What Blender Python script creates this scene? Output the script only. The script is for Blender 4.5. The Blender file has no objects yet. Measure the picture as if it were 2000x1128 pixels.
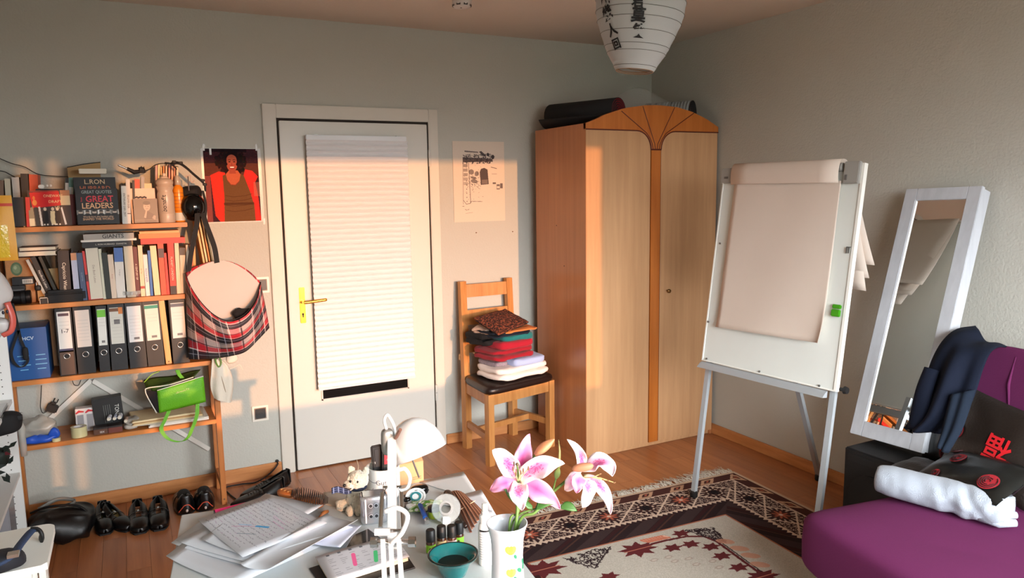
import bpy, bmesh, math, random
import numpy as np
from mathutils import Matrix, Vector, noise, Quaternion
random.seed(7); rng = np.random.default_rng(7)
C = bpy.context.scene.collection
SC = bpy.context.scene
def V(*a): return Vector(a)
def lin(c):
    out = []
    for v in c[:3]:
        v = v/255.0
        out.append(v/12.92 if v <= .04045 else ((v+.055)/1.055)**2.4)
    return (*out, 1.0)
# ------------------------------------------------------------------ camera
YAW, PITCH, ROLL, FPX = -.4753, .1329, -.0153, 1455.8
CAM = np.array([-.7715, -4.2571, 1.5934])
_cy, _sy, _cp, _sp = math.cos(YAW), math.sin(YAW), math.cos(PITCH), math.sin(PITCH)
FW = np.array([-_sy*_cp, _cy*_cp, -_sp]); _r = np.array([_cy, _sy, 0.]); _u = np.cross(_r, FW)
RT = math.cos(ROLL)*_r+math.sin(ROLL)*_u; UP = -math.sin(ROLL)*_r+math.cos(ROLL)*_u
cd = bpy.data.cameras.new('camera'); cd.sensor_width = 36; cd.lens = FPX*36/2000; cd.clip_start = .05
cam = bpy.data.objects.new('camera', cd); C.objects.link(cam)
cam.matrix_world = Matrix(((RT[0], UP[0], -FW[0], CAM[0]), (RT[1], UP[1], -FW[1], CAM[1]), (RT[2], UP[2], -FW[2], CAM[2]), (0, 0, 0, 1)))
SC.camera = cam
# measuring helpers: a photo point (2000x1128) met with a plane of the room
def ray(a, b): return FW+RT*((a-1000)/FPX)+UP*((564-b)/FPX)
def onz(a, b, z): d = ray(a, b); return Vector(CAM+d*((z-CAM[2])/d[2]))
def ony(a, b, y): d = ray(a, b); return Vector(CAM+d*((y-CAM[1])/d[1]))
def onx(a, b, x): d = ray(a, b); return Vector(CAM+d*((x-CAM[0])/d[0]))
def ond(a, b, t): return Vector(CAM+ray(a, b)*t)
def onp(a, b, p, n):
    d = Vector(ray(a, b)); c = Vector(CAM); return c+d*((p-c).dot(n)/d.dot(n))
# ------------------------------------------------------------------ light
SC.view_settings.view_transform = 'Standard'; SC.view_settings.look = 'None'
SC.view_settings.gamma = 1; SC.view_settings.use_curve_mapping = False
SC.view_settings.exposure = -.42
W = bpy.data.worlds.new('evening_sky'); SC.world = W; W.use_nodes = True
nt = W.node_tree; nt.nodes.clear()
wo = nt.nodes.new('ShaderNodeOutputWorld'); bg = nt.nodes.new('ShaderNodeBackground')
tc = nt.nodes.new('ShaderNodeTexCoord'); sx = nt.nodes.new('ShaderNodeSeparateXYZ'); rp = nt.nodes.new('ShaderNodeValToRGB')
nt.links.new(tc.outputs['Generated'], sx.inputs[0]); nt.links.new(sx.outputs['Z'], rp.inputs[0]); nt.links.new(rp.outputs[0], bg.inputs[0]); nt.links.new(bg.outputs[0], wo.inputs[0])
rp.color_ramp.elements[0].position = 0.0; rp.color_ramp.elements[0].color = (.36, .36, .36, 1)      # horizon dimmed on purpose, so the lower walls outshine the upper ones
rp.color_ramp.elements[1].position = 1.0; rp.color_ramp.elements[1].color = (.78, .88, 1.0, 1)
_e = rp.color_ramp.elements.new(.16); _e.color = (.86, .90, .95, 1)
_e = rp.color_ramp.elements.new(.40); _e.color = (.96, .99, 1.0, 1)
SKY = 42.0
bg.inputs[1].default_value = SKY
SUN_AZ, SUN_EL = math.radians(6.4), math.radians(4.4)
sd = bpy.data.lights.new('low_sun', 'SUN'); sd.energy = 4.0; sd.color = (1.0, .43, .16); sd.angle = math.radians(.6)
so = bpy.data.objects.new('low_sun', sd); C.objects.link(so)
_d = Vector((-math.sin(SUN_AZ)*math.cos(SUN_EL), math.cos(SUN_AZ)*math.cos(SUN_EL), -math.sin(SUN_EL)))
so.rotation_euler = _d.to_track_quat('-Z', 'Y').to_euler(); so.location = (1.5, -9, 3)
WX0, WX1, WZ0, WZ1, WY = -.28, 2.19, .72, 2.185, -4.95
pd = bpy.data.lights.new('window_portal', 'AREA'); pd.shape = 'RECTANGLE'; pd.size = WX1-WX0; pd.size_y = WZ1-WZ0; pd.energy = 1
pd.cycles.is_portal = True
po = bpy.data.objects.new('window_portal', pd); C.objects.link(po); po.location = ((WX0+WX1)/2, WY-.02, (WZ0+WZ1)/2)
po.rotation_euler = Vector((0, 1, 0)).to_track_quat('-Z', 'Z').to_euler()
VX0, VX1, VZ0, VZ1 = -.67, -.455, .46, 2.185       # narrow side window left of the main one
pd2 = pd.copy(); pd2.size = VX1-VX0; pd2.size_y = VZ1-VZ0; pd2.cycles.is_portal = True
po2 = bpy.data.objects.new('side_window_portal', pd2); C.objects.link(po2); po2.location = ((VX0+VX1)/2, WY-.02, (VZ0+VZ1)/2); po2.rotation_euler = po.rotation_euler
# ------------------------------------------------------------------ mesh builder
class MB:
    def __init__(s, M=None): s.v = []; s.f = []; s.uv = {}; s.M = M or Matrix.Identity(4)
    def _add(s, vs, fs, uvs=None):
        b = len(s.v); s.v += [s.M @ Vector(v) for v in vs]
        for i, f in enumerate(fs):
            if uvs: s.uv[len(s.f)] = uvs[i]
            s.f.append([b+k for k in f])
        return s
    def box(s, x0, x1, y0, y1, z0, z1, bev=0):
        if bev:
            bm = bmesh.new(); bmesh.ops.create_cube(bm, size=1)
            for v in bm.verts: v.co = Vector((x0+(v.co.x+.5)*(x1-x0), y0+(v.co.y+.5)*(y1-y0), z0+(v.co.z+.5)*(z1-z0)))
            bmesh.ops.bevel(bm, geom=bm.edges[:], offset=bev, segments=2, affect='EDGES')
            bm.verts.index_update()
            s._add([v.co.copy() for v in bm.verts], [[v.index for v in f.verts] for f in bm.faces]); bm.free(); return s
        return s._add([(x0, y0, z0), (x1, y0, z0), (x1, y1, z0), (x0, y1, z0), (x0, y0, z1), (x1, y0, z1), (x1, y1, z1), (x0, y1, z1)],
                      [(3, 2, 1, 0), (4, 5, 6, 7), (0, 1, 5, 4), (1, 2, 6, 5), (2, 3, 7, 6), (3, 0, 4, 7)])
    def hexa(s, c8): return s._add(c8, [(3, 2, 1, 0), (4, 5, 6, 7), (0, 1, 5, 4), (1, 2, 6, 5), (2, 3, 7, 6), (3, 0, 4, 7)])
    def prism(s, poly, h0, h1, mp):          # mp(a,b,h)->point
        n = len(poly); vs = [mp(a, b, h0) for a, b in poly]+[mp(a, b, h1) for a, b in poly]
        return s._add(vs, [list(range(n))[::-1], list(range(n, 2*n))]+[(i, (i+1) % n, n+(i+1) % n, n+i) for i in range(n)])
    def cyl(s, p0, p1, r0, r1=None, n=16, caps=True):
        r1 = r0 if r1 is None else r1; return s.tube([p0, p1], [r0, r1], n, caps)
    def tube(s, pts, r, n=8, caps=True, closed=False, flat=None):
        pts = [Vector(p) for p in pts]; m = len(pts); r = list(r) if hasattr(r, '__len__') else [r]*m
        vs = []; nrm = None
        for i, p in enumerate(pts):
            if closed: t = pts[(i+1) % m]-pts[i-1]
            else: t = pts[min(i+1, m-1)]-pts[max(i-1, 0)]
            t.normalize()
            if nrm is None:
                nrm = t.orthogonal().normalized() if flat is None else (Vector(flat)-t*t.dot(Vector(flat))).normalized()
            else:
                nrm = (nrm-t*t.dot(nrm)); nrm = nrm.normalized() if nrm.length > 1e-6 else t.orthogonal().normalized()
            b = t.cross(nrm); k = r[i]
            ka, kb = k if hasattr(k, '__len__') else (k, k)
            for j in range(n):
                a = 2*math.pi*j/n; vs.append(p+nrm*(math.cos(a)*ka)+b*(math.sin(a)*kb))
        fs = []
        for i in range(m if closed else m-1):
            for j in range(n):
                i2 = (i+1) % m; fs.append((i*n+j, i*n+(j+1) % n, i2*n+(j+1) % n, i2*n+j))
        if caps and not closed: fs += [list(range(n))[::-1], list(range((m-1)*n, m*n))]
        return s._add(vs, fs)
    def ribbon(s, pts, wv, th):              # flat strap: width vector wv (half), thickness th
        pts = [Vector(p) for p in pts]; wv = Vector(wv); m = len(pts); vs = []
        for i, p in enumerate(pts):
            t = (pts[min(i+1, m-1)]-pts[max(i-1, 0)]).normalized(); nn = t.cross(wv).normalized()*th/2
            vs += [p-wv-nn, p+wv-nn, p+wv+nn, p-wv+nn]
        fs = [(3, 2, 1, 0), tuple(range(4*m-4, 4*m))]
        for i in range(m-1):
            for j in range(4): fs.append((4*i+j, 4*i+(j+1) % 4, 4*i+4+(j+1) % 4, 4*i+4+j))
        return s._add(vs, fs)
    def lathe(s, prof, c=(0, 0, 0), n=32, cap0=True, cap1=False):
        vs = []
        for r, z in prof:
            for j in range(n):
                a = 2*math.pi*j/n; vs.append((c[0]+r*math.cos(a), c[1]+r*math.sin(a), c[2]+z))
        m = len(prof); fs = [(i*n+j, i*n+(j+1) % n, (i+1)*n+(j+1) % n, (i+1)*n+j) for i in range(m-1) for j in range(n)]
        if cap0: fs.append(list(range(n))[::-1])
        if cap1: fs.append(list(range((m-1)*n, m*n)))
        return s._add(vs, fs)
    def grid(s, fn, nu, nv, cu=False, cv=False, flip=False):
        mu = nu if cu else nu+1; mv = nv if cv else nv+1
        vs = [fn(i/nu, j/nv) for j in range(mv) for i in range(mu)]; fs = []; uv = []
        for j in range(nv):
            for i in range(nu):
                a, b, c, d = j*mu+i, j*mu+(i+1) % mu, ((j+1) % mv)*mu+(i+1) % mu, ((j+1) % mv)*mu+i
                q = [a, b, c, d]; w = [(i/nu, j/nv), ((i+1)/nu, j/nv), ((i+1)/nu, (j+1)/nv), (i/nu, (j+1)/nv)]
                if flip: q = q[::-1]; w = w[::-1]
                fs.append(q); uv.append(w)
        return s._add(vs, fs, uv)
    def sell(s, c, rad, e1=1., e2=1., nu=24, nv=14, amp=0, fr=8., seed=0, M=None):   # superellipsoid
        c = Vector(c); M = M or Matrix.Identity(4)
        def pw(x, e): return math.copysign(abs(x)**e, x)
        def fn(u, v):
            th = 2*math.pi*u; ph = math.pi*(v-.5)
            if v in (0, 1): th = 0
            p = Vector((rad[0]*pw(math.cos(ph), e1)*pw(math.cos(th), e2), rad[1]*pw(math.cos(ph), e1)*pw(math.sin(th), e2), rad[2]*pw(math.sin(ph), e1)))
            q = M @ p+c
            if amp:
                q += noise.noise_vector(q*fr+Vector((seed, seed*.7, 0)))*amp
            return q
        return s.grid(fn, nu, nv, cu=True)
    def quad(s, a, b, c, d): return s._add([a, b, c, d], [(0, 1, 2, 3)], [[(0, 0), (1, 0), (1, 1), (0, 1)]])
    def build(s, name, mat, parent=None, smooth=False, org=None, solid=0, sub=0, kind=None):
        me = bpy.data.meshes.new(name)
        vs = [Vector(v) for v in s.v]
        if org is None and parent is None:
            lo = [min(v[k] for v in vs) for k in range(3)]; hi = [max(v[k] for v in vs) for k in range(3)]
            org = Vector(((lo[0]+hi[0])/2, (lo[1]+hi[1])/2, lo[2]))
        elif org is None:
            org = Vector(WL[parent])
        org = Vector(org)
        me.from_pydata([v-org for v in vs], [], s.f)
        if s.uv:
            ul = me.uv_layers.new(name='UVMap')
            for i, p in enumerate(me.polygons):
                w = s.uv.get(i)
                if w:
                    for k, li in enumerate(p.loop_indices): ul.data[li].uv = w[k]
        me.validate(); me.update()
        if isinstance(smooth, (int, float)) and not isinstance(smooth, bool):
            me.shade_smooth() if hasattr(me, 'shade_smooth') else None
            try: me.set_sharp_from_angle(angle=math.radians(smooth))
            except Exception: pass
        elif smooth: me.polygons.foreach_set('use_smooth', [True]*len(me.polygons))
        if mat: me.materials.append(mat)
        o = bpy.data.objects.new(name, me); C.objects.link(o)
        WL[o] = org
        if parent is not None: o.parent = parent; o.location = org-WL[parent]
        else: o.location = org
        if solid:
            m = o.modifiers.new('thickness', 'SOLIDIFY'); m.thickness = solid; m.offset = 0
        if sub:
            m = o.modifiers.new('smooth', 'SUBSURF'); m.levels = sub; m.render_levels = sub
        if kind: o['kind'] = kind
        return o
WL = {}
def thing(name, label, cat, loc, group=None):
    o = bpy.data.objects.new(name, None); C.objects.link(o); o.location = Vector(loc); o.empty_display_size = .05
    WL[o] = Vector(loc); o['label'] = label; o['category'] = cat
    if group: o['group'] = group
    return o
def tag(o, label, cat, group=None):
    o['label'] = label; o['category'] = cat
    if group: o['group'] = group
    return o
def struct(o): o['kind'] = 'structure'; return o
def frame(o, x, y, z=None):                 # matrix from origin and axes
    x = Vector(x).normalized(); y = Vector(y).normalized(); z = x.cross(y).normalized() if z is None else Vector(z).normalized()
    return Matrix(((x.x, y.x, z.x, o[0]), (x.y, y.y, z.y, o[1]), (x.z, y.z, z.z, o[2]), (0, 0, 0, 1)))
def rotz(a, o=(0, 0, 0)): return Matrix.Translation(Vector(o)) @ Matrix.Rotation(a, 4, 'Z')
def lerp(a, b, t): return a+(b-a)*t
def bez(p, n=16):                           # smooth polyline through points (Catmull-Rom)
    p = [Vector(q) for q in p]; q = [p[0]*2-p[1]]+p+[p[-1]*2-p[-2]]; out = []
    for i in range(1, len(q)-2):
        for k in range(n):
            t = k/n; a, b, c, d = q[i-1], q[i], q[i+1], q[i+2]
            out.append(.5*((2*b)+(c-a)*t+(2*a-5*b+4*c-d)*t*t+(3*b-a-3*c+d)*t**3))
    return out+[p[-1]]
# ------------------------------------------------------------------ materials
_M = {}
def mat(name, col, rough=.6, metal=0, bump=0, bs=150, var=0, vs=6, spec=.5, trans=0, alpha=1, coat=0, sheen=0, subs=0):
    if name in _M: return _M[name]
    m = bpy.data.materials.new(name); m.use_nodes = True; t = m.node_tree; b = t.nodes['Principled BSDF']
    c = lin(col)
    if max(col[:3]) < 72: c = (c[0]*.42, c[1]*.42, c[2]*.42, 1)
    b.inputs['Base Color'].default_value = c; b.inputs['Roughness'].default_value = rough; b.inputs['Metallic'].default_value = metal
    b.inputs['Specular IOR Level'].default_value = spec; b.inputs['Transmission Weight'].default_value = trans; b.inputs['Alpha'].default_value = alpha
    b.inputs['Coat Weight'].default_value = coat; b.inputs['Sheen Weight'].default_value = sheen
    if subs: b.inputs['Subsurface Weight'].default_value = subs; b.inputs['Subsurface Radius'].default_value = (.02, .01, .01)
    tcn = t.nodes.new('ShaderNodeTexCoord')
    if var or True:
        nz = t.nodes.new('ShaderNodeTexNoise'); nz.inputs['Scale'].default_value = vs; nz.inputs['Detail'].default_value = 4
        mx = t.nodes.new('ShaderNodeMix'); mx.data_type = 'RGBA'
        v = var or .04
        mx.inputs['A'].default_value = (c[0]*(1-v), c[1]*(1-v), c[2]*(1-v), 1); mx.inputs['B'].default_value = (min(1, c[0]*(1+v)), min(1, c[1]*(1+v)), min(1, c[2]*(1+v)), 1)
        t.links.new(tcn.outputs['Object'], nz.inputs['Vector']); t.links.new(nz.outputs[0], mx.inputs['Factor']); t.links.new(mx.outputs['Result'], b.inputs['Base Color'])
    if bump:
        n2 = t.nodes.new('ShaderNodeTexNoise'); n2.inputs['Scale'].default_value = bs; n2.inputs['Detail'].default_value = 3
        bp = t.nodes.new('ShaderNodeBump'); bp.inputs['Strength'].default_value = bump; bp.inputs['Distance'].default_value = .004
        t.links.new(tcn.outputs['Object'], n2.inputs['Vector']); t.links.new(n2.outputs[0], bp.inputs['Height']); t.links.new(bp.outputs[0], b.inputs['Normal'])
    _M[name] = m; return m
def wood(name, c1, c2, stretch=(1, 1, .05), scale=14, rough=.45, rnd=0, c3=None, coat=0):
    if name in _M: return _M[name]
    m = bpy.data.materials.new(name); m.use_nodes = True; t = m.node_tree; b = t.nodes['Principled BSDF']
    tcn = t.nodes.new('ShaderNodeTexCoord'); mp = t.nodes.new('ShaderNodeMapping'); mp.inputs['Scale'].default_value = stretch
    nz = t.nodes.new('ShaderNodeTexNoise'); nz.inputs['Scale'].default_value = scale; nz.inputs['Detail'].default_value = 6; nz.inputs['Roughness'].default_value = .6
    cr = t.nodes.new('ShaderNodeValToRGB'); cr.color_ramp.elements[0].position = .3; cr.color_ramp.elements[1].position = .7
    cr.color_ramp.elements[0].color = lin(c1); cr.color_ramp.elements[1].color = lin(c2)
    t.links.new(tcn.outputs['Object'], mp.inputs[0]); t.links.new(nz.outputs[0], cr.inputs[0])
    if rnd:
        oi = t.nodes.new('ShaderNodeObjectInfo'); ad = t.nodes.new('ShaderNodeVectorMath'); ad.operation = 'MULTIPLY_ADD'
        cb = t.nodes.new('ShaderNodeCombineXYZ')
        for k in range(3): t.links.new(oi.outputs['Random'], cb.inputs[k])
        ad.inputs[1].default_value = (37, 23, 11)
        t.links.new(cb.outputs[0], ad.inputs[0]); t.links.new(mp.outputs[0], ad.inputs[2]); t.links.new(ad.outputs[0], nz.inputs['Vector'])
        hs = t.nodes.new('ShaderNodeHueSaturation'); mr = t.nodes.new('ShaderNodeMapRange'); mr.inputs['To Min'].default_value = 1-rnd; mr.inputs['To Max'].default_value = 1+rnd
        t.links.new(oi.outputs['Random'], mr.inputs['Value']); t.links.new(mr.outputs[0], hs.inputs['Value']); t.links.new(cr.outputs[0], hs.inputs['Color']); t.links.new(hs.outputs[0], b.inputs['Base Color'])
    else:
        t.links.new(mp.outputs[0], nz.inputs['Vector']); t.links.new(cr.outputs[0], b.inputs['Base Color'])
    b.inputs['Roughness'].default_value = rough; b.inputs['Coat Weight'].default_value = coat
    bp = t.nodes.new('ShaderNodeBump'); bp.inputs['Strength'].default_value = .08; bp.inputs['Distance'].default_value = .002
    t.links.new(nz.outputs[0], bp.inputs['Height']); t.links.new(bp.outputs[0], b.inputs['Normal'])
    _M[name] = m; return m
class Cv:                                   # small painter for flat prints and woven patterns
    def __init__(s, w, h, col):
        s.w, s.h = w, h; s.a = np.zeros((h, w, 3), np.float32); s.a[:] = np.array(col[:3])/255
    def _bb(s, x0, y0, x1, y1):
        x0, y0, x1, y1 = max(0, int(x0)-1), max(0, int(y0)-1), min(s.w, int(x1)+2), min(s.h, int(y1)+2)
        if x1 <= x0 or y1 <= y0: return None
        X, Y = np.meshgrid(np.arange(x0, x1)+.5, np.arange(y0, y1)+.5); return slice(y0, y1), slice(x0, x1), X, Y
    def _put(s, bb, m, col, k=1.):
        r = s.a[bb[0], bb[1]]; c = np.array(col[:3], np.float32)/255; r[m] = r[m]*(1-k)+c*k
    def poly(s, P, col, k=1.):
        P = np.array(P, float); bb = s._bb(P[:, 0].min(), P[:, 1].min(), P[:, 0].max(), P[:, 1].max())
        if bb is None: return s
        X, Y = bb[2], bb[3]; m = np.zeros(X.shape, bool); n = len(P)
        for i in range(n):
            x0, y0 = P[i]; x1, y1 = P[(i+1) % n]
            if y0 == y1: continue
            m ^= ((y0 > Y) != (y1 > Y)) & (X < (x1-x0)*(Y-y0)/(y1-y0)+x0)
        s._put(bb, m, col, k); return s
    def ell(s, cx, cy, rx, ry, col, ang=0, k=1.):
        R = max(rx, ry); bb = s._bb(cx-R, cy-R, cx+R, cy+R)
        if bb is None: return s
        c, q = math.cos(ang), math.sin(ang); X, Y = bb[2]-cx, bb[3]-cy
        s._put(bb, ((X*c+Y*q)/rx)**2+((-X*q+Y*c)/ry)**2 < 1, col, k); return s
    def line(s, P, wd, col, k=1.):
        for (x0, y0), (x1, y1) in zip(P[:-1], P[1:]):
            bb = s._bb(min(x0, x1)-wd, min(y0, y1)-wd, max(x0, x1)+wd, max(y0, y1)+wd)
            if bb is None: continue
            dx, dy = x1-x0, y1-y0; L = dx*dx+dy*dy+1e-9
            t = np.clip(((bb[2]-x0)*dx+(bb[3]-y0)*dy)/L, 0, 1)
            s._put(bb, (bb[2]-x0-t*dx)**2+(bb[3]-y0-t*dy)**2 < (wd/2)**2, col, k)
        return s
    def rect(s, x0, y0, x1, y1, col, k=1.): return s.poly([(x0, y0), (x1, y0), (x1, y1), (x0, y1)], col, k)
    def noise(s, amp): s.a = np.clip(s.a+rng.normal(0, amp, s.a.shape[:2])[..., None], 0, 1).astype(np.float32); return s
def imat(name, cv, rough=.6, bump=0, bs=300, spec=.4, coat=0):
    if name in _M: return _M[name]
    im = bpy.data.images.new(name, cv.w, cv.h); px = np.ones((cv.h, cv.w, 4), np.float32); px[..., :3] = cv.a[::-1]
    im.pixels.foreach_set(px.ravel()); im.update(); im.pack()
    m = bpy.data.materials.new(name); m.use_nodes = True; t = m.node_tree; b = t.nodes['Principled BSDF']
    ti = t.nodes.new('ShaderNodeTexImage'); ti.image = im; uvn = t.nodes.new('ShaderNodeUVMap'); t.links.new(uvn.outputs[0], ti.inputs[0])
    t.links.new(ti.outputs[0], b.inputs['Base Color']); b.inputs['Roughness'].default_value = rough; b.inputs['Specular IOR Level'].default_value = spec; b.inputs['Coat Weight'].default_value = coat
    if bump:
        tcn = t.nodes.new('ShaderNodeTexCoord'); n2 = t.nodes.new('ShaderNodeTexNoise'); n2.inputs['Scale'].default_value = bs
        bp = t.nodes.new('ShaderNodeBump'); bp.inputs['Strength'].default_value = bump; bp.inputs['Distance'].default_value = .003
        t.links.new(tcn.outputs['Object'], n2.inputs['Vector']); t.links.new(n2.outputs[0], bp.inputs['Height']); t.links.new(bp.outputs[0], b.inputs['Normal'])
    _M[name] = m; return m
_T = {}
def text_geo(body, bold=0):
    k = (body, bold)
    if k not in _T:
        c = bpy.data.curves.new('lettering', 'FONT'); c.body = body; c.align_x = 'CENTER'; c.align_y = 'CENTER'; c.offset = bold; c.resolution_u = 2
        o = bpy.data.objects.new('lettering', c); me = o.to_mesh()
        _T[k] = ([v.co.copy() for v in me.vertices], [list(p.vertices) for p in me.polygons]); o.to_mesh_clear(); bpy.data.objects.remove(o)
    return _T[k]
def letter(parent, body, size, at, right, up, m, maxw=None, bold=0, warp=None, name='lettering', off=.0007):
    vs, fs = text_geo(body, bold)
    if not vs: return None
    xs = [v.x for v in vs]; w = (max(xs)-min(xs))*size; k = 1 if not maxw or w <= maxw else maxw/w
    x = Vector(right).normalized(); y = Vector(up).normalized(); n = x.cross(y).normalized(); at = Vector(at)
    b = MB()
    P = [warp(v.x*size*k, v.y*size) if warp else at+x*(v.x*size*k)+y*(v.y*size)+n*off for v in vs]
    b._add(P, fs); return b.build(name, m, parent)
# ================================================================== ROOM
XL, XR, ZC = -1.64, 2.53, 2.53
plaster = mat('woodchip_white_paint', (188, 187, 177), .9, bump=.55, bs=95, var=.02, vs=3, spec=.2)
ceil_m = mat('ceiling_paint', (212, 200, 186), .9, bump=.2, bs=60, var=.02, spec=.2)
white_paint = mat('white_lacquer', (208, 204, 194), .38, var=.01)
dark_gap = mat('door_gap_shade', (70, 55, 42), .8)
struct(MB().box(XL-.12, XR+.12, 0, .12, -.02, ZC).build('wall_back', plaster))
struct(MB().box(XR, XR+.12, WY-.15, 0, -.02, ZC).build('wall_right', plaster))
struct(MB().box(XL-.12, XL, WY-.15, 0, -.02, ZC).build('wall_left', plaster))
wf = MB()
for a_, b_ in ((XL, VX0), (VX1, WX0), (WX1, XR)): wf.box(a_, b_, WY-.15, WY, -.02, ZC)
for a_, b_, l_, h_ in ((VX0, VX1, VZ0, VZ1), (WX0, WX1, WZ0, WZ1)): wf.box(a_, b_, WY-.15, WY, -.02, l_).box(a_, b_, WY-.15, WY, h_, ZC)
struct(wf.build('wall_front', plaster))
struct(MB().box(XL-.12, XR+.12, WY-.15, .12, ZC, ZC+.1).build('ceiling', ceil_m))
fl = struct(MB().box(XL, XR, WY, 0, -.03, -.0085).build('floor', mat('floor_joint', (70, 40, 22), .8), org=(0, 0, -.03)))
plank_m = wood('laminate_beech', (150, 88, 50), (186, 120, 74), (2.2, .12, 1), 9, .33, rnd=.10)
PW, PL = .0952, 1.02
pb = MB().box(.0005, PW-.0005, .0006, PL-.0006, -.008, 0).build('plank', plank_m, fl, org=(0, 0, 0))
pb_used = False
ncol = int((XR-XL)/PW)+1
for i in range(ncol):
    x = XL+i*PW; off = (i*.377) % PL; y = WY-off
    while y < 0:
        y0, y1 = max(y, WY), min(y+PL, 0)
        if y1-y0 > .02 and x+.02 < XR:
            full = abs((y1-y0)-PL) < 1e-4 and x+PW <= XR
            if full:
                o = pb if not pb_used else pb.copy()
                if pb_used: C.objects.link(o)
                pb_used = True
                o.location = Vector((x, y0, 0))-WL[fl]; WL[o] = Vector((x, y0, 0))
            else:
                MB().box(x+.0005, min(x+PW, XR)-.0005, y0+.0006, y1-.0006, -.008, 0).build('plank', plank_m, fl, org=(x, y0, 0))
        y += PL
bb_m = wood('skirting_beech', (176, 112, 62), (206, 142, 88), (.3, .3, 3), 12, .4)
struct(MB().box(XL, -.083, -.016, 0, 0, .075, .004).build('baseboard_left', bb_m))
struct(MB().box(.932, XR, -.016, 0, 0, .062, .004).build('baseboard_back', bb_m))
struct(MB().box(XR-.016, XR, WY, -.016, 0, .066, .004).build('baseboard_right', bb_m))
# outdoors behind the photographer: lawn far below the window, its darkness keeps the upper walls dim
struct(MB().box(-60, 60, -140, WY-.6, -3.2, -3.0).build('ground', mat('dark_lawn', (58, 66, 44), .95), org=(0, -70, -3.2)))
# window behind the photographer: frame only, its light is what the photograph shows
wfr = mat('window_frame_white', (235, 235, 232), .4)
wn = MB()
wn.box(WX0, WX1, WY-.10, WY-.04, WZ0, WZ0+.05).box(WX0, WX1, WY-.10, WY-.04, WZ1-.03, WZ1).box(WX0, WX0+.05, WY-.1, WY-.04, WZ0, WZ1).box(WX1-.05, WX1, WY-.1, WY-.04, WZ0, WZ1)
w1 = struct(wn.build('window_1', wfr))
MB().box(WX0-.05, WX1+.05, WY-.15, WY+.12, WZ0-.035, WZ0).build('sill', wfr, w1)
wm = MB(); xm = (VX0+VX1)/2+.01
wm.box(VX0, VX1, WY-.10, WY-.05, VZ1-.03, VZ1).box(VX0, VX1, WY-.10, WY-.05, VZ0, VZ0+.03).box(VX0, VX0+.02, WY-.1, WY-.05, VZ0, VZ1).box(VX1-.02, VX1, WY-.1, WY-.05, VZ0, VZ1).box(xm-.026, xm+.026, WY-.1, WY-.05, VZ0, VZ1)
w2 = struct(wm.build('window_2', wfr))
sh = bpy.data.materials.new('sheer_net'); sh.use_nodes = True; q = sh.node_tree; bs0 = q.nodes['Principled BSDF']; bs0.inputs['Base Color'].default_value = (.8, .78, .74, 1); bs0.inputs['Alpha'].default_value = .5
MB().grid(lambda u, v: Vector((lerp(VX0-.01, VX1+.01, u), WY+.02+.006*math.sin(u*30), lerp(VZ0-.03, VZ1+.04, v))), 40, 2).build('sheer_curtain', sh, w2, smooth=True)
# ------------------------------------------------------------------ door
D0, D1, DZ = .0, .86, 1.985
dr = struct(MB().box(D0+.004, D1-.004, -.022, -.001, .008, DZ-.004, .003).build('door_1', white_paint, org=(.43, 0, 0)))
MB().box(-.012, .872, -.004, -.0005, 0, 2.0).build('gap_shade', dark_gap, dr)  # dark sheet, its colour stands in for the shade in the door gap
fr = MB().box(-.079, -.008, -.018, 0, 0, 2.069, .003).box(.868, .928, -.018, 0, 0, 2.069, .003).box(-.008, .868, -.018, 0, 1.996, 2.069, .003)
fr.build('door_frame', mat('door_frame_paint', (206, 199, 186), .42), dr)
a = ony(631, 778, -.022); b = ony(796, 756, -.022); GZ = (a.z+b.z)/2
MB().box(a.x, b.x, -.0235, -.02, GZ, 1.88).build('glazing', mat('dark_glazing', (24, 22, 22), .12), dr)
gb = MB()
gb.box(a.x-.008, b.x+.008, -.028, -.02, GZ-.008, GZ).box(a.x-.008, a.x, -.028, -.02, GZ-.008, 1.89).box(b.x, b.x+.008, -.028, -.02, GZ-.008, 1.89).box(a.x-.008, b.x+.008, -.028, -.02, 1.88, 1.89)
gb.build('glazing_bead', mat('aluminium', (190, 190, 186), .35, .8), dr)
brass = mat('brass', (226, 178, 70), .25, .9)
hz = 1.0
pl = MB(); pl.box(.062, .094, -.028, -.02, .862, 1.066, .003)
hp = pl.build('handle_plate', brass, dr)
MB().tube([(.078, -.026, .985), (.078, -.07, .985)], .009, 12).tube(bez([(.078, -.07, .985), (.11, -.072, .986), (.205, -.072, .992)]), [.009]*32+[.007], 12).build('handle', brass, dr, smooth=50)
MB().cyl((.078, -.0288, .914), (.078, -.0275, .914), .006).box(.075, .081, -.0288, -.0275, .896, .914).build('keyhole', mat('keyhole_black', (20, 16, 12), .6), dr)
for z in (1.735, .30):
    MB().cyl((.866, -.028, z), (.866, -.028, z+.048), .008).cyl((.866, -.028, z+.05), (.866, -.028, z+.098), .008).build('hinge', white_paint, dr, smooth=40)
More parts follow.
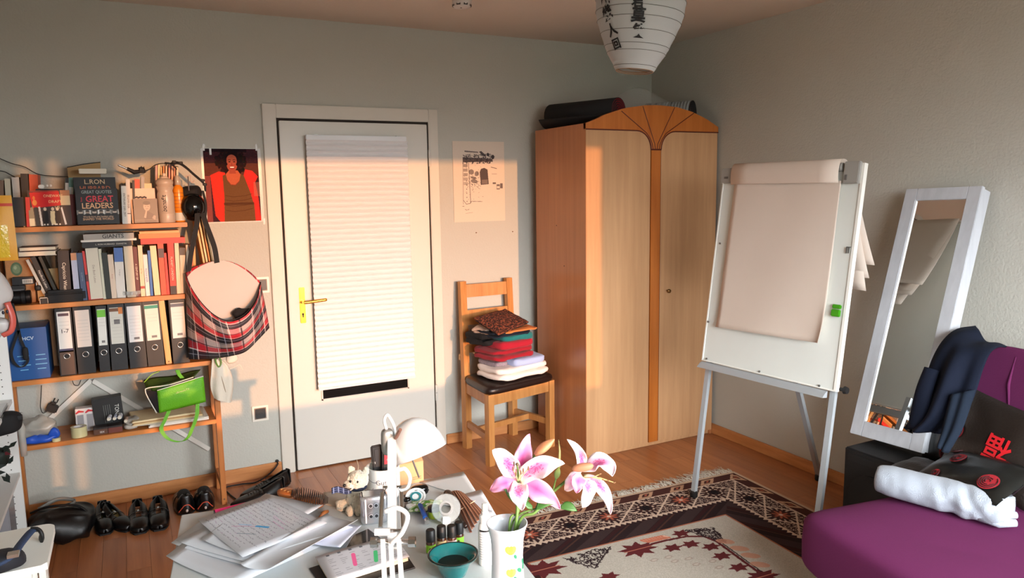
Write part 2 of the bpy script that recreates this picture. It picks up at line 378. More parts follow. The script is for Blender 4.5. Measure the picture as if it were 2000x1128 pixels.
# pleated blind hooked over the door's glazing
BY = -.06
tl = ony(596, 264, BY); tr = ony(796, 266, BY); bl = ony(620, 762, BY); br_ = ony(810, 737, BY)
x0, x1, zt, zb = tl.x+.002, (tr.x+br_.x)/2, (tl.z+tr.z)/2, (bl.z+br_.z)/2
bt = thing('pleated_blind', 'white pleated blind covering the glass of the white door', 'blind', ((x0+x1)/2, BY, zb))
blind_w = mat('blind_fabric', (226, 224, 224), .8, var=.01)
MB().box(x0, x1-.008, BY-.012, BY+.022, zt-.026, zt, .003).build('head_rail', mat('blind_rail', (222, 224, 226), .4), bt)
np_ = 46; pr = []
for i in range(np_*2+1):
    z = lerp(zt-.026, zb+.012, i/(np_*2)); pr.append((BY+(.005 if i % 2 else -.007), z))
def blind_fn(u, v):
    y, z = pr[int(round(v*np_*2))]; return Vector((lerp(x0, x1, u), y, z))
MB().grid(blind_fn, 1, np_*2, flip=True).build('pleats', blind_w, bt, solid=.0012)
MB().box(x0, x1, BY-.012, BY+.012, zb, zb+.014, .003).build('bottom_rail', mat('blind_bottom_rail', (206, 208, 212), .4), bt)
for xx in (x0+.05, x1-.06): MB().box(xx, xx+.02, BY+.018, -.0235, zt-.02, zt+.004).build('bracket', mat('aluminium', 0), bt)
for xx in (x0+.05, x1-.06): MB().box(xx, xx+.02, BY+.01, -.0235, zb+.001, zb+.010).build('bracket', mat('aluminium', 0), bt)
# ------------------------------------------------------------------ switch and sockets
sw_w = mat('socket_frame_white', (226, 220, 206), .4); sw_k = mat('socket_insert_black', (28, 26, 26), .35)
def plate(label, cat, name, x, z, w, h, kind):
    t = thing(name, label, cat, (x, 0, z-h/2))
    MB().box(x-w/2, x+w/2, -.009, 0, z-h/2, z+h/2, .002).build('frame_plate', sw_w, t)
    MB().box(x-w*.36, x+w*.36, -.0105, -.0085, z-h*.36, z+h*.36).build('rim', mat('rim_brown', (122, 100, 82), .5), t)
    MB().box(x-w*.31, x+w*.31, -.0135, -.009, z-h*.31, z+h*.31, .003).build('insert', sw_k, t)
    if kind == 'socket':
        MB().cyl((x, -.0137, z), (x, -.0125, z), .017, n=24).build('well', mat('socket_well', (52, 50, 48), .5), t)
        for s in (-.008, .008): MB().cyl((x+s, -.0142, z), (x+s, -.0130, z), .003, n=10).build('contact_hole', mat('keyhole_black', 0), t)
    return t
p = ony(508, 806, 0); plate('white framed power socket with black insert, on the wall left of the door, low', 'socket', 'power_socket', p.x, p.z, .088, .088, 'socket')
p = ony(510, 556, 0); plate('white framed light switch with black insert, beside the door edge behind the plaid bag', 'switch', 'light_switch', p.x, p.z, .084, .088, 'switch')
p = Vector((.838, -.618, ZC)); p = onz(902, 4, ZC-.02)
t = thing('smoke_detector', 'white round smoke detector on the ceiling above the door', 'smoke detector', (p.x, p.y, ZC-.05))
MB().lathe([(.025, 0), (.04, .004), (.048, .014), (.05, .05)], (p.x, p.y, ZC-.05), 28, True, True).build('housing', mat('detector_white', (205, 198, 190), .5), t, smooth=40)
for k in range(8):
    a0 = k*math.pi/4; MB(rotz(a0, (p.x, p.y, ZC-.04))).box(.040, .0475, -.010, .010, -.001, .008).build('vent', mat('socket_well', 0), t)
MB().cyl((p.x-.01, p.y-.012, ZC-.0515), (p.x-.01, p.y-.012, ZC-.049), .004, n=10).build('lamp_dot', mat('socket_well', 0), t)
# ------------------------------------------------------------------ wardrobe
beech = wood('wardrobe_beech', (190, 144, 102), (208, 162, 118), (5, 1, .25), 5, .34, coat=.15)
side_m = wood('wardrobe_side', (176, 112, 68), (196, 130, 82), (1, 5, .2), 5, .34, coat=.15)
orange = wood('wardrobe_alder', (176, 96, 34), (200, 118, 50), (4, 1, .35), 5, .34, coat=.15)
inlay_m = mat('inlay_dark_red', (92, 30, 16), .5)
x0, x1, yf, yb = 1.546, 2.512, -.682, -.105
t = thing('wardrobe', 'tall beech two-door wardrobe with arched orange top, in the room corner', 'wardrobe', ((x0+x1)/2, -.4, 0))
zs = 1.953
def arch(x):
    k = (x-x0)/(x1-x0); pts = [(0, 1.953), (.06, 1.972), (.13, 2.002), (.27, 2.043), (.42, 2.064), (.53, 2.068), (.66, 2.062), (.78, 2.04), (.9, 2.0), (1, 1.953)]
    for (a, za), (b, zb_) in zip(pts[:-1], pts[1:]):
        if k <= b: return lerp(za, zb_, (k-a)/(b-a))
    return 1.953
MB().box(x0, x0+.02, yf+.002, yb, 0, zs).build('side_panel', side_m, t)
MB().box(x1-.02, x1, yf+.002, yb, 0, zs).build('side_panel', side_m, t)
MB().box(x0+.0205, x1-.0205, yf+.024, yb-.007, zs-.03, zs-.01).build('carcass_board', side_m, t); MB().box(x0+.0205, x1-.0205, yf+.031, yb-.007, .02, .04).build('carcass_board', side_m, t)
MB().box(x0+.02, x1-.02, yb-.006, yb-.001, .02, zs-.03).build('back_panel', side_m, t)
MB().box(x0, x1, yf+.012, yf+.03, .002, .03).build('plinth', beech, t)
xc0, xc1, dz0, dz1, rad = 2.0, 2.072, .028, 1.918, .105
fp = lambda a, b, h: Vector((a, h, b))
def cpoly(pts): return pts
# doors, rounded at the inner top corner
dl = [(x0+.002, dz0), (xc0-.003, dz0)]+[(xc0-.003-rad+rad*math.cos(q), dz1-rad+rad*math.sin(q)) for q in np.linspace(0, math.pi/2, 10)]+[(x0+.002, dz1)]
d_l = MB().prism(dl, yf+.02, yf, fp).build('door', beech, t)
dr_ = [(xc1+.003, dz0), (x1-.002, dz0), (x1-.002, dz1)]+[(xc1+.003+rad-rad*math.cos(q), dz1-rad+rad*math.sin(q)) for q in np.linspace(math.pi/2, 0, 10)]
d_r = MB().prism(dr_, yf+.02, yf, fp).build('door', beech, t)
MB().lathe([(.004, -.0), (.006, .008), (.0125, .016), (.012, .024), (.006, .028)], (0, 0, 0), 16, True, True)
kn = MB(Matrix.Translation((2.135, yf, .965)) @ Matrix.Rotation(math.pi/2, 4, 'X')).lathe([(.005, 0), (.006, .008), (.0125, .014), (.012, .022), (.004, .026)], n=16, cap1=True).build('knob', mat('antique_brass', (118, 84, 42), .35, .7), d_r, smooth=40)
# pediment with the fan of inlays
ped = [(x0, dz1+.004)]+[(xc0-rad-.003, dz1+.004)]+[(xc0-.003-rad+(rad+.004)*math.sin(q), dz1-rad+(rad+.004)*math.cos(q)) for q in np.linspace(0.05, math.pi/2, 9)]
ped += [(xc1+.003+rad-(rad+.004)*math.sin(q), dz1-rad+(rad+.004)*math.cos(q)) for q in np.linspace(math.pi/2, .05, 9)]+[(xc1+rad+.003, dz1+.004), (x1, dz1+.004)]
ped += [(x, arch(x)) for x in np.linspace(x1, x0, 25)]
MB().prism(ped, yf+.022, yf-.004, fp).build('pediment', orange, t)
MB().box(xc0+.002, xc1-.002, yf-.004, yf+.02, dz0, 1.81).build('centre_post', orange, t)
MB().box(xc1-.006, xc1+.003, yf-.0015, yf+.018, dz0, 1.81).build('joint_strip', inlay_m, t)
il = MB()
def strip(pts, w=.0045): il.ribbon([Vector((a, yf-.0046, b)) for a, b in pts], (0, 0, 0), .001) if 0 else [il.cyl((a[0], yf-.0042, a[1]), (b[0], yf-.0042, b[1]), w/2*1.2, n=6) for a, b in zip(pts[:-1], pts[1:])]
zj = 1.812
strip([(xc0, zj), (xc1, zj)], .008)
def arcs(side, k):
    s = -1 if side < 0 else 1; c = (xc0 if s < 0 else xc1)-s*k
    return c, s
for s, base in ((-1, xc0+.014), (1, xc1-.014)):
    end = (1.785, 2.026) if s < 0 else (2.318, 2.032)
    strip([(base, zj), (base+s*.006, zj+.03), (base+s*.022, zj+.062), (base+s*.05, zj+.095), end])
for s, base, end in ((-1, xc0+.030, (1.936, 2.058)), (1, xc1-.030, (2.170, 2.060))):
    strip([(base, zj), (base+s*.006, zj+.035), end])
for s in (-1, 1):
    xa = xc0-.001 if s < 0 else xc1+.001
    pts = [(xa, zj-.0)]+[((xc0-.001-rad+rad*math.cos(q)) if s < 0 else (xc1+.001+rad-rad*math.cos(q)), dz1-rad+.001+rad*math.sin(q)) for q in np.linspace(0, math.pi/2, 9)]+[(x0 if s < 0 else x1, dz1+.002)]
    strip(pts, .006)
il.build('inlay', inlay_m, t)
for (a, b) in ((1087, 440), (1102, 519)):
    q = onx(a, b, x0); MB().cyl((x0-.0008, q.y, q.z), (x0+.001, q.y, q.z), .004, n=8).build('screw_hole', mat('keyhole_black', 0), t)
# on top of the wardrobe: rolled mat, bagged roll
def roll_pts(c, r0, r1, turns, n): return [(c[0]+lerp(r0, r1, i/n)*math.cos(i/n*turns*2*math.pi+c[2]), c[1]+lerp(r0, r1, i/n)*math.sin(i/n*turns*2*math.pi+c[2])) for i in range(n+1)]
A = ony(1095, 214, -.40); B = ony(1200, 186, -.52)
R_ = .082; zb0 = zs+R_+.004
pa = Vector((1.655, -.125, zb0)); pbv = Vector((1.84, -.585, zb0)); ax = (pbv-pa).normalized(); L_ = (pbv-pa).length
mt = thing('yoga_mat', 'dark rolled yoga mat with red inner side lying on the wardrobe', 'yoga mat', (pa+pbv)/2-Vector((0, 0, R_)))
fm = frame(pa, ax, (-ax.y, ax.x, 0))
sp = roll_pts((0, 0, 1.6), .022, R_, 4.5, 90)
def mat_fn(off):
    def fn(u, v):
        k = v*90; i = min(int(k), 89); f = k-i; a = sp[i][0]*(1-f)+sp[i+1][0]*f; b = sp[i][1]*(1-f)+sp[i+1][1]*f; r = math.hypot(a, b); q = (r+off)/r
        return fm @ Vector((u*L_, a*q, b*q))
    return fn
MB().grid(mat_fn(.0), 1, 90).build('outer_side', mat('mat_charcoal', (44, 42, 44), .85, bump=.2), mt, smooth=True, solid=.003)
MB().grid(mat_fn(-.004), 1, 90).build('inner_side', mat('mat_red', (120, 24, 34), .85), mt, smooth=True, solid=.003)
MB().grid(lambda u, v: fm @ Vector((u*L_*.98+.003, -(-.06-.075*v) if 0 else -.06-.075*v, -R_+.006+.05*v*v)), 2, 8).build('loose_flap', mat('mat_charcoal', 0), mt, smooth=True, solid=.005)
rl = Vector((2.35, -.42, zs+.088))
t2 = thing('bedding_roll', 'ribbed grey foam roll in a clear plastic bag lying on the wardrobe', 'mat roll', rl-Vector((0, 0, .088)))
pts = [Vector((2.26, -.30, rl.z)), Vector((2.425, -.545, rl.z))]; ax = (pts[1]-pts[0]).normalized(); ll = (pts[1]-pts[0]).length
fm2 = frame(pts[0], ax, (-ax.y, ax.x, 0))
def rib(u, v):
    a = 2*math.pi*u; x = v*ll; r = .082+.004*math.sin(v*2*math.pi*15); return fm2 @ Vector((x, r*math.cos(a), r*math.sin(a)))
MB().grid(rib, 24, 90, cu=True).build('ribbed_foam', mat('grey_foam', (150, 156, 156), .8), t2, smooth=True)
MB(fm2).cyl((ll, 0, 0), (ll+.006, 0, 0), .084, n=24).build('end_band', mat('mat_charcoal', 0), t2)
clear_bag = mat('clear_plastic', (225, 230, 228), .12, alpha=.16, spec=.6)
def bagf(u, v):
    a = 2*math.pi*u; w = math.sin(math.pi*min(1, max(0, v)))**.5
    p = Vector((lerp(1.93, 2.5, v), lerp(-.3, -.42, v)+.13*w*math.cos(a), zs+.002+(.09+.05*math.sin(3*v+1))*w*(1+math.sin(a))))
    p += noise.noise_vector(p*9)*.02*w; p.z = max(p.z, zs+.002); p.y = max(min(p.y, -.13), -.62); p.x = min(p.x, 2.5); return p
MB().grid(bagf, 26, 22, cu=True).build('plastic_bag', clear_bag, t2, smooth=True)
# ================================================================== BOOKSHELF
pine = wood('shelf_pine', (176, 104, 44), (206, 134, 66), (.25, 3, 3), 10, .45)
post_m = wood('post_pine', (164, 92, 38), (196, 122, 58), (3, 3, .2), 10, .45)
SY = -.30; SZ = (1.458, 1.108, .763, .458); SX0, SX1 = -1.300, -.438
bs = thing('bookshelf', 'open wooden shelf unit of four boards against the wall, full of books and binders', 'shelf', (-.87, -.15, 0))
for i, z in enumerate(SZ):
    MB().box(SX0, SX1-(.028 if i < 2 else 0)-(.07 if i == 1 else 0)-(.04 if i == 0 else 0), SY, -.02, z-.022, z, .002).build('shelf_board', pine, bs)
for y0, y1 in ((SY, SY+.045), (-.065, -.022)):
    MB().box(SX1, SX1+.026, y0, y1, 0, 1.10, .002).build('upright_post', post_m, bs)
    MB().box(SX0-.026, SX0, y0, y1, 0, 1.50, .002).build('upright_post', post_m, bs)
for z in (.10,): MB().box(SX1+.002, SX1+.024, SY+.045, -.065, z-.02, z+.02).build('side_rail', post_m, bs)
q = MB().cyl((SX1+.013, SY-.001, .03), (SX1+.013, SY+.002, .03), .005, n=8).build('screw', mat('screw_dull', (120, 80, 50), .5), bs)
brace_m = mat('brace_white', (226, 222, 212), .45)
for (a, b) in (((178, 742), (97, 818)), ((181, 743), (409, 877))):
    p, r = ony(*a, -.016), ony(*b, -.016); MB().ribbon([p, r], Vector((0, 0, 1)).cross(Vector((0, 1, 0))).normalized()*0+Vector((-(r-p).z, 0, (r-p).x)).normalized()*.011, .003).build('cross_brace', brace_m, bs)
# ---- books
PAPER = mat('book_paper', (226, 212, 186), .85, var=.03)
def cov(col): return mat('cover_%d_%d_%d' % col, col, .5, var=.03)
def book(label, cat, group, TB, zs_, col, depth=.17, ys=SY+.03, txt=None, tcol=(230, 224, 210), ts=.018, name='book', band=None, cover=True):
    (tx0, tx1, ty), (bx0, bx1) = TB
    pt0, pt1 = ony(tx0, ty, ys), ony(tx1, ty, ys); by = None
    # foot of the book on the board at depth ys
    def foot(px):
        lo, hi = ty, 1100
        for _ in range(40):
            m = (lo+hi)/2
            if ony(px, m, ys).z > zs_: lo = m
            else: hi = m
        return ony(px, lo, ys)
    b0, b1 = foot(bx0), foot(bx1); w = max(.0055, ((b1.x-b0.x)+(pt1.x-pt0.x))/2*.95); h = pt0.z-zs_
    lean = math.atan2(((pt0.x-b0.x)+(pt1.x-b1.x))/2, h); cx = (b0.x+b1.x)/2
    M = Matrix.Translation((cx, ys, zs_)) @ Matrix.Rotation(lean, 4, 'Y'); hh = h/max(.5, math.cos(lean))
    return book_at(label, cat, group, M, w, depth, hh, col, txt, tcol, ts, name, band, lift=abs(math.sin(lean))*w/2)
def book_at(label, cat, group, M, w, d, h, col, txt=None, tcol=(230, 224, 210), ts=.018, name='book', band=None, lift=0, front=None):
    M = Matrix.Translation((0, 0, lift)) @ M
    t = thing(name, label, cat, M @ Vector((0, 0, 0)), group); c = min(.003, w*.2)
    MB(M).box(-w/2, w/2, 0, c, 0, h, ).box(-w/2, -w/2+c, c, d, 0, h).box(w/2-c, w/2, c, d, 0, h).build('cover', cov(col), t)
    MB(M).box(-w/2+c, w/2-c, c, d-.004, .003, h-.003).build('pages', PAPER, t)
    R3 = M.to_3x3()
    if band:
        for (z0, z1, bc) in band: MB(M).box(-w/2+.0004, w/2-.0004, -.0008, .002, h*z0, h*z1).build('spine_band', cov(bc), t)
    if txt:
        letter(t, txt, min(ts, w*.8), M @ Vector((0, -.0012, h*.5)), R3 @ Vector((0, 0, -1)), R3 @ Vector((1, 0, 0)), cov(tcol), maxw=h*.82)
    return t
G1, G2 = 'books on the top board', 'books standing on the second board'
z1, z2, z3, z4 = [q+.0008 for q in SZ]
# top board, back row at the left
yb_ = SY+.15
book('thin brown book at the far left end of the top board', 'book', G1, ((-2, 7, 352), (-2, 8)), z1, (120, 92, 74), .13, yb_)
book('cream spined leaning book at the left end of the top board', 'book', G1, ((8, 20, 349), (14, 25)), z1, (206, 196, 172), .13, yb_)
book('whitish grey leaning book on the top board beside the cream one', 'book', G1, ((22, 37, 346), (30, 45)), z1, (196, 190, 182), .13, yb_, 'LIEBE', (110, 100, 96))
book('black book behind the red spine on the top board', 'book', G1, ((39, 55, 339), (46, 61)), z1, (34, 30, 36), .13, yb_)
book('orange-red spined book standing behind the framed print, top board', 'book', G1, ((56, 74, 341), (60, 78)), z1, (206, 74, 30), .13, yb_)
book('white spined book with black top behind the dark hardbacks, top board', 'book', G1, ((127, 134, 348), (128, 135)), z1, (214, 206, 196), .13, yb_, band=[(.9, 1, (30, 28, 28))])
book('teal and white book just left of the dark hardbacks, top board', 'book', G1, ((134, 143, 347), (135, 144)), z1, (120, 168, 160), .13, yb_, band=[(.55, .8, (226, 226, 220))])
book('maroon book half hidden behind the framed print, top board', 'book', G1, ((121, 149, 380), (123, 150)), z1, (128, 44, 34), .12, SY+.10)
# black box and red book at the left front
def slab(name, label, cat, group, corners, dep, col, parts=None, rough=.5, pages=True, m=None):   # upright cover facing the room: TL,TR,BR,BL points
    a, b, c, d = [Vector(p) for p in corners]; n = (b-a).cross(d-a).normalized()
    if n.y > 0: n = -n
    lf_ = V(0, 0, abs(n.z)*dep+.0012); a, b, c, d = a+lf_, b+lf_, c+lf_, d+lf_
    t = thing(name, label, cat, (c+d)/2, group); bk = -n*dep; th = n*-.0025
    mm = m or cov(col)
    o = MB().hexa([d, c, c+th, d+th, a, b, b+th, a+th]).build('cover', mm, t)
    if pages:
        e = .004; ax = (b-a).normalized()*e; az = (a-d).normalized()*e
        MB().hexa([d+th+ax*.1+az, c+th-ax+az, c+bk-ax-th+az, d+bk+ax*.1-th+az, a+th+ax*.1-az, b+th-ax-az, b+bk-ax-th-az, a+bk+ax*.1-th-az]).build('pages', PAPER, t)
        MB().hexa([d+bk-th, c+bk-th, c+bk, d+bk, a+bk-th, b+bk-th, b+bk, a+bk]).build('back_cover', mm, t)
        MB().hexa([d+th, d+th+ax*.4, d+bk-th+ax*.4, d+bk-th, a+th, a+th+ax*.4, a+bk-th+ax*.4, a+bk-th]).build('spine', mm, t)
    return t, (a, b, c, d, n)
def onw(px, py, y): return ony(px, py, y)
def cover4(x0, x1, yt, yb2, y, lean=.0, zf=None):
    b0 = ony(x0, yb2, y); b1 = ony(x1, yb2, y); h = ony(x0, yt, y).z-b0.z; z = zf if zf is not None else b0.z
    return [Vector((b0.x, y+lean, z+h)), Vector((b1.x, y+lean, z+h)), Vector((b1.x, y, z)), Vector((b0.x, y, z))]
slab('dark_folder', 'dark grey folder standing at the left front of the top board', 'folder', None, cover4(21, 50, 383, 440, SY+.025, .012, z1), .03, (58, 54, 56))
book('bright red spined book between dark folder and framed print', 'book', G1, ((49, 58, 385), (52, 61)), z1, (196, 36, 30), .12, SY+.02)
book('thin gold edged book between the dark folder and the red book', 'book', G1, ((44, 48, 418), (46, 50)), z1, (206, 160, 84), .12, SY+.03)
# print with red banner
fr4 = cover4(58, 141, 368, 438, SY+.012, .02, z1)
cv = Cv(166, 140, (60, 48, 46))
cv.rect(0, 0, 166, 140, (66, 54, 52)); cv.rect(10, 0, 120, 6, (150, 60, 50)).poly([(8, 8), (124, 4), (128, 60), (16, 70)], (206, 30, 34))
cv.rect(128, 0, 166, 22, (176, 120, 86)).rect(128, 22, 166, 60, (214, 190, 150))
cv.poly([(0, 70), (18, 64), (24, 140), (0, 140)], (150, 140, 116)).rect(0, 110, 20, 140, (226, 214, 180)).poly([(22, 66), (34, 66), (40, 140), (26, 140)], (46, 56, 60)).poly([(38, 64), (46, 64), (52, 140), (44, 140)], (220, 214, 206))
for cx, b in ((64, (26, 22, 26)), (94, (214, 200, 160)), (112, (32, 28, 30))):
    cv.ell(cx, 74, 6, 7, (214, 196, 170)); cv.poly([(cx-10, 82), (cx+10, 82), (cx+12, 120), (cx+7, 136), (cx-8, 136), (cx-12, 118)], b); cv.rect(cx-9, 132, cx-3, 138, (220, 214, 200)).rect(cx+3, 132, cx+9, 138, (220, 214, 200))
cv.poly([(126, 70), (132, 66), (146, 136), (138, 138)], (224, 218, 212)).ell(24, 30, 5, 8, (220, 120, 60)).ell(26, 48, 9, 11, (226, 140, 70))
t, K = slab('framed_print', 'small red bannered print of three standing figures, on the top board', 'picture', None, fr4, .012, (70, 50, 46), pages=False)
a, b, c, d, n = K
MB().quad(d+n*.001, c+n*.001, b+n*.001, a+n*.001).build('print', imat('banner_print', cv, .3), t)
up = (a-d).normalized(); ri = (b-a).normalized()
for i, s in enumerate(('ONEWAYS', 'DRAFT', 'US')): letter(t, s, .017, lerp(a, b, .6+.04*i)-up*(.026+.026*i)+n*.001, ri, up, cov((232, 200, 150)), maxw=.075)
# small white device lying on a black box behind the print
MB_ = thing('white_earbud_case', 'small white case with two round buds lying above the red bannered print', 'case', ony(88, 364, SY+.06))
p = ony(81, 364, SY+.06)
MB().box(p.x-.012, p.x+.012, SY+.05, SY+.075, p.z-.008, p.z+.008, .003).build('case', mat('gloss_white', (232, 228, 220), .25), MB_)
for px in (92, 99):
    q = ony(px, 362, SY+.06); MB().sell(q, (.005, .005, .006), nu=12, nv=8).build('bud', mat('gloss_white', 0), MB_, smooth=True)
q0, q1 = ony(70, 368, SY+.06), ony(123, 368, SY+.06)
t = thing('black_box', 'flat black box standing behind the red bannered print on the top board', 'box', ((q0.x+q1.x)/2, SY+.065, z1))
MB().box(q0.x, q1.x, SY+.045, SY+.085, z1, q0.z-.003, .003).build('body', mat('matt_black', (26, 24, 24), .6), t)
MB().box(q0.x-.001, q1.x+.001, SY+.044, SY+.086, q0.z-.014, q0.z-.002, .002).build('lid', mat('matt_black', 0), t)
# the dark hardbacks
dk = (44, 42, 44)
t, K = slab('hardback_book', 'dark hardback with pale capitals, half covered by another dark hardback', 'book', G1, cover4(150, 232, 341, 433, SY+.075, .012, z1), .03, (40, 34, 34))
a, b, c, d, n = K; ri = (b-a).normalized(); up = (a-d).normalized()
letter(t, 'L.RON', .030, lerp(a, b, .5)-up*.022+n*.001, ri, up, cov((206, 176, 138)), maxw=.10, bold=.01)
letter(t, 'HUBBARD', .030, lerp(a, b, .5)-up*.053+n*.001, ri, up, cov((196, 104, 64)), maxw=.125, bold=.01)
t, K = slab('hardback_book', 'dark hardback about great leaders, red and white capitals, facing out on the top board', 'book', G1, cover4(152, 234, 366, 436, SY+.02, .014, z1), .028, dk)
a, b, c, d, n = K; ri = (b-a).normalized(); up = (a-d).normalized(); H = (a-d).length; Wd = (b-a).length; mid = lerp(a, b, .5)+n*.001
for s, f, sz, col, mw in (('GREAT QUOTES', .10, .020, (150, 160, 156), .72), ('GREAT', .30, .040, (214, 56, 70), .66), ('LEADERS', .49, .036, (228, 176, 130), .74), ('Words from the leaders who', .79, .011, (196, 160, 130), .72), ('SHAPED THE WORLD', .86, .015, (206, 160, 120), .74)):
    letter(t, s, sz, mid-up*H*f+(ri*.01 if s == 'GREAT' else ri*0), ri, up, cov(col), maxw=Wd*mw, bold=.015)
letter(t, 'from', .011, mid-up*H*.30-ri*Wd*.37, up, -ri, cov((214, 56, 70)), maxw=.03)
cv = Cv(160, 26, (200, 196, 190))
for i in range(6):
    x = 14+i*26; g = (60, 150, 40, 170, 90, 50)[i]; cv.rect(x-13, 0, x+13, 26, (g+60, g+58, g+54)).ell(x, 12, 8, 10, (206-g//3, 190-g//3, 176-g//3)).poly([(x-12, 26), (x-7, 20), (x+7, 20), (x+12, 26)], (30, 30, 32)).ell(x, 5, 8, 4, (40, 38, 38))
A0 = d+up*H*.27+n*.0012; A1 = d+up*H*.40+n*.0012
MB().quad(A0, A0+ri*Wd, A1+ri*Wd, A1).build('portrait_strip', imat('portrait_strip', cv), t)
# on top of them
q = ony(155, 340, SY+.10); q2 = ony(208, 340, SY+.10); ztop = ony(155, 340, SY+.08).z
t = thing('white_box', 'flat white box lying on top of the dark hardbacks', 'box', ((q.x+q2.x)/2, SY+.11, ztop))
MB().box(q.x, q2.x, SY+.07, SY+.16, ztop+.002, ztop+.024, .002).build('body', mat('card_white', (222, 214, 196), .6), t)
MB().box(q.x-.0008, q2.x+.0008, SY+.069, SY+.161, ztop+.014, ztop+.025, .002).build('lid', mat('card_white', 0), t)
p0, p1, p2_, p3 = [ony(x, y, -.10) for x, y in ((136, 342), (190, 339), (196, 317), (131, 327))]
t = thing('manila_folder', 'tan cardboard folder with dark edge behind the flat white box', 'folder', (p0+p1)/2)
dp0 = Vector((0, .006, 0)); zb_ = z1+.001
MB().hexa([Vector((p0.x, -.10, zb_)), Vector((p1.x, -.10, zb_)), Vector((p1.x, -.094, zb_)), Vector((p0.x, -.094, zb_)), p3, p2_, p2_+dp0, p3+dp0]).build('leaf', mat('tan_card', (176, 142, 96), .8), t)
MB().tube([p3+Vector((0, -.001, .001)), (p3+p2_)/2+Vector((0, -.001, .004)), p2_+Vector((0, -.001, .001))], .002, 6).build('edge_binding', mat('matt_black', 0), t)
book('black and white book with lettered spine right of the dark hardbacks', 'book', G1, ((236, 247, 363), (239, 250)), z1, (198, 204, 200), .12, SY+.02, 'ENTWURF DER ZEIT', (40, 52, 50), .012)
book('silver spined glossy book, tallest right of the dark hardbacks', 'book', G1, ((245, 254, 350), (248, 256)), z1, (206, 196, 184), .12, SY+.022, 'BEGINN DER', (90, 76, 70), .011, band=[(.0, .22, (226, 214, 200)), (.22, .24, (120, 100, 90))])
# cards and small items right of them
book('black notebook behind the photo card on the top board', 'book', G1, ((258, 263, 352), (260, 265)), z1, (40, 34, 34), .12, SY+.05)
book('orange-red small book behind the pale card, top board', 'book', G1, ((262, 273, 350), (263, 274)), z1, (206, 70, 40), .10, SY+.06)
book('grey slim booklet behind the pale card, top board', 'book', G1, ((275, 282, 345), (276, 283)), z1, (160, 150, 142), .10, SY+.06)
t, K = slab('cream_card', 'blank cream card standing behind the photo card, top board', 'card', None, cover4(282, 301, 343, 420, SY+.07, .01, z1), .004, (226, 196, 150), pages=False)
t, K = slab('pink_card', 'pale pink card with a dark ink drawing, above the grey portrait book', 'card', None, cover4(258, 307, 362, 430, SY+.045, .012, z1), .004, (226, 190, 166), pages=False)
a, b, c, d, n = K; m_ = lerp(a, b, .38)-(a-d)*.26+n*.0018; ri = (b-a).normalized(); up = (a-d).normalized()
ink = MB()
for k in range(9): ink.sell(m_+ri*(-.018+.0055*k)+up*(.002*math.sin(k*2.1)), (.004, .0006, .0045), nu=8, nv=6)
ink.build('ink_drawing', cov((44, 34, 36)), t)
cv = Cv(120, 110, (124, 106, 92)); cv.ell(66, 36, 17, 20, (190, 164, 142)).poly([(50, 110), (52, 66), (62, 58), (76, 60), (100, 74), (110, 110)], (112, 92, 80)).poly([(48, 86), (62, 46), (68, 50), (58, 90)], (186, 160, 138)).poly([(88, 90), (98, 76), (108, 80), (104, 100)], (170, 146, 126)).ell(66, 20, 19, 9, (104, 88, 76)).line([(58, 36), (62, 36)], 2, (96, 78, 68)).line([(70, 36), (75, 36)], 2, (96, 78, 68)).line([(60, 46), (72, 46)], 2, (130, 96, 84)).line([(0, 98), (120, 98)], 1.5, (150, 130, 112))
t, K = slab('portrait_book', 'grey square book with a faint portrait photo and pinkish spine', 'book', G1, cover4(263, 310, 385, 432, SY+.012, .01, z1), .026, (150, 96, 76))
a, b, c, d, n = K; MB().quad(d+n*.001, c+n*.001, b+n*.001, a+n*.001).build('photo', imat('portrait_photo', cv, .4), t)
xs = [(303, 308, 322), (308, 313, 320), (313, 317, 326), (318, 322, 324), (323, 327, 320), (329, 333, 321), (334, 339, 320), (339, 343, 322), (344, 349, 324)]
cl = [(196, 150, 140), (236, 206, 150), (226, 170, 96), (206, 130, 60), (236, 190, 150), (214, 140, 128), (226, 160, 120), (190, 110, 66), (220, 200, 170)]
nm = ['mauve', 'pale yellow', 'sand coloured', 'amber', 'peach', 'dusty pink', 'apricot', 'russet', 'cream white']
for (a, b, ty), cc, s in zip(xs, cl, nm): book('slim upright %s booklet in the thin row behind the grey bottle' % s, 'booklet', 'thin booklets behind the grey bottle', ((a+.4, b-.6, ty), (a+.4, b-.6)), z1, cc, .10, SY+.13, name='booklet')
# drinking bottle
pb_ = ony(327, 432, SY+.045); rB = (ony(345, 400, SY+.045)-ony(309, 400, SY+.045)).length/2; hB = ony(327, 345, SY+.045).z-z1
t = thing('drinking_bottle', 'pearly grey plastic drinking bottle with dark vertical lettering on the top board', 'bottle', (pb_.x, SY+.045, z1))
gb_m = mat('pearl_plastic', (188, 166, 146), .32, bump=.05)
MB().lathe([(rB*.85, 0), (rB*.9, .004), (rB*.9, hB*.18), (rB*.88, hB*.19), (rB*.88, hB*.2), (rB*.92, hB*.21), (rB*.92, hB*.62), (rB*.85, hB*.66), (rB*.82, hB*.70), (rB*.9, hB*.74), (rB*.96, hB*.78), (rB*.86, hB*.82), (rB*.95, hB*.85), (rB*.97, hB*.89), (rB*.8, hB*.94), (rB*.5, hB*.97)], (pb_.x, SY+.045, z1), 28, True, True).build('body', gb_m, t, smooth=40)
MB().lathe([(rB*.5, hB*.96), (rB*.42, hB*1.0), (rB*.2, hB*1.01), (rB*.18, hB*1.07), (rB*.12, hB*1.08)], (pb_.x, SY+.045, z1), 20, True, True).build('cap', mat('cap_beige', (206, 182, 160), .4), t, smooth=40)
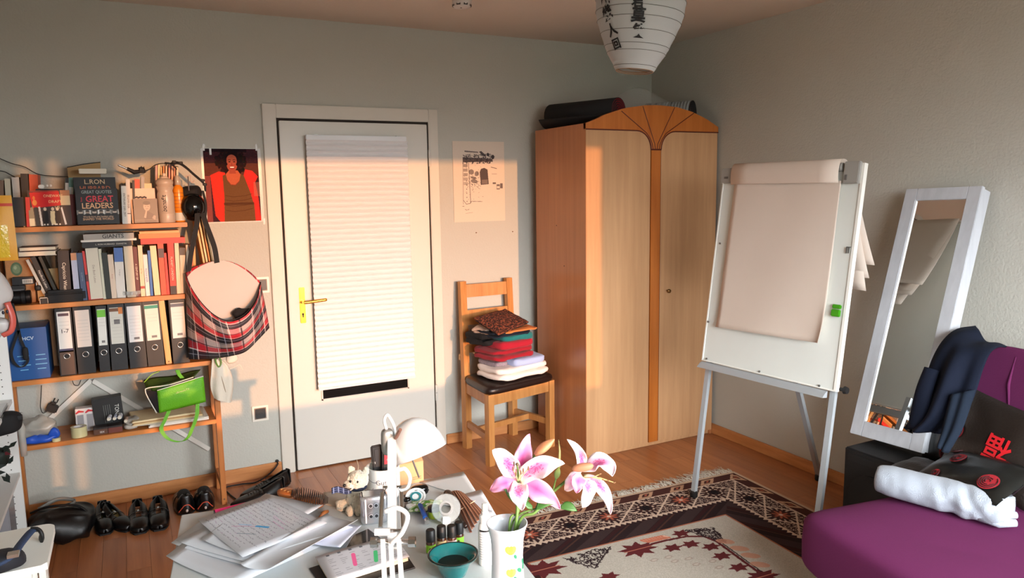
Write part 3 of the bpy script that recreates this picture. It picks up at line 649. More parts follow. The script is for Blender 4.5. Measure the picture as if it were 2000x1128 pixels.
def bwarp(x, y): aa = -math.pi/2-.25+y/rB; return Vector((pb_.x+rB*.925*math.cos(aa), SY+.045+rB*.925*math.sin(aa), z1+hB*.42+x))
letter(t, 'bonafit', .033, (0, 0, 0), (0, 0, 1), (-1, 0, 0), cov((52, 40, 40)), warp=lambda x, y: bwarp(x, -y), maxw=.08, bold=.01)
# amber bottle
pj = ony(352, 430, SY+.075); rJ = .022; hJ = ony(352, 363, SY+.075).z-z1
t = thing('amber_bottle', 'orange amber bottle with clear cap and striped label beside the grey bottle', 'bottle', (pj.x, SY+.075, z1))
MB().lathe([(rJ*.95, 0), (rJ*1.1, .004), (rJ*1.1, hJ*.9), (rJ*.95, hJ*.97), (rJ*.5, hJ*1.03), (rJ*.42, hJ*1.05)], (pj.x, SY+.075, z1), 24, True, True).build('body', mat('amber_plastic', (222, 132, 30), .25), t, smooth=40)
MB().lathe([(rJ*.55, hJ*1.03), (rJ*.6, hJ*1.05), (rJ*.55, hJ*1.2), (rJ*.3, hJ*1.3)], (pj.x, SY+.075, z1), 20, True, True).build('cap', mat('clear_cap', (190, 176, 160), .15, alpha=.7), t, smooth=40)
for k in range(6): MB().lathe([(rJ*1.115, hJ*(.3+.1*k)), (rJ*1.115, hJ*(.315+.1*k))], (pj.x, SY+.075, z1), 24, False).build('stripe', cov((150, 74, 20)), t)
MB().lathe([(rJ*1.112, hJ*.04), (rJ*1.112, hJ*.26)], (pj.x, SY+.075, z1), 24, False).build('label_patch', cov((196, 190, 176)), t)
# ---- second board
yS = SY+.03
rows2 = [
 ('dark brown thick book with big white lettering, second board, left group', (112, 134, 490), (117, 142), (56, 36, 30), 'Capriccio Wien', (232, 220, 200), .02, None),
 ('slim pale blue book with a tan top, beside the dark brown one', (137, 149, 494), (146, 158), (178, 184, 206), None, None, .01, [(.85, 1, (196, 136, 96)), (.06, .08, (60, 60, 90))]),
 ('steel blue book on the second board, left of the red spine', (149, 160, 494), (160, 172), (72, 84, 112), 'SCHRIFTEN', (150, 160, 176), .008, None),
 ('thin red spined book hugging the big white volume, second board', (160, 165, 490), (173, 178), (206, 54, 50), None, None, .01, [(.38, .52, (90, 30, 40))]),
 ('big white volume on the second board, widest spine of its row', (165, 192, 485), (178, 202), (214, 206, 186), 'Das Buch Leben', (150, 130, 116), .013, [(.0, .012, (190, 60, 50))]),
 ('narrow ivory book right of the big white volume, second board', (192, 197, 486), (202, 208), (206, 204, 180), None, None, .01, None),
 ('dark green book on the second board, right of the ivory one', (197, 209, 494), (207, 219), (48, 54, 40), None, None, .01, None),
 ('short cream pink book right of the dark green one, second board', (209, 221, 497), (219, 229), (222, 200, 176), 'Kreis', (190, 130, 110), .01, None),
 ('white book with a wide blue top, second board', (221, 240, 484), (228, 246), (224, 216, 204), 'N. Berger', (150, 140, 130), .008, [(.72, 1, (74, 108, 172))]),
 ('thick plain cream book right of the blue topped one, second board', (240, 259, 480), (249, 266), (212, 196, 168), None, None, .01, None),
 ('maroon book with white lettering on the second board', (259, 267, 482), (266, 275), (96, 26, 26), 'A CENTURY OF', (232, 206, 180), .011, None),
 ('cream pink slim book between the maroon and the blue lettered spines', (268, 278, 479), (276, 284), (232, 196, 160), 'der Tag', (190, 110, 80), .008, [(.15, .2, (170, 60, 50))]),
 ('white book with blue lettering on the second board', (279, 287, 497), (285, 294), (222, 214, 206), 'ALEXANDER', (44, 90, 160), .012, None),
 ('thin bright blue book beside the blue lettered white one', (288, 293, 489), (294, 300), (48, 104, 172), None, None, .01, None),
 ('tall wide cream book in the middle of the red spines, second board', (292, 305, 480), (302, 314), (236, 204, 158), None, None, .01, None),
 ('vermilion book with a dark block near the top, second board', (307, 319, 475), (315, 327), (226, 74, 40), None, None, .01, [(.72, .9, (84, 60, 62))]),
 ('thin scarlet book right of the vermilion one, lower than its neighbours', (319, 325, 494), (326, 332), (214, 50, 36), None, None, .01, None),
 ('broad red book with white vertical capitals and a dark foot, second board', (326, 339, 474), (333, 346), (198, 48, 32), 'PLANET LONDON', (236, 196, 170), .014, [(0, .16, (60, 34, 30))]),
 ('cream book right of the broad red one, second board', (340, 349, 473), (346, 354), (226, 200, 164), None, None, .01, None),
 ('white book with a dark top, partly behind the bag strap', (350, 362, 484), (354, 364), (216, 200, 178), None, None, .01, [(.84, 1, (80, 66, 60))]),
 ('slim white book with a grey label beside the dark strap', (363, 368, 478), (366, 372), (226, 210, 188), 'TIM', (70, 60, 60), .008, None)]
for lb, (a, b, ty), (c, d), col, tx, tcl, ts, bd in rows2:
    book(lb, 'book', G2, ((a, b, ty), (c, d)), z2, col, .17, yS, tx, tcl or (230, 224, 210), ts, band=bd)
# brochures leaning at the right end of the board
for k, (a, b, c, d, ty, col, s) in enumerate(((381, 384.5, 402, 406, 431, (226, 176, 110), 'tan'), (387, 390.5, 408, 411.5, 429, (244, 214, 160), 'cream'), (393, 396, 413.5, 416.5, 428, (214, 150, 84), 'orange brown'), (398.5, 402, 419, 423, 430, (240, 206, 150), 'pale straw'))):
    book('%s brochure leaning between the black bag straps at the board end' % s, 'brochure', 'brochures between the bag straps', ((a, b, ty), (c, d)), z2+.075, col, .2, SY+.04, name='brochure')
for k, (a, b, ty, col, s) in enumerate(((370, 376, 478, (190, 96, 40), 'russet'), (376, 381, 480, (222, 150, 74), 'amber'))):
    book('%s slim book behind the left bag strap, second board end' % s, 'book', G2, ((a, b, ty), (a+3, b+4)), z2, col, .16, SY+.06)
# leaning ones and box on the left
book('thin grey white magazine leaning far over on the second board', 'magazine', None, ((50, 56, 508), (92, 98)), z2, (190, 186, 176), .15, SY+.06, name='magazine')
book('black book with white lettered spine leaning on the second board', 'book', G2, ((58, 69, 503), (99, 110)), z2, (36, 34, 36), .15, SY+.06, 'Handbuch Leben', (226, 222, 214), .013)
book('olive black book leaning under the stacked white books', 'book', G2, ((74, 81, 502), (115, 121)), z2, (70, 62, 40), .15, SY+.065)
t, K = slab('tan_notebook', 'tan notebook showing its cover behind the leaning books', 'notebook', None, cover4(72, 118, 498, 560, SY+.12, .01, z2), .012, (206, 172, 116))
for (yy0, yy1, s) in ((483, 491, 'upper'), (492, 501, 'lower')):
    p0, p1 = ony(36, yy0, SY+.03), ony(110, yy0, SY+.03); q0 = ony(36, yy1, SY+.03)
    M = Matrix.Translation((p0.x, SY+.03, q0.z)); t = thing('lying_book', '%s of two white paged books lying flat over the leaning books' % s, 'book', ((p0.x+p1.x)/2, SY+.1, q0.z), 'white books lying on the second board')
    w = p1.x-p0.x; h = p0.z-q0.z-.001
    MB(M).box(0, w, 0, .14, 0, .002).box(0, w, 0, .14, h-.002, h).box(0, .003, 0, .14, .002, h-.002).build('cover', cov((214, 200, 186) if s == 'lower' else (96, 66, 52)), t)
    MB(M).box(.003, w-.004, .003, .137, .002, h-.002).build('pages', PAPER, t)
# stacks lying across the standing books
def lying(label, x0, x1, yt, yb2, col, txt=None, tcl=(60, 56, 52), ts=.02, y=SY+.02, d=.15, tilt=0, zb=None):
    p0, p1 = ony(x0, yb2, y), ony(x1, yb2, y); h = ony(x0, yt, y).z-p0.z; z = zb if zb is not None else p0.z
    M = Matrix.Translation((p0.x, y, z)) @ Matrix.Rotation(tilt, 4, 'Y'); w = p1.x-p0.x; c = .0025
    t = thing('lying_book', label, 'book', ((p0.x+p1.x)/2, y+d/2, z), 'books lying across the second board row')
    MB(M).box(0, w, 0, c, 0, h).box(0, w, c, d, 0, c).box(0, w, c, d, h-c, h).build('cover', cov(col), t)
    MB(M).box(.003, w-.003, c, d-.003, c, h-c).build('pages', PAPER, t)
    if txt: letter(t, txt, ts, M @ Vector((w*.58, -.001, h/2)), (1, 0, 0), (0, 0, 1), cov(tcl), maxw=w*.7, bold=.008)
    return z+h
zz = ony(160, 485, SY+.02).z
zz = lying('black lying book with small pale capitals, lowest of the left stack', 161, 258, 473, 484, (44, 40, 40), 'L. RON HUBBARD  DIANETIK', (196, 190, 176), .010, zb=zz+.002)
zz = lying('thin white lying book between the black and the grey lettered ones', 158, 267, 467, 471, (224, 218, 206), zb=zz+.0005)
zz = lying('grey lying book with large dark capitals, top of the left stack', 163, 262, 455, 466, (164, 156, 146), 'GIANTS', (40, 38, 38), .026, zb=zz+.0005)
zz = ony(276, 478, SY+.02).z
zz = lying('red lying book below the brown ones, second board right', 275, 362, 466, 477, (214, 50, 38), zb=zz+.002)
zz = lying('brown lying book on the red one, second board right', 271, 352, 455, 464, (196, 124, 62), zb=zz+.0005)
zz = lying('orange brown curled magazine on top of the brown lying book', 272, 350, 447, 452, (222, 156, 92), zb=zz+.0005, d=.13)
# left end clutter of the second board
q = [ony(x, y, SY+.09) for x, y in ((10, 509), (62, 500), (66, 560), (22, 545))]
cvb = Cv(100, 90, (190, 132, 84)); cvb.ell(40, 34, 22, 22, (96, 116, 84)).ell(40, 34, 15, 15, (130, 144, 108)).ell(36, 30, 6, 6, (170, 176, 140)); cvb.noise(.02)
p0, p1 = ony(8, 505, SY+.10), ony(62, 505, SY+.10)
t = thing('kraft_box', 'brown cardboard box with a round green sticker at the left of the second board', 'box', ((p0.x+p1.x)/2, SY+.14, z2))
MB().box(p0.x, p1.x, SY+.10, SY+.19, z2, p0.z, .002).build('body', mat('kraft_card', (184, 128, 82), .8), t)
MB().quad((p0.x+.002, SY+.0992, z2+.08), (p1.x-.002, SY+.0992, z2+.08), (p1.x-.002, SY+.0992, p0.z-.002), (p0.x+.002, SY+.0992, p0.z-.002)).build('printed_front', imat('kraft_sticker', cvb, .8), t)
def gadget(name, label, cat, x0, x1, yt, yb2, y, d, col, extra=None, bev=.006, zf=z2, rough=.45):
    p0, p1 = ony(x0, yb2, y), ony(x1, yt, y); z = zf if zf is not None else p0.z; h = p1.z-p0.z
    t = thing(name, label, cat, ((p0.x+p1.x)/2, y+d/2, z)); MB().box(p0.x, p1.x, y, y+d, z, z+h, bev).build('body', mat('m_%s_%d' % (name, col[0]), col, rough), t, smooth=30)
    return t, p0.x, p1.x, z, z+h
t, a, b, c, d = gadget('charger_box', 'black charger carton with a white barcode label on the second board', 'box', 24, 65, 540, 557, SY+.055, .045, (34, 32, 34), bev=.002, zf=None)
MB().box(lerp(a, b, .48), lerp(a, b, .95), SY+.054, SY+.056, lerp(c, d, .15), lerp(c, d, .72)).build('barcode_label', cov((214, 208, 196)), t)
for k in range(9): MB().box(lerp(a, b, .52+.045*k), lerp(a, b, .52+.045*k+.018), SY+.0532, SY+.0542, lerp(c, d, .24), lerp(c, d, .62)).build('bar', cov((70, 64, 60)), t)
for (xx) in (27, 60):
    pass
t2, a2, b2, c2, d2 = gadget('small_carton', 'dark carton under the charger carton at the board\'s left', 'box', 22, 48, 557, 570, SY+.05, .05, (40, 38, 38), bev=.003, zf=None)
MB().box(a2+.004, b2-.004, SY+.049, SY+.0505, c2+.004, c2+.01).build('print_line', cov((90, 88, 86)), t2)
t = thing('camera_lens', 'black round camera lens lying at the left end of the second board', 'lens', ony(40, 592, SY+.035))
p = ony(40, 580, SY+.035); M = Matrix.Translation((p.x, SY+.05, z2+.032)) @ Matrix.Rotation(math.pi/2, 4, 'Y')
MB(M).lathe([(.024, -.045), (.031, -.042), (.031, .0), (.029, .002), (.029, .02), (.031, .022), (.031, .038), (.026, .04)], n=28, cap1=True).build('barrel', mat('lens_black', (22, 22, 24), .35), t, smooth=30)
MB(M).lathe([(.0315, .004), (.0318, .018)], n=28, cap0=False).build('grip_ring', mat('matt_black', 0), t)
MB(M).lathe([(.022, .0402), (.0, .036)], n=24, cap0=False).build('glass', mat('lens_glass', (40, 44, 60), .05), t, smooth=True)
t, a, b, c, d = gadget('camera_pouch', 'long black padded case lying on the front of the second board', 'case', 89, 166, 563, 592, SY+.004, .06, (22, 21, 22), bev=.012, rough=.7)
MB().tube([(a+.01, SY+.003, d-.018), (b-.012, SY+.003, d-.018)], .0018, 6).build('zip', mat('matt_black', 0), t)
t, a, b, c, d = gadget('small_cube', 'little black cube gadget with silver rim beside the long black case', 'gadget', 79, 93, 583, 596, SY+.012, .02, (24, 24, 26), bev=.003)
MB().box(a-.001, b+.001, SY+.0105, SY+.013, d-.003, d).box(a-.001, a+.001, SY+.0105, SY+.013, c, d).box(b-.001, b+.001, SY+.0105, SY+.013, c, d).build('silver_rim', mat('aluminium', 0), t)
p = ony(74, 562, SY+.05); t = thing('plug_adapter', 'small black plug hanging in front of the leaning magazine', 'plug', p)
MB().sell(p, (.013, .01, .012), .5, .6, 14, 10).build('body', mat('matt_black', 0), t, smooth=True)
for s in (-.005, .005): MB().cyl(p+Vector((s, 0, .01)), p+Vector((s, 0, .026)), .002, n=8).build('pin', mat('aluminium', 0), t)
# glass dish at the front of the second board
pg = ony(258, 577, SY+.035)
t = thing('glass_dish', 'cut glass dish standing in front of the books on the second board', 'dish', (pg.x, SY+.04, z2))
gl = mat('clear_glass', (225, 232, 230), .04, alpha=.28, spec=1.)
n = 12; rD = .042
MB().lathe([(.024, .0), (.03, .003), (rD, .026), (rD+.002, .03), (rD-.003, .03), (.028, .008), (.0, .006)], (pg.x, SY+.045, z2), 12, True).build('bowl', gl, t)
for k in range(12):
    a = 2*math.pi*k/12; MB().sell((pg.x+.038*math.cos(a), SY+.045+.038*math.sin(a), z2+.02), (.006, .006, .009), nu=8, nv=6).build('facet', gl, t)
# ---- third board: blue box and ring binders
yB = SY+.02
p0, p1 = ony(22, 745, yB), ony(100, 745, yB); zt_ = ony(60, 640, yB).z
t = thing('blue_box', 'blue cardboard box with pale print standing at the left of the third board', 'box', ((p0.x+p1.x)/2, yB+.09, z3))
MB().box(p0.x, p1.x, yB, yB+.2, z3, zt_, .002).build('body', mat('box_blue', (20, 78, 140), .4, var=.08), t)
cyan = cov((110, 176, 214))
for i, (x, ws) in enumerate(((.36, (.30, .26, .34, .2)), (.80, (.24, .28, .3, .22)))):
    for j, w in enumerate(ws): MB().box(lerp(p0.x, p1.x, x-w/2), lerp(p0.x, p1.x, x+w/2), yB-.0012, yB, lerp(z3, zt_, .46-.09*j), lerp(z3, zt_, .475-.09*j)).build('print_line', cyan, t)
letter(t, 'HCV', .022, (lerp(p0.x, p1.x, .52), yB-.001, lerp(z3, zt_, .80)), (1, 0, 0), (0, 0, 1), cov((190, 206, 220)), bold=.02)
blk = mat('binder_black', (30, 29, 30), .45, bump=.1, bs=400)
lab_w = mat('label_white', (226, 220, 212), .6)
ring = mat('steel', (190, 188, 184), .25, .9)
binders = [
 ('ring binder numbered by hand, first from the left on the third board', (104, 140, 603), (118, 150), (92, 66, 50), (228, 224, 216)),
 ('ring binder with a plain ruled label, second from the left', (140, 177, 600), (153, 189), None, (226, 210, 196)),
 ('narrow ring binder with a lime green label head', (184, 208, 598), (194, 214), None, (222, 222, 214)),
 ('ring binder with a brown orange label head, grey label', (208, 242, 595), (217, 250), None, (206, 204, 192)),
 ('ring binder with a plain white label, left of the teal headed one', (243, 277, 592), (254, 290), None, (224, 220, 216)),
 ('ring binder with a teal label head, left of the wooden divider', (277, 311, 589), (291, 325), None, (228, 214, 200)),
 ('ring binder with a grey headed label right of the wooden divider', (328, 362, 586), (339, 372), None, (222, 214, 206))]
for k, (lb, T, B, foot_c, lc) in enumerate(binders):
    (tx0, tx1, ty), (bx0, bx1) = T, B
    pt0, pt1 = ony(tx0, ty, yB), ony(tx1, ty, yB)
    def footx(px):
        lo, hi = ty, 900
        for _ in range(40):
            m = (lo+hi)/2
            if ony(px, m, yB).z > z3: lo = m
            else: hi = m
        return ony(px, lo, yB)
    b0, b1 = footx(bx0), footx(bx1); w = (pt1.x-pt0.x+b1.x-b0.x)/2-.003; h = min(pt0.z-z3, .318); lean = math.atan2((pt0.x+pt1.x-b0.x-b1.x)/2, h)*.6
    M = Matrix.Translation(((b0.x+b1.x+pt0.x+pt1.x)/4, yB, z3+abs(math.sin(lean))*w/2)) @ Matrix.Rotation(lean, 4, 'Y')
    t = thing('ring_binder', lb, 'binder', M @ Vector((0, 0, 0)), 'ring binders on the third board')
    MB(M).box(-w/2, w/2, 0, .003, 0, h, .0008).box(-w/2, -w/2+.003, .003, .26, 0, h).box(w/2-.003, w/2, .003, .26, 0, h).build('cover', blk, t)
    MB(M).box(-w/2+.004, w/2-.004, .03, .23, .012, h-.03).build('sheets', PAPER, t)
    MB(M).box(-w*.40, w*.40, -.0012, .0002, h*.40, h*.95).build('label_sheet', mat('label_%d' % k, lc, .6), t)
    if foot_c: MB(M).box(-w*.42, w*.42, -.0014, .0004, .004, h*.37).build('foot_strip', cov(foot_c), t); MB(M).box(-w*.42, w*.42, -.0014, .0004, h*.35, h*.40).build('foot_strip', cov((66, 62, 92)), t)
    RM = M @ Matrix.Translation((0, -.001, h*.29)) @ Matrix.Rotation(math.pi/2, 4, 'X')
    MB(RM).tube([(.0125*math.cos(a), .0125*math.sin(a), .001) for a in np.linspace(0, 2*math.pi, 20, endpoint=False)], .0025, 8, closed=True).build('finger_ring', ring, t, smooth=True)
    MB(RM).cyl((0, 0, -.0005), (0, 0, .0006), .0105, n=18).build('finger_hole', mat('keyhole_black', 0), t)
    heads = {2: (110, 190, 50), 3: (112, 70, 40), 5: (40, 140, 116), 6: (90, 90, 100)}
    if k in heads: MB(M).box(-w*.40, w*.40, -.0018, .0, h*(.83 if k == 2 else .89), h*.94).build('label_head', cov(heads[k]), t)
    if k == 3: MB(M).box(w*.14, w*.40, -.0022, .0, h*.85, h*.95).build('label_head', cov((206, 120, 50)), t)
    R3 = M.to_3x3()
    if k == 0: letter(t, '1-7', .026, M @ Vector((0, -.0018, h*.66)), R3 @ V(1, 0, 0), R3 @ V(0, 0, 1), cov((40, 38, 40)), bold=.005); MB(M).box(-w*.32, w*.32, -.0018, 0, h*.885, h*.925).build('print_line', cov((86, 60, 66)), t)
    for j in range(7 if k in (1, 3, 4) else 3): MB(M).box(-w*.3, w*.3, -.0016, 0, h*(.80-.05*j)-.0006, h*(.80-.05*j)+.0003).build('ruled_line', cov((170, 164, 158)), t)
    if k in (3, 4, 5, 6, 2): MB(M).box(-w*.12 if k != 3 else -w*.16, w*.2, -.0016, 0, h*(.44 if k != 3 else .70), h*(.475 if k != 3 else .77)).build('print_block', cov((110, 106, 104)), t)
p0, p1 = ony(312, 600, yB), ony(327, 600, yB); zt_ = ony(318, 587, yB).z
t = thing('wooden_divider', 'upright pale wooden divider between two binders on the third board', 'slat', ((p0.x+p1.x)/2+.01, yB+.1, z3))
M = Matrix.Translation((p0.x+.022, yB+.005, z3+.001)) @ Matrix.Rotation(-.04, 4, 'Y')
MB(M).box(-.013, .013, 0, .2, 0, zt_-z3, .002).build('board', wood('slat_wood', (206, 150, 84), (226, 176, 110), (3, 3, .3), 9), t)
MB(M).cyl((0, -.0008, .012), (0, .001, .012), .004, n=8).build('nail', mat('screw_dull', 0), t)
# ---- fourth board
p = ony(103, 795, -.02); t = thing('power_adapter', 'black plug adapter hanging on its cable under the third board', 'plug', (p.x, p.y-.02, p.z-.03))
MB(Matrix.Translation((p.x, -.035, p.z)) @ Matrix.Rotation(.5, 4, 'Y')).box(-.024, .024, -.012, .014, -.02, .02, .005).box(-.016, .006, -.01, .01, .018, .032, .003).build('body', mat('matt_black', 0), t)
for s in (-.010, .006): MB(Matrix.Translation((p.x, -.035, p.z)) @ Matrix.Rotation(.5, 4, 'Y')).cyl((s, 0, .03), (s, 0, .05), .0025, n=8).build('pin', mat('matt_black', 0), t)
MB().tube(bez([ony(81, 752, -.035), ony(80, 775, -.035), ony(79, 795, -.035), ony(84, 806, -.035), (p.x-.024, -.035, p.z-.012)], 8), .002, 6).build('cable', mat('matt_black', 0), t, smooth=True)
MB().tube(bez([ony(141, 742, -.03), ony(145, 751, -.03), ony(153, 752, -.03), ony(158, 742, -.03)], 8), .0018, 6).build('cable_loop', mat('matt_black', 0), t, smooth=True)
bag_clear = mat('cloudy_plastic', (190, 188, 178), .25, alpha=.55, spec=.5)
def crumple(c, rad, amp, seed, e=.8, zm=z4):
    b = MB().sell(c, rad, e, e, 30, 18, amp, 26, seed); b.v = [V(q.x, q.y, max(q.z, zm)) for q in b.v]; return b
p = ony(72, 833, SY+.07); t = thing('plastic_bag', 'cloudy plastic bag crumpled at the left end of the fourth board', 'bag', (p.x, SY+.08, z4))
crumple((p.x+.005, SY+.08, z4+.055), (.075, .05, .05), .022, 3).build('film', bag_clear, t, smooth=True)
crumple((p.x+.0, SY+.085, z4+.02), (.06, .04, .018), .01, 5).build('contents', cov((150, 150, 140)), t, smooth=True)
p = ony(76, 852, SY+.02); t = thing('blue_bag', 'crumpled bright blue bag at the front edge of the fourth board', 'bag', (p.x, SY+.02, z4))
crumple((p.x-.002, SY+.03, z4+.018), (.075, .022, .02), .012, 9, .9).build('film', mat('blue_film', (36, 84, 190), .35), t, smooth=True)
crumple((p.x+.06, SY+.035, z4+.03), (.02, .016, .026), .012, 12, .9).build('knot', mat('blue_film', 0), t, smooth=True)
def tape(label, px, py, r, h, y, col, name='tape_roll'):
    p = ony(px, py, y); t = thing(name, label, 'tape', (p.x, y, z4)); c = (p.x, y, z4)
    MB().lathe([(r*.66, 0), (r, 0), (r, h), (r*.66, h)], c, 30, False).build('tape', mat('tape_%d' % col[0], col, .25), t, smooth=30)
    MB().lathe([(r*.60, 0), (r*.66, 0), (r*.66, h), (r*.60, h), (r*.60, 0)], c, 30, False).build('core', mat('tape_core', (206, 200, 196), .7), t, smooth=30)
tape('wide roll of yellowish clear packing tape on the fourth board', 155, 848, .034, .048, SY+.045, (206, 198, 150))
tape('small roll of clear tape at the front edge of the fourth board', 110, 858, .018, .016, SY+.02, (206, 190, 166))
p0, p1 = ony(148, 822, SY+.11), ony(186, 822, SY+.11); zt_ = ony(165, 797, SY+.11).z
t = thing('red_white_box', 'small white carton with red swooshes behind the packing tape', 'box', ((p0.x+p1.x)/2, SY+.13, z4))
MB().box(p0.x, p1.x, SY+.11, SY+.16, z4, zt_, .002).build('body', mat('carton_white', (214, 208, 204), .5), t)
red = cov((196, 36, 44))
w = p1.x-p0.x
for s in (0, .5):
    MB().tube([(p0.x+w*(s+.03), SY+.1092, zt_-.022), (p0.x+w*(s+.2), SY+.1092, zt_-.012), (p0.x+w*(s+.46), SY+.1092, zt_-.016)], [(.0004, .003), (.0004, .006), (.0004, .003)], 8, flat=(0, 1, 0)).build('swoosh', red, t)
    MB().box(p0.x+w*(s+.08), p0.x+w*(s+.42), SY+.1092, SY+.110, z4+.012, zt_-.03).build('print_panel', cov((150, 146, 148)), t)
p0, p1 = ony(186, 822, SY+.10), ony(243, 815, SY+.10); zt_ = ony(200, 781, SY+.10).z
M = Matrix.Translation((p0.x, SY+.10, z4)) @ Matrix.Rotation(-.06, 4, 'Y')
t = thing('black_carton', 'black carton with pale vertical lettering on the fourth board', 'box', ((p0.x+p1.x)/2, SY+.13, z4)); w = p1.x-p0.x; h = zt_-z4
MB(M).box(0, w, 0, .06, .007, h+.004, .002).build('body', mat('carton_black', (38, 40, 40), .45), t)
letter(t, 'TONER', .026, M @ V(w*.80, -.001, h*.52), (0, 0, -1), (1, 0, 0), cov((214, 214, 206)), maxw=.075)
for k in range(4): MB(M).box(w*(.36+.07*k), w*(.375+.07*k), -.001, 0, h*.2, h*.8).build('print_line', cov((110, 112, 108)), t)
MB(M).box(-.001, w+.001, -.001, .061, h-.012, h+.005, .002).build('lid', mat('carton_black', 0), t)
for k, (px, col, s) in enumerate(((197, (92, 58, 40), 'brown'), (226, (110, 52, 40), 'reddish brown'))):
    p0, p1 = ony(px-14, 846, SY+.02), ony(px+14, 846, SY+.02); zt_ = ony(px, 830, SY+.02).z
    t = thing('small_carton', '%s little box with a dark lid at the front of the fourth board' % s, 'box', (p0.x+.03, SY+.04, z4))
    MB().box(p0.x, p1.x, SY+.02, SY+.07, z4, z4+.03, .002).build('body', mat('m_small_%d' % k, col, .5), t)
    MB().box(p0.x-.001, p1.x+.001, SY+.019, SY+.071, z4+.024, z4+.034, .002).build('lid', mat('m_small_lid', (58, 46, 42), .5), t)
    if k == 0: letter(t, 'SEX', .012, ((p0.x+p1.x)/2+.006, SY+.0188, z4+.012), (1, 0, 0), (0, 0, 1), cov((226, 222, 214)))
for k, (px, py, r, col, s) in enumerate(((213, 816, .010, (206, 206, 210), 'white capped'), (224, 815, .009, (170, 180, 196), 'bluish'), (234, 813, .010, (196, 200, 204), 'clear'), (246, 820, .009, (190, 160, 140), 'pinkish'))):
    p = ony(px, py, SY+.055); t = thing('vial', '%s little bottle lying on the clutter of the fourth board' % s, 'bottle', p-Vector((0, 0, r)), 'little bottles on the fourth board')
    MB().tube([p+V(0, -.012, 0), p+V(.004, .025, .002)], r, 12).build('body', mat('vial_%d' % k, col, .2), t, smooth=40); MB().tube([p+V(-.002, -.022, 0), p+V(0, -.012, 0)], r*.75, 12).build('cap', mat('card_white', 0), t, smooth=40)
# paper pile at the right end of the fourth board
zz = z4; pile = [((228, 224, 214), 'blue-white sleeved letter', .014, 290, 408), ((206, 196, 176), 'buff folded newspaper', .008, 262, 402), ((226, 200, 150), 'cream stapled booklet', .008, 258, 396), ((196, 150, 96), 'brown envelope', .006, 262, 392), ((234, 214, 170), 'pale cream booklet', .008, 256, 388)]
for k, (col, s, h, a, b) in enumerate(pile):
    p0, p1 = ony(a, 840, SY+.02), ony(b, 832, SY+.02); rz = (.02, -.05, .03, -.03, .05)[k]
    M = Matrix.Translation(((p0.x+p1.x)/2, SY+.13, zz)) @ Matrix.Rotation(rz, 4, 'Z'); w = p1.x-p0.x
    t = thing('paper_pile_item', '%s in the pile at the fourth board\'s right end' % s, 'papers', (p0.x+w/2, SY+.13, zz), 'papers piled on the fourth board')
    MB(M).box(-w/2, w/2, -.115, .09, .0004, h*.5, 0).build('lower_leaf', mat('pap_%d' % col[0], col, .7), t)
    MB(M @ Matrix.Rotation(.02, 4, 'Z')).box(-w/2+.004, w/2-.002, -.112, .088, h*.5+.0003, h-.0004, 0).build('upper_leaf', mat('pap_%d' % (col[0]-3), tuple(max(0, v-8) for v in col), .7), t)
    zz += h
p = ony(264, 826, SY+.05); t = thing('newspaper_roll', 'crumpled grey newspaper scraps left of the paper pile', 'papers', (p.x, SY+.05, z4))
crumple((p.x-.012, SY+.07, z4+.028), (.034, .04, .028), .012, 31).build('scrap', cov((150, 144, 134)), t, smooth=False)
crumple((p.x-.02, SY+.045, z4+.012), (.03, .022, .012), .008, 33).build('scrap', cov((176, 170, 160)), t, smooth=False)
# ================================================================== HANGING THINGS, SHOES, LEFT BOOKCASE
blackf = mat('black_webbing', (26, 24, 26), .75, bump=.2, bs=500)
# plaid tote bag
def plaid(w, h, base, seed=0):
    cv = Cv(w, h, base); P = w/2.5
    X, Y = np.meshgrid(np.arange(w)/P, np.arange(h)/P)
    def band(T, a, b): f = T % 1; return (f >= a) & (f < b)
    A = cv.a
    for T in (X, Y):
        for (a, b, col, k) in ((.0, .30, (22, 24, 30), .80), (.36, .58, (196, 24, 36), .62), (.66, .90, (206, 192, 180), .5)):
            m = band(T, a, b); A[m] = A[m]*(1-k)+np.array(col)/255*k
    for T in (X, Y):
        for p_, col in ((.33, (236, 226, 214)), (.62, (40, 30, 34)), (.93, (226, 216, 206)), (.16, (150, 150, 160))):
            m = band(T, p_, p_+.025); A[m] = A[m]*.25+np.array(col)/255*.75
    return cv.noise(.02)
tote_out = imat('tote_plaid', plaid(256, 256, (170, 120, 120)), .55)
rim_b = [ony(x, y, -.33) for x, y in ((362, 534), (376, 523), (400, 514), (430, 508), (460, 514), (488, 530), (509, 551))]
rim_f = [ony(x, y, yy) for x, y, yy in ((362, 534, -.33), (372, 560, -.37), (392, 590, -.42), (418, 615, -.45), (446, 626, -.46), (478, 614, -.45), (500, 585, -.40), (509, 551, -.33))]
bot = [ony(x, y, -.35) for x, y in ((369, 701), (392, 700), (420, 697), (450, 692), (478, 684), (503, 662), (526, 640))]
def sample(P, u):
    u = max(0, min(1, u))*(len(P)-1); i = min(int(u), len(P)-2); return lerp(P[i], P[i+1], u-i)
def smo(P): return bez(P, 8)
rb, rf_, bo = smo(rim_b), smo(rim_f), smo(bot)
bo2 = [b+V(0, -.03*math.sin(math.pi*i/(len(bo)-1)), 0) for i, b in enumerate(bo)]
def back_fn(u, v):
    p = lerp(sample(rb, u), sample(bo, u), v); p.y = lerp(-.325, -.34, v); return p
def front_fn(u, v):
    p = lerp(sample(rf_, u), sample(bo2, u), v); bulge = math.sin(math.pi*u)**.7*math.sin(math.pi*min(1, .25+v*.72))
    p.y -= .055*bulge; p.y += .012*math.sin(u*9+v*2)*math.sin(math.pi*v); return p
cen = (sample(rb, .5)+sample(bo, .5))/2
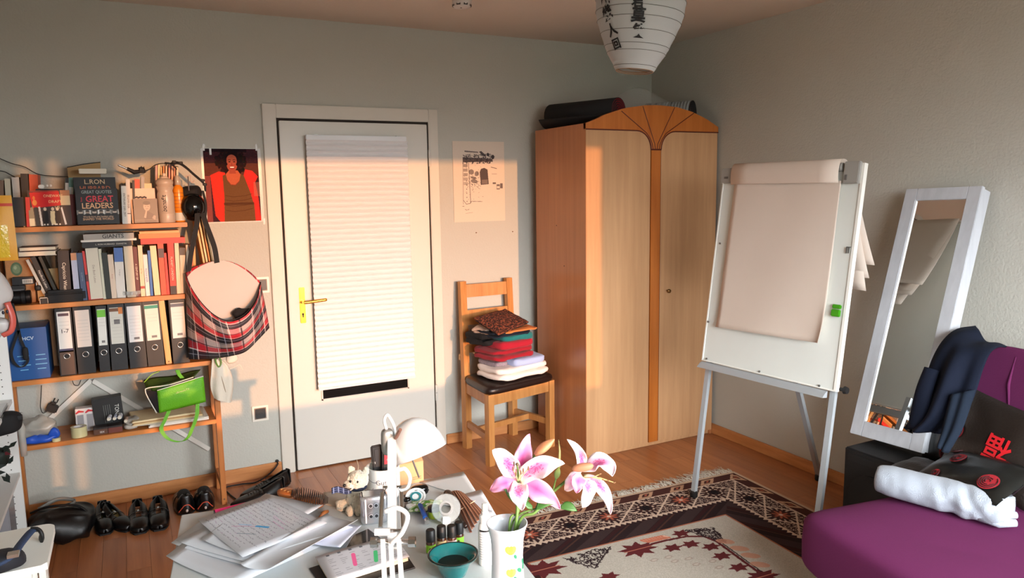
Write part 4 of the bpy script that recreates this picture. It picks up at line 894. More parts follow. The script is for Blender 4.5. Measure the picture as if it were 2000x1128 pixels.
tt = thing('plaid_tote_bag', 'red black and white plaid tote bag hanging open from the shelf post', 'bag', sample(bo, .4))
MB().grid(front_fn, 28, 16, flip=True).build('front_panel', tote_out, tt, smooth=True, solid=.002)
MB().grid(back_fn, 28, 16).build('back_panel', tote_out, tt, smooth=True, solid=.002)
lining = mat('tote_lining', (192, 180, 170), .6, var=.05)
def lin_b(u, v): p = back_fn(.02+.96*u, v*.92+.06*(1-math.sin(math.pi*u))); p.y -= .004; return p
def lin_f(u, v): p = front_fn(.03+.94*u, .01+v*.9); p.y += .005; return p
MB().grid(lin_b, 20, 12).build('lining', lining, tt, smooth=True); MB().grid(lin_f, 20, 12).build('lining', lining, tt, smooth=True)
MB().tube([p+V(0, -.002, .001) for p in rf_], .003, 6).build('rim_piping', mat('piping_dark', (50, 34, 38), .7), tt, smooth=True)
hook = ony(388, 428, -.32)
MB().ribbon(bez([hook+V(-.004, .0, .03), ony(384, 440, -.33), ony(374, 490, -.335), ony(368, 530, -.335)], 6), (.012, 0, .002), .002).build('strap', blackf, tt)
MB().ribbon(bez([hook+V(.02, .0, .03), ony(402, 436, -.33), ony(418, 480, -.335), ony(424, 513, -.335)], 6), (.012, 0, .002), .002).build('strap', blackf, tt)
MB().ribbon([hook+V(-.004, 0, .03), hook+V(.0, .012, .045), hook+V(.02, .0, .03)], (0, .012, 0), .002).build('strap', blackf, tt)
crumple(sample(rf_, .72)+V(.0, .06, -.012), (.05, .03, .03), .014, 4, .8, 0).build('dark_contents', mat('dark_cloth', (44, 38, 40), .9), tt, smooth=True)
# black helmet with straps at the post top
pc = ony(378, 398, -.27); t = thing('black_helmet', 'glossy black helmet with dangling straps at the right end of the top board', 'helmet', (pc.x, -.24, SZ[0]))
bc = Vector((pc.x, -.23, SZ[0]+.072))
MB().sell(bc, (.060, .066, .070), 1, 1, 28, 18).build('shell', mat('gloss_black', (14, 14, 15), .12), t, smooth=True)
MB().sell(bc+V(-.004, .03, .07), (.052, .05, .035), .8, .9, 24, 14, .008, 20, 3).build('padding', mat('helmet_padding', (34, 30, 30), .8, bump=.4), t, smooth=True)
strap_pts = [ony(x, y, -.24) for x, y in ((334, 320), (348, 318), (362, 326), (378, 340), (398, 358), (401, 372))]
MB().ribbon(bez(strap_pts, 6), (.0, .012, .004), .008).build('chin_strap', blackf, t)
for (x, y) in ((353, 318), (400, 360), (340, 316), (396, 352)):
    MB().sell(ony(x, y, -.245), (.010, .008, .007), .5, .5, 10, 8).build('buckle', mat('matt_black', 0), t)
MB().tube(bez([ony(x, y, -.25) for x, y in ((362, 345), (372, 342), (374, 356), (380, 352))], 5), .0025, 6).build('side_clip', cov((196, 170, 160)), t)
MB().cyl(ony(367, 344, -.27), ony(369, 372, -.27), .003, n=8).build('hanging_cord', cov((96, 90, 90)), t)
MB().ribbon(bez([ony(x, y, -.26) for x, y in ((396, 372), (402, 400), (401, 428), (404, 440))], 5), (.006, 0, 0), .002).build('hanging_strap', blackf, t)
MB().ribbon(bez([ony(x, y, -.24) for x, y in ((322, 318), (334, 320), (345, 330))], 5), (0, .01, .003), .004).build('hanging_strap', blackf, t)
# folded stick with silver tip lying over the books
t = thing('camera_stick', 'black telescopic stick with a silver tip lying across the top board books', 'stick', ony(262, 336, -.2))
MB().cyl(ony(231, 322, -.22), ony(249, 330, -.21), .0048, n=12).build('silver_tube', ring, t, smooth=40)
MB().tube([ony(248, 329, -.21), ony(262, 336, -.2), ony(276, 334, -.19)], [.008, .011, .008], 10).build('grip', mat('matt_black', 0), t, smooth=40)
MB().sell(ony(277, 332, -.19), (.014, .012, .014), .6, .6, 12, 8, .006, 40, 2).build('clamp', mat('matt_black', 0), t)
MB().tube(bez([ony(280, 334, -.19), ony(292, 330, -.19), ony(303, 322, -.19), ony(316, 319, -.2), ony(330, 320, -.2)], 6), .0022, 6).build('cord', mat('matt_black', 0), t, smooth=True)
for (x, y) in ((276, 324), (281, 325)): MB().cyl(ony(x, y+6, -.19), ony(x, y, -.19), .002, n=6).build('prong', mat('matt_black', 0), t)
# cables across the wall at the left
t = thing('wall_cable', 'thin black cable sagging along the wall above the top board books', 'cable', ony(60, 335, -.06))
MB().tube(bez([ony(x, y, -.06) for x, y in ((-12, 304), (20, 318), (48, 326), (75, 340), (110, 344), (150, 345))], 8), .0022, 6).build('cable', mat('matt_black', 0), t, smooth=True)
MB().tube(bez([ony(x, y, -.06) for x, y in ((-12, 332), (8, 335), (22, 342), (30, 346))], 8), .0022, 6).build('cable', mat('matt_black', 0), t, smooth=True)
# black strap loop hanging in front of blue box
t = thing('hanging_strap', 'black strap loop hanging from the second board in front of the blue box', 'strap', ony(40, 715, SY-.006))
MB().ribbon(bez([ony(x, y, SY-.008) for x, y in ((24, 592), (32, 625), (40, 660), (50, 685), (54, 705), (42, 717), (28, 708), (22, 690), (28, 668), (36, 645))], 6), (.006, 0, 0), .002).build('webbing', blackf, t)
MB().sell(ony(50, 690, SY-.012), (.012, .006, .03), .6, .8, 12, 8).build('pad', blackf, t, smooth=True)
# white cloth bag under the tote
t = thing('white_net_bag', 'small off-white cloth bag hanging below the plaid tote bag', 'bag', ony(430, 786, -.33))
cb = mat('off_white_cloth', (216, 206, 188), .85, bump=.3, bs=120)
L_ = [ony(x, y, -.33) for x, y in ((414, 700), (412, 725), (411, 755), (418, 777))]; R2 = [ony(x, y, -.33) for x, y in ((430, 700), (446, 715), (456, 745), (452, 785))]
L_, R2 = bez(L_, 6), bez(R2, 6)
def wb(u, v):
    a = 2*math.pi*u; p, q = sample(L_, v), sample(R2, v); c = (p+q)/2; w = (q-p)/2
    return c+w*math.cos(a)+V(0, .03*math.sin(a)*(.4+.6*v), 0)+V(0, .006*math.sin(a*5+3*v), 0)
MB().grid(wb, 26, 16, cu=True).build('pouch', cb, t, smooth=True)
MB().tube(bez([ony(x, y, -.35) for x, y in ((420, 700), (432, 735), (446, 783))], 6), .002, 6).build('seam_cord', cov((150, 130, 104)), t)
MB().tube(bez([ony(x, y, -.35) for x, y in ((424, 694), (421, 704), (427, 716), (432, 708), (428, 696))], 6), .004, 6).build('green_ribbon', cov((86, 128, 56)), t)
MB().sell(ony(453, 700, -.31), (.030, .02, .024), .9, .9, 20, 12, .006, 20, 7).build('white_ball', cb, t, smooth=True)
MB().tube(bez([ony(x, y, -.3) for x, y in ((444, 722), (455, 718), (468, 712), (474, 722))], 6), .0018, 6).build('string', cb, t)
# green cooler bag on the fourth board
gm = mat('green_nonwoven', (96, 172, 24), .5, bump=.5, bs=240); gd = mat('green_dark', (54, 84, 22), .6)
t = thing('green_cooler_bag', 'bright green cooler bag with open flap and hanging handles, fourth board', 'bag', ony(340, 800, SY+.02))
A_, B_, C_, D_ = [ony(x, y, yy) for x, y, yy in ((307, 762, SY-.045), (397, 734, SY-.035), (402, 784, SY-.02), (311, 806, SY-.03))]
def fp_(u, v): p = lerp(lerp(A_, B_, u), lerp(D_, C_, u), v); p.y -= .012*math.sin(math.pi*u)*math.sin(math.pi*v); return p
MB().grid(fp_, 14, 8, flip=True).build('front_flap', gm, t, smooth=True, solid=.004)
T0, T1, T2, T3 = [ony(x, y, yy) for x, y, yy in ((285, 760, SY-.02), (378, 736, SY-.02), (392, 722, SY+.10), (281, 742, SY+.10))]
def tf(u, v): p = lerp(lerp(T0, T1, u), lerp(T3, T2, u), v); p.z -= .012*math.sin(math.pi*v)*math.sin(math.pi*u); p.z += .004*math.sin(9*u)*v; return p
MB().grid(tf, 14, 8).build('mesh_top', mat('green_mesh', (70, 92, 34), .6, bump=.6, bs=200), t, smooth=True, solid=.003)
def bodyf(u, v):
    a = 2*math.pi*u; c = (T0+T1+T2+T3)/4+V(0.005, 0, -.012-.05*v); return c+V(.105*math.copysign(abs(math.cos(a))**.5, math.cos(a))*(1-.08*v), .055*math.copysign(abs(math.sin(a))**.5, math.sin(a)), 0)
MB().grid(bodyf, 28, 6, cu=True).build('body', gd, t, smooth=True)
S0, S1, S2, S3 = [ony(x, y, yy) for x, y, yy in ((284, 762, SY-.022), (306, 764, SY-.04), (311, 806, SY-.028), (300, 800, SY-.01))]
MB()._add([S0, S1, S2, S3], [(0, 1, 2, 3)]).build('dark_inside', mat('dark_cloth', 0), t, solid=.002)
wht = mat('zip_white', (222, 220, 206), .5)
MB().tube(bez([ony(x, y, SY-.03) for x, y in ((378, 736), (330, 751), (290, 757), (284, 764), (292, 782), (306, 806))], 6), .0028, 6).build('zip', wht, t, smooth=True)
MB().tube([A_+V(0, -.006, .001), B_+V(0, -.006, .001)], .0022, 6).build('flap_edge', wht, t)
MB().ribbon(bez([ony(x, y, yy) for x, y, yy in ((330, 802, SY-.035), (322, 820, SY-.04), (315, 838, SY-.045), (328, 856, SY-.05), (350, 862, SY-.05), (366, 855, SY-.05), (376, 835, SY-.045), (384, 812, SY-.04), (386, 788, SY-.035))], 5), (.009, .002, 0), .002).build('handle', gm, t)
MB().ribbon(bez([ony(x, y, SY+.06) for x, y in ((283, 745), (298, 730), (312, 724))], 6), (.004, .012, 0), .003).build('handle', mat('green_lime', (140, 190, 40), .5), t)
MB().ribbon(bez([ony(x, y, SY+.02) for x, y in ((346, 722), (350, 731), (356, 738))], 6), (.009, .004, 0), .003).build('handle', gm, t)
nrm = (B_-A_).cross(D_-A_).normalized(); nrm = -nrm if nrm.y > 0 else nrm
letter(t, 'sbroumTE', .015, lerp(lerp(A_, B_, .52), lerp(D_, C_, .52), .28)+nrm*.016, B_-A_, A_-D_, cov((206, 226, 150)), maxw=.085)
# ------------------------------------------------------------------ shoes
leather = mat('black_leather', (20, 19, 20), .28, bump=.1, bs=80); sole_m = mat('black_rubber', (24, 23, 24), .7)
insole_c = mat('insole_tan', (206, 156, 124), .8); insole_y = mat('insole_gold', (212, 182, 116), .8)
def shoe(label, grp, at, yaw, L=.25, Wd=.088, H=.072, kind='pump', ins=insole_c, heel=.03, name='shoe'):
    M = Matrix.Translation(Vector(at)) @ Matrix.Rotation(yaw, 4, 'Z')        # toe toward local -y
    t = thing(name, label, 'shoe', Vector(at), grp)
    def wid(v): return Wd/2*(.66+.34*math.sin(math.pi*(.12+.8*v))-.25*max(0, (v-.8)/.2)**2-.28*max(0, (.12-v)/.12)**2)
    def flo(v): return heel*max(0, (.45-v)/.45)**.8          # heel end v=0
    sm = MB(M)
    def so(u, v): a = 2*math.pi*u; return V(0, 0, 0)
    n = 18
    pr0 = [(wid(i/n)*1.02, L/2-L*i/n, flo(i/n)) for i in range(n+1)]
    top = [V(w, y, z+.008) for w, y, z in pr0]+[V(-w, y, z+.008) for w, y, z in pr0[::-1]]
    botm = [V(w*.97, y, max(0.0, z-.0)) for w, y, z in pr0]+[V(-w*.97, y, max(0, z-.0)) for w, y, z in pr0[::-1]]
    k = len(top); sm._add(botm+top, [list(range(k))[::-1], list(range(k, 2*k))]+[(i, (i+1) % k, k+(i+1) % k, k+i) for i in range(k)])
    sm.build('sole', sole_m, t)
    if heel > .012: MB(M).box(-Wd*.3, Wd*.3, L/2-.06, L/2-.006, 0, heel*.98, .003).build('heel_block', sole_m, t)
    def height(v): return (H*.62 if kind in ('pump',) else H*.95) if v < .12 else lerp(H*(.6 if kind == 'pump' else .92), H*.52, min(1, (v-.12)/.5)) if v < .62 else lerp(H*.52, H*.26, ((v-.62)/.38)**1.6)
    op0, op1 = .04, (.58 if kind == 'pump' else .42)
    def upper(u, v):
        w = wid(v)*1.0; z0 = flo(v)+.008; h = height(v); a = math.pi*u
        if op0 < v < op1:           # open mouth: walls only
            k = .40; s = (u/.5 if u < .5 else (1-u)/.5); a = math.pi*k*s
            x = w*math.cos(a)*1; x = x if u < .5 else -x
            lift = 0
            return V(x, L/2-L*v, z0+h*math.sin(a))
        return V(w*math.copysign(abs(math.cos(a))**.75, math.cos(a)), L/2-L*v, z0+h*math.sin(a)**.8)
    # side walls left and right of the opening, closed toe and heel
    g = MB(M)
    def wall(side):
        def fn(u, v):
            vv = lerp(.0, op1, v); w = wid(vv); a = math.pi*.42*u; inn = max(0, 1-vv/.08)
            x = w*math.cos(a)*(1-inn*.5*u); return V(side*x, L/2-L*vv, flo(vv)+.008+height(vv)*math.sin(a))
        return fn
    g.grid(wall(1), 5, 12); g.grid(wall(-1), 5, 12, flip=True)
    def heelc(u, v):
        a = math.pi*u; w = wid(0); x = w*math.cos(a); return V(x*(1-.15*v), L/2+w*.5*math.sin(a)*(1-.3*v), flo(0)+.008+height(0)*math.sin(math.pi*.42*v))
    g.grid(heelc, 10, 5)
    def toe(u, v):
        vv = lerp(op1, .999, v); w = wid(vv)*math.sqrt(max(0.02, 1-(max(0, vv-.86)/.14)**2)); a = math.pi*u
        return V(w*math.copysign(abs(math.cos(a))**.8, math.cos(a)), L/2-L*vv, flo(vv)+.008+height(vv)*math.sin(a)**.8)
    g.grid(toe, 12, 12)
    g.build('upper', leather, t, smooth=True, solid=.003)
    ip = [V(wid(v)*.86, L/2-L*v, flo(v)+.011) for v in np.linspace(.03, op1+.06, 9)]
    ip += [V(-p.x, p.y, p.z) for p in ip[::-1]]
    MB(M)._add(ip, [list(range(len(ip)))]).build('insole', ins, t)
    if kind == 'pump':
        MB(M).ribbon([V(wid(.36)*math.cos(a)*1.03, L/2-L*.36, flo(.36)+.01+height(.36)*.93*math.sin(a)) for a in np.linspace(.1, math.pi-.1, 12)], (0, .007, 0), .002).build('instep_strap', leather, t)
        MB(M).box(-.004, .004, L/2-L*.36-.009, L/2-L*.36+.009, flo(.36)+.009+height(.36)*.93, flo(.36)+.013+height(.36)*.93, .001).build('buckle', ring, t)
    if kind == 'lace':
        for i in range(5):
            v = .46+.05*i; z = flo(v)+.010+height(v)*.97
            MB(M).tube([V(-.018, L/2-L*v, z-.004), V(0, L/2-L*v, z+.004), V(.018, L/2-L*v-.006, z-.004)], .0022, 6).build('lace', mat('matt_black', 0), t)
        for sgn in (1, -1): MB(M).tube(bez([V(0, L/2-L*.46, flo(.4)+height(.46)+.012), V(sgn*.03, L/2-L*.44, flo(.4)+height(.46)+.018), V(sgn*.04, L/2-L*.5, flo(.4)+height(.46)+.0), V(0, L/2-L*.47, flo(.4)+height(.46)+.012)], 5), .0018, 5).build('lace_loop', mat('matt_black', 0), t)
    if kind == 'sneaker':
        MB(M).tube(bez([V(.036, L/2+.012, .03), V(.022, L/2+.022, .05), V(.010, L/2+.028, .064), V(-.010, L/2+.028, .064), V(-.022, L/2+.022, .048), V(-.034, L/2+.012, .03)], 5), .0022, 6).build('orange_line', cov((206, 84, 60)), t)
        MB(M).sell(V(0, L/2+.028, .036), (.006, .004, .008), nu=8, nv=6).build('heel_dot', cov((190, 170, 160)), t)
        MB(M).sell(V(0, L/2-.07, .075), (.032, .06, .03), .8, .8, 16, 10).build('padding', mat('helmet_padding', 0), t, smooth=True)
    return t
p = onz(205, 1047, 0); shoe('left shoe of the worn black pumps beside the leather bag', None, (p.x-.005, p.y+.135, 0), .06, .245, kind='pump', ins=insole_y)
p = onz(252, 1040, 0); shoe('tilted right shoe of the worn black pumps, toe pointing right', None, (p.x-.045, p.y+.13, 0), .42, .245, kind='pump', ins=insole_y)
p = onz(273, 1044, 0); shoe('left shoe of the wide black strap shoes under the shelf', None, (p.x, p.y+.13, 0), .02, .25, .095, kind='pump')
p = onz(313, 1037, 0); shoe('right shoe of the wide black strap shoes under the shelf', None, (p.x+.0, p.y+.13, 0), -.02, .25, .095, kind='pump')
p = onz(364, 1004, 0); shoe('left black trainer with an orange zigzag on the heel, by the shelf post', None, (p.x-.005, p.y+.115, 0), math.pi+.05, .26, .098, .1, kind='sneaker', heel=.006)
p = onz(408, 996, 0); shoe('right black trainer with an orange zigzag, touching the shelf post', None, (p.x-.012, p.y+.112, 0), math.pi-.03, .26, .098, .1, kind='sneaker', heel=.006)
p = onz(505, 983, 0); shoe('front black laced dress shoe lying right of the shelf post', None, (p.x-.0, p.y+.035, 0), -1.30, .28, .092, .078, kind='lace', heel=.012)
shoe('rear black laced dress shoe lying behind its partner near the door', None, (p.x+.055, p.y+.140, 0), -1.22, .28, .092, .075, kind='lace', heel=.010)
p = onz(125, 1050, 0); t = thing('leather_bag', 'black leather bag slumped on the floor below the shelf', 'bag', (p.x, p.y, 0))
MB().sell((p.x-.0, p.y+.02, .066), (.135, .12, .064), .6, .75, 48, 26, .034, 12, 2).build('body', mat('bag_leather', (24, 23, 24), .42, bump=.3, bs=40), t, smooth=True)
MB().tube(bez([V(p.x-.10, p.y+.10, .125), V(p.x-.02, p.y+.12, .15), V(p.x+.05, p.y+.10, .135), V(p.x+.02, p.y+.05, .13)], 6), [(.010, .004)]*19, 8, flat=(0, 0, 1)).build('handle', mat('grey_lining', (120, 118, 112), .5), t, smooth=True)
MB().tube(bez([V(p.x-.13, p.y+.08, .12), V(p.x-.05, p.y+.04, .15), V(p.x+.06, p.y+.02, .14), V(p.x+.11, p.y-.0, .10)], 6), .006, 8).build('handle', mat('bag_leather', 0), t, smooth=True)
MB().box(p.x+.02, p.x+.05, p.y+.03, p.y+.05, .128, .140, .002).build('clasp', ring, t)
# cable from the wall to the shoes
t = thing('floor_cable', 'black cable coming out of the wall above the skirting and trailing to the shelf post', 'cable', ony(541, 900, -.02))
w0 = ony(541, 900, -.004)
MB().tube(bez([w0, w0+V(-.004, -.03, -.012), ony(526, 925, -.05), onz(500, 941, .006), onz(470, 945, .006), onz(440, 952, .006), onz(448, 964, .006), onz(462, 975, .006)], 8), .004, 8).build('cable', mat('matt_black', 0), t, smooth=True)
MB().cyl(w0+V(0, .003, 0), w0+V(0, -.006, 0), .010, n=14).build('grommet', mat('matt_black', 0), t)
# ------------------------------------------------------------------ left bookcase
wl = mat('bookcase_white', (226, 226, 222), .5)
bx0, bx1, by1, by0 = -1.60, -1.277, -.335, -1.13
t = thing('white_bookcase', 'white bookcase with rows of shelf pin holes at the left edge', 'bookcase', ((bx0+bx1)/2, (by0+by1)/2, 0)); BKC = t
MB().box(bx0, bx1, by1-.018, by1, 0, 1.335, .001).build('side_panel', wl, t)
MB().box(bx0, bx1, by0, by0+.018, 0, 1.335, .001).build('side_panel', wl, t)
MB().box(bx0, bx0+.006, by0+.018, by1-.018, .06, 1.32).build('back_panel', wl, t)
for z in (.07, .36, .70, 1.02, 1.335): MB().box(bx0+.006, bx1-.004, by0+.0185, by1-.0185, z-.018, z, .001).build('shelf_board', wl, t)
MB().box(bx0+.01, bx1-.02, by0+.019, by1-.019, 0, .052).build('plinth', wl, t)
for k in range(34):
    MB().cyl((bx1-.035, by1-.0186, .12+.032*k), (bx1-.035, by1-.0170, .12+.032*k), .0028, n=8).build('pin_hole', mat('pin_dark', (90, 86, 80), .8), t)
# things in / on it
p0 = ony(0, 508, -.62); t = thing('padded_envelope', 'yellow padded parcel envelope with a red stripe and glossy tape, on the white bookcase', 'envelope', (-1.24, -.62, 1.336))
ye = mat('envelope_yellow', (226, 160, 24), .45, bump=.3, bs=30)
e0, e1, e2, e3 = [ony(x, y, yy) for x, y, yy in ((-40, 385, -.62), (22, 380, -.62), (36, 503, -.62), (-40, 512, -.62))]
def env(u, v):
    p = lerp(lerp(e0, e1, u), lerp(e3, e2, u), v); p.z = lerp(1.60, 1.3365, v); return p
b_ = MB(); b_.grid(lambda u, v: env(u, v)+V(0, -.014*math.sin(math.pi*u)*math.sin(math.pi*v), 0), 10, 12, flip=True); b_.grid(lambda u, v: env(u, v)+V(0, .014*math.sin(math.pi*u)*math.sin(math.pi*v), 0), 10, 12)
b_.build('sleeve', ye, t, smooth=True)
MB().grid(lambda u, v: env(u, .12+.045*v)+V(0, -.0015-.014*math.sin(math.pi*u)*math.sin(math.pi*(.12+.045*v)), 0), 8, 1, flip=True).build('red_stripe', cov((206, 60, 24)), t)
MB().grid(lambda u, v: env(.5+.3*u, .45+.5*v)+V(0, -.0018-.014*math.sin(math.pi*(.5+.3*u))*math.sin(math.pi*(.45+.5*v)), 0), 8, 8, flip=True).build('tape', mat('shiny_tape', (226, 190, 60), .08, bump=.8, bs=60), t, smooth=True)
t = thing('shopping_bag', 'white plastic bag with a red trim bulging out of the white bookcase', 'bag', ony(5, 655, -.62))
c0 = ony(2, 580, -.62)
MB().sell(c0+V(-.03, 0, .02), (.065, .06, .085), .8, .9, 30, 20, .02, 12, 6).build('film', mat('white_film', (206, 206, 204), .3, bump=.3, bs=30), t, smooth=True)
c1 = ony(6, 640, -.62)
MB().tube(bez([ony(14, 590, -.66), ony(25, 620, -.66), ony(22, 645, -.66), ony(5, 655, -.66)], 6), [(.014, .007)]*19, 8).build('red_trim', mat('red_film', (206, 96, 84), .35), t, smooth=True)
MB().sell(c1+V(-.01, 0, .01), (.038, .04, .034), .8, .9, 24, 14, .014, 16, 8).build('lower_bulge', mat('white_film', 0), t, smooth=True)
for (x, y) in ((6, 610), (14, 608)): MB().sell(ony(x, y, -.70), (.005, .003, .008), nu=8, nv=6).build('printed_mark', cov((30, 30, 60)), t)
t = thing('black_bag', 'black fabric bag hanging out of the lower bookcase shelf', 'bag', ony(15, 845, -.62))
p = ony(12, 825, -.62); MB().sell(p+V(-.03, 0, -.0), (.085, .06, .045), .5, .7, 24, 14, .008, 16, 4).build('body', mat('matt_fabric_black', (22, 22, 24), .85), t, smooth=True)
p = ony(38, 815, -.64); MB().sell(p, (.012, .012, .014), .6, .6, 10, 8).build('toggle', mat('matt_black', 0), t)
p = ony(8, 893, -.62); t = thing('green_plant', 'dark green leafy clump with maroon spots inside the lower bookcase', 'plant', p-V(0, 0, .06))
random.seed(5)
MB().sell(p+V(-.03, 0, -.0), (.055, .05, .05), .9, .9, 20, 12, .015, 20, 2).build('clump', mat('deep_green', (24, 46, 34), .7), t, smooth=True)
for k in range(16):
    q = p+V(random.uniform(-.07, .03), random.uniform(-.06, -.02), random.uniform(-.06, .06)); a = random.uniform(0, 6.3); dv = V(math.cos(a), -.3, math.sin(a)).normalized()
    s1 = dv.cross(V(0, 1, 0)).normalized()
    MB()._add([q, q+dv*.02+s1*.009, q+dv*.045, q+dv*.02-s1*.009], [(0, 1, 2, 3)]).build('leaf', mat('deep_green', 0) if k % 4 else cov((92, 30, 36)), t, solid=.001)
p = ony(43, 850, -.55); t = thing('clear_tube', 'clear plastic tube bag standing at the bookcase front edge', 'tube', p-V(0, 0, .05))
MB().lathe([(.012, -.09), (.014, -.05), (.013, 0), (.016, .03), (.008, .06), (.010, .10)], p, 14, True, True).build('film', bag_clear, t, smooth=True)
MB().lathe([(.010, -.085), (.010, -.03)], p, 12, True, True).build('pink_contents', cov((206, 160, 140)), t)
p = onz(10, 1000, .09); t = thing('clear_tray', 'grey translucent plastic box at the bottom of the white bookcase', 'box', ony(5, 1010, -.62))
p0, p1 = ony(-20, 1010, -.62), ony(18, 974, -.62)
MB().box(p0.x, p1.x, -.66, -.5, .075, p1.z, .004).build('body', mat('grey_translucent', (150, 150, 156), .2, alpha=.85), t)
MB().box(p0.x-.004, p1.x+.004, -.664, -.496, p1.z-.006, p1.z, .002).build('lid', mat('grey_translucent2', (176, 176, 184), .2), t)
p0, p1 = onz(0, 1035, .0), onz(52, 1022, .0); t = thing('black_case', 'flat black case lying on the floor before the white bookcase', 'case', (p1.x-.06, p1.y-.1, 0))
MB().box(-1.262, -1.215, -.62, -.36, 0.0, .045, .012).build('shell', mat('matt_fabric_black', 0), t, smooth=30)
MB().tube([(-1.2145, -.60, .024), (-1.2145, -.38, .024)], .002, 6).build('zip', mat('matt_black', 0), t)
p = ony(2, 752, -.62); t = thing('laptop', 'silver laptop edge resting on a bookcase shelf', 'laptop', p)
MB().box(-1.5, p.x+.002, -.72, -.5, .701, .712, .003).build('base', mat('aluminium', 0), t); MB().box(-1.5, p.x+.001, -.72, -.5, .713, .720, .003).build('lid', mat('aluminium', 0), t)
# white side table in the left foreground, strap on it
t = thing('side_table', 'white side table with a rounded folded edge in the left foreground', 'table', (-1.2, -2.07, 0))
tw = mat('table_white', (226, 226, 218), .45)
P0 = [onz(x, y, .70) for x, y in ((105, 1021), (0, 1046), (92, 1100))]
xr, yfar, ynear = P0[0].x+.004, P0[0].y+.005, -2.196
poly = [(-1.62, ynear), (xr-.012, ynear), (xr, ynear+.012)]+[(xr-.03+.03*math.cos(a), yfar-.03+.03*math.sin(a)) for a in np.linspace(0, math.pi/2, 8)]+[(-1.62, yfar)]
MB().prism(poly, .682, .70, lambda a, b, h: V(a, b, h)).build('top', tw, t)
MB().box(-1.62, xr-.034, ynear+.004, ynear+.02, .60, .682).build('apron', tw, t)
MB().box(xr-.020, xr-.006, ynear+.02, yfar-.03, .655, .682).build('apron', tw, t)
for xx, yy in ((-1.60, ynear+.03), (-1.60, yfar-.05), (xr-.05, ynear+.03), (xr-.05, yfar-.05)): MB().box(xx, xx+.025, yy, yy+.025, 0, .682).build('leg', tw, t)
t = thing('navy_strap', 'dark blue shoulder strap with black end lying on the white side table', 'strap', onz(40, 1075, .702))
nv = mat('navy_webbing', (34, 50, 78), .8, bump=.3, bs=300)
pts = [onz(x, y, z) for x, y, z in ((-20, 1108, .725), (20, 1088, .735), (40, 1062, .735), (58, 1040, .735), (68, 1032, .735))]
MB().tube(bez(pts, 6), [(.006, .012)]*25, 8, flat=(0, 0, 1)).build('webbing', nv, t, smooth=True)
pts = [onz(x, y, z) for x, y, z in ((64, 1033, .736), (76, 1034, .735), (82, 1044, .722), (80, 1053, .705))]
MB().tube(bez(pts, 5), [(.005, .012)]*16, 8).build('end_tab', mat('matt_black', 0), t, smooth=True)
MB().sell(onz(0, 1095, .722), (.05, .04, .02), .6, .8, 20, 12, .008, 20, 3).build('bag_body', mat('dark_navy', (28, 32, 44), .8), t, smooth=True)
MB().box(*sum(([v-.012, v+.012] for v in onz(26, 1082, .742)), [])[:4], .738, .746).build('buckle', ring, t)
# ================================================================== CHAIR, CLOTHES, POSTERS, LANTERN
oak = wood('chair_oak', (176, 114, 58), (204, 144, 84), (3, 3, .3), 11, .4, coat=.1)
r_ = V(.975, .222, 0).normalized(); b_ = V(-.222, .975, 0)
FL, FR, BL, BR = V(1.014, -.479, 0), V(1.480, -.372, 0), V(1.020, -.135, 0), V(1.385, -.052, 0)
t = thing('dining_chair', 'oak ladder back chair with dark leather seat, carrying a pile of folded clothes', 'chair', (1.2, -.27, 0)); CH = t
def post(p0, p1, wx, wy, wx1=None, wy1=None):
    wx1 = wx if wx1 is None else wx1; wy1 = wy if wy1 is None else wy1; q = []
    for p, a, b in ((p0, wx, wy), (p1, wx1, wy1)): q += [p-r_*a-b_*b, p+r_*a-b_*b, p+r_*a+b_*b, p-r_*a+b_*b]
    return MB().hexa(q)
up = V(0, 0, 1)
post(FL, FL+up*.425, .020, .020).build('leg', oak, t); post(FR, FR+up*.425, .020, .020).build('leg', oak, t)
TL = ony(902, 549, -.055); TR = ony(992, 542, -.05)
TLp, TRp = V(TL.x, -.055, TL.z), V(TR.x, -.05, TR.z)
for B_, T_ in ((BL, TLp), (BR, TRp)):
    m = B_+up*.44; post(B_, m, .021, .022).build('leg', oak, t); post(m, T_, .021, .018, .023, .014).build('back_post', oak, t)
def rail(p, q, h, th, name, z):
    d = (q-p).normalized(); n = V(-d.y, d.x, 0)*th/2
    return MB().hexa([p-n+up*(z-h/2), q-n+up*(z-h/2), q+n+up*(z-h/2), p+n+up*(z-h/2), p-n+up*(z+h/2), q-n+up*(z+h/2), q+n+up*(z+h/2), p+n+up*(z+h/2)]).build(name, oak, t)
for p, q in ((FL, FR), (FL, BL), (FR, BR), (BL, BR)): rail(p+(q-p).normalized()*.021, q-(q-p).normalized()*.021, .065, .022, 'seat_rail', .39)
rail(FL+(BL-FL).normalized()*.02, BL-(BL-FL).normalized()*.02, .038, .022, 'stretcher', .16); rail(FR+(BR-FR).normalized()*.02, BR-(BR-FR).normalized()*.02, .038, .022, 'stretcher', .16)
rail(lerp(FL, BL, .55)+r_*.012, lerp(FR, BR, .55)-r_*.012, .034, .022, 'stretcher', .16)
for f0, f1 in ((.965, .83), (.70, .545), (.40, .26)):
    z0, z1_ = .44+(TLp.z-.44)*f1, .44+(TLp.z-.44)*f0; fm = ((f0+f1)/2)
    pL, pR = lerp(BL, V(TLp.x, TLp.y, 0), fm)+r_*.02, lerp(BR, V(TRp.x, TRp.y, 0), fm)-r_*.02
    rail(pL, pR, z1_-z0, .018, 'back_slat', (z0+z1_)/2)
ctr = (FL+FR+BL+BR)/4; cor = [FL-r_*.035-b_*.035, FR+r_*.035-b_*.035, BR+r_*.03+b_*.0, BL-r_*.03+b_*.0]
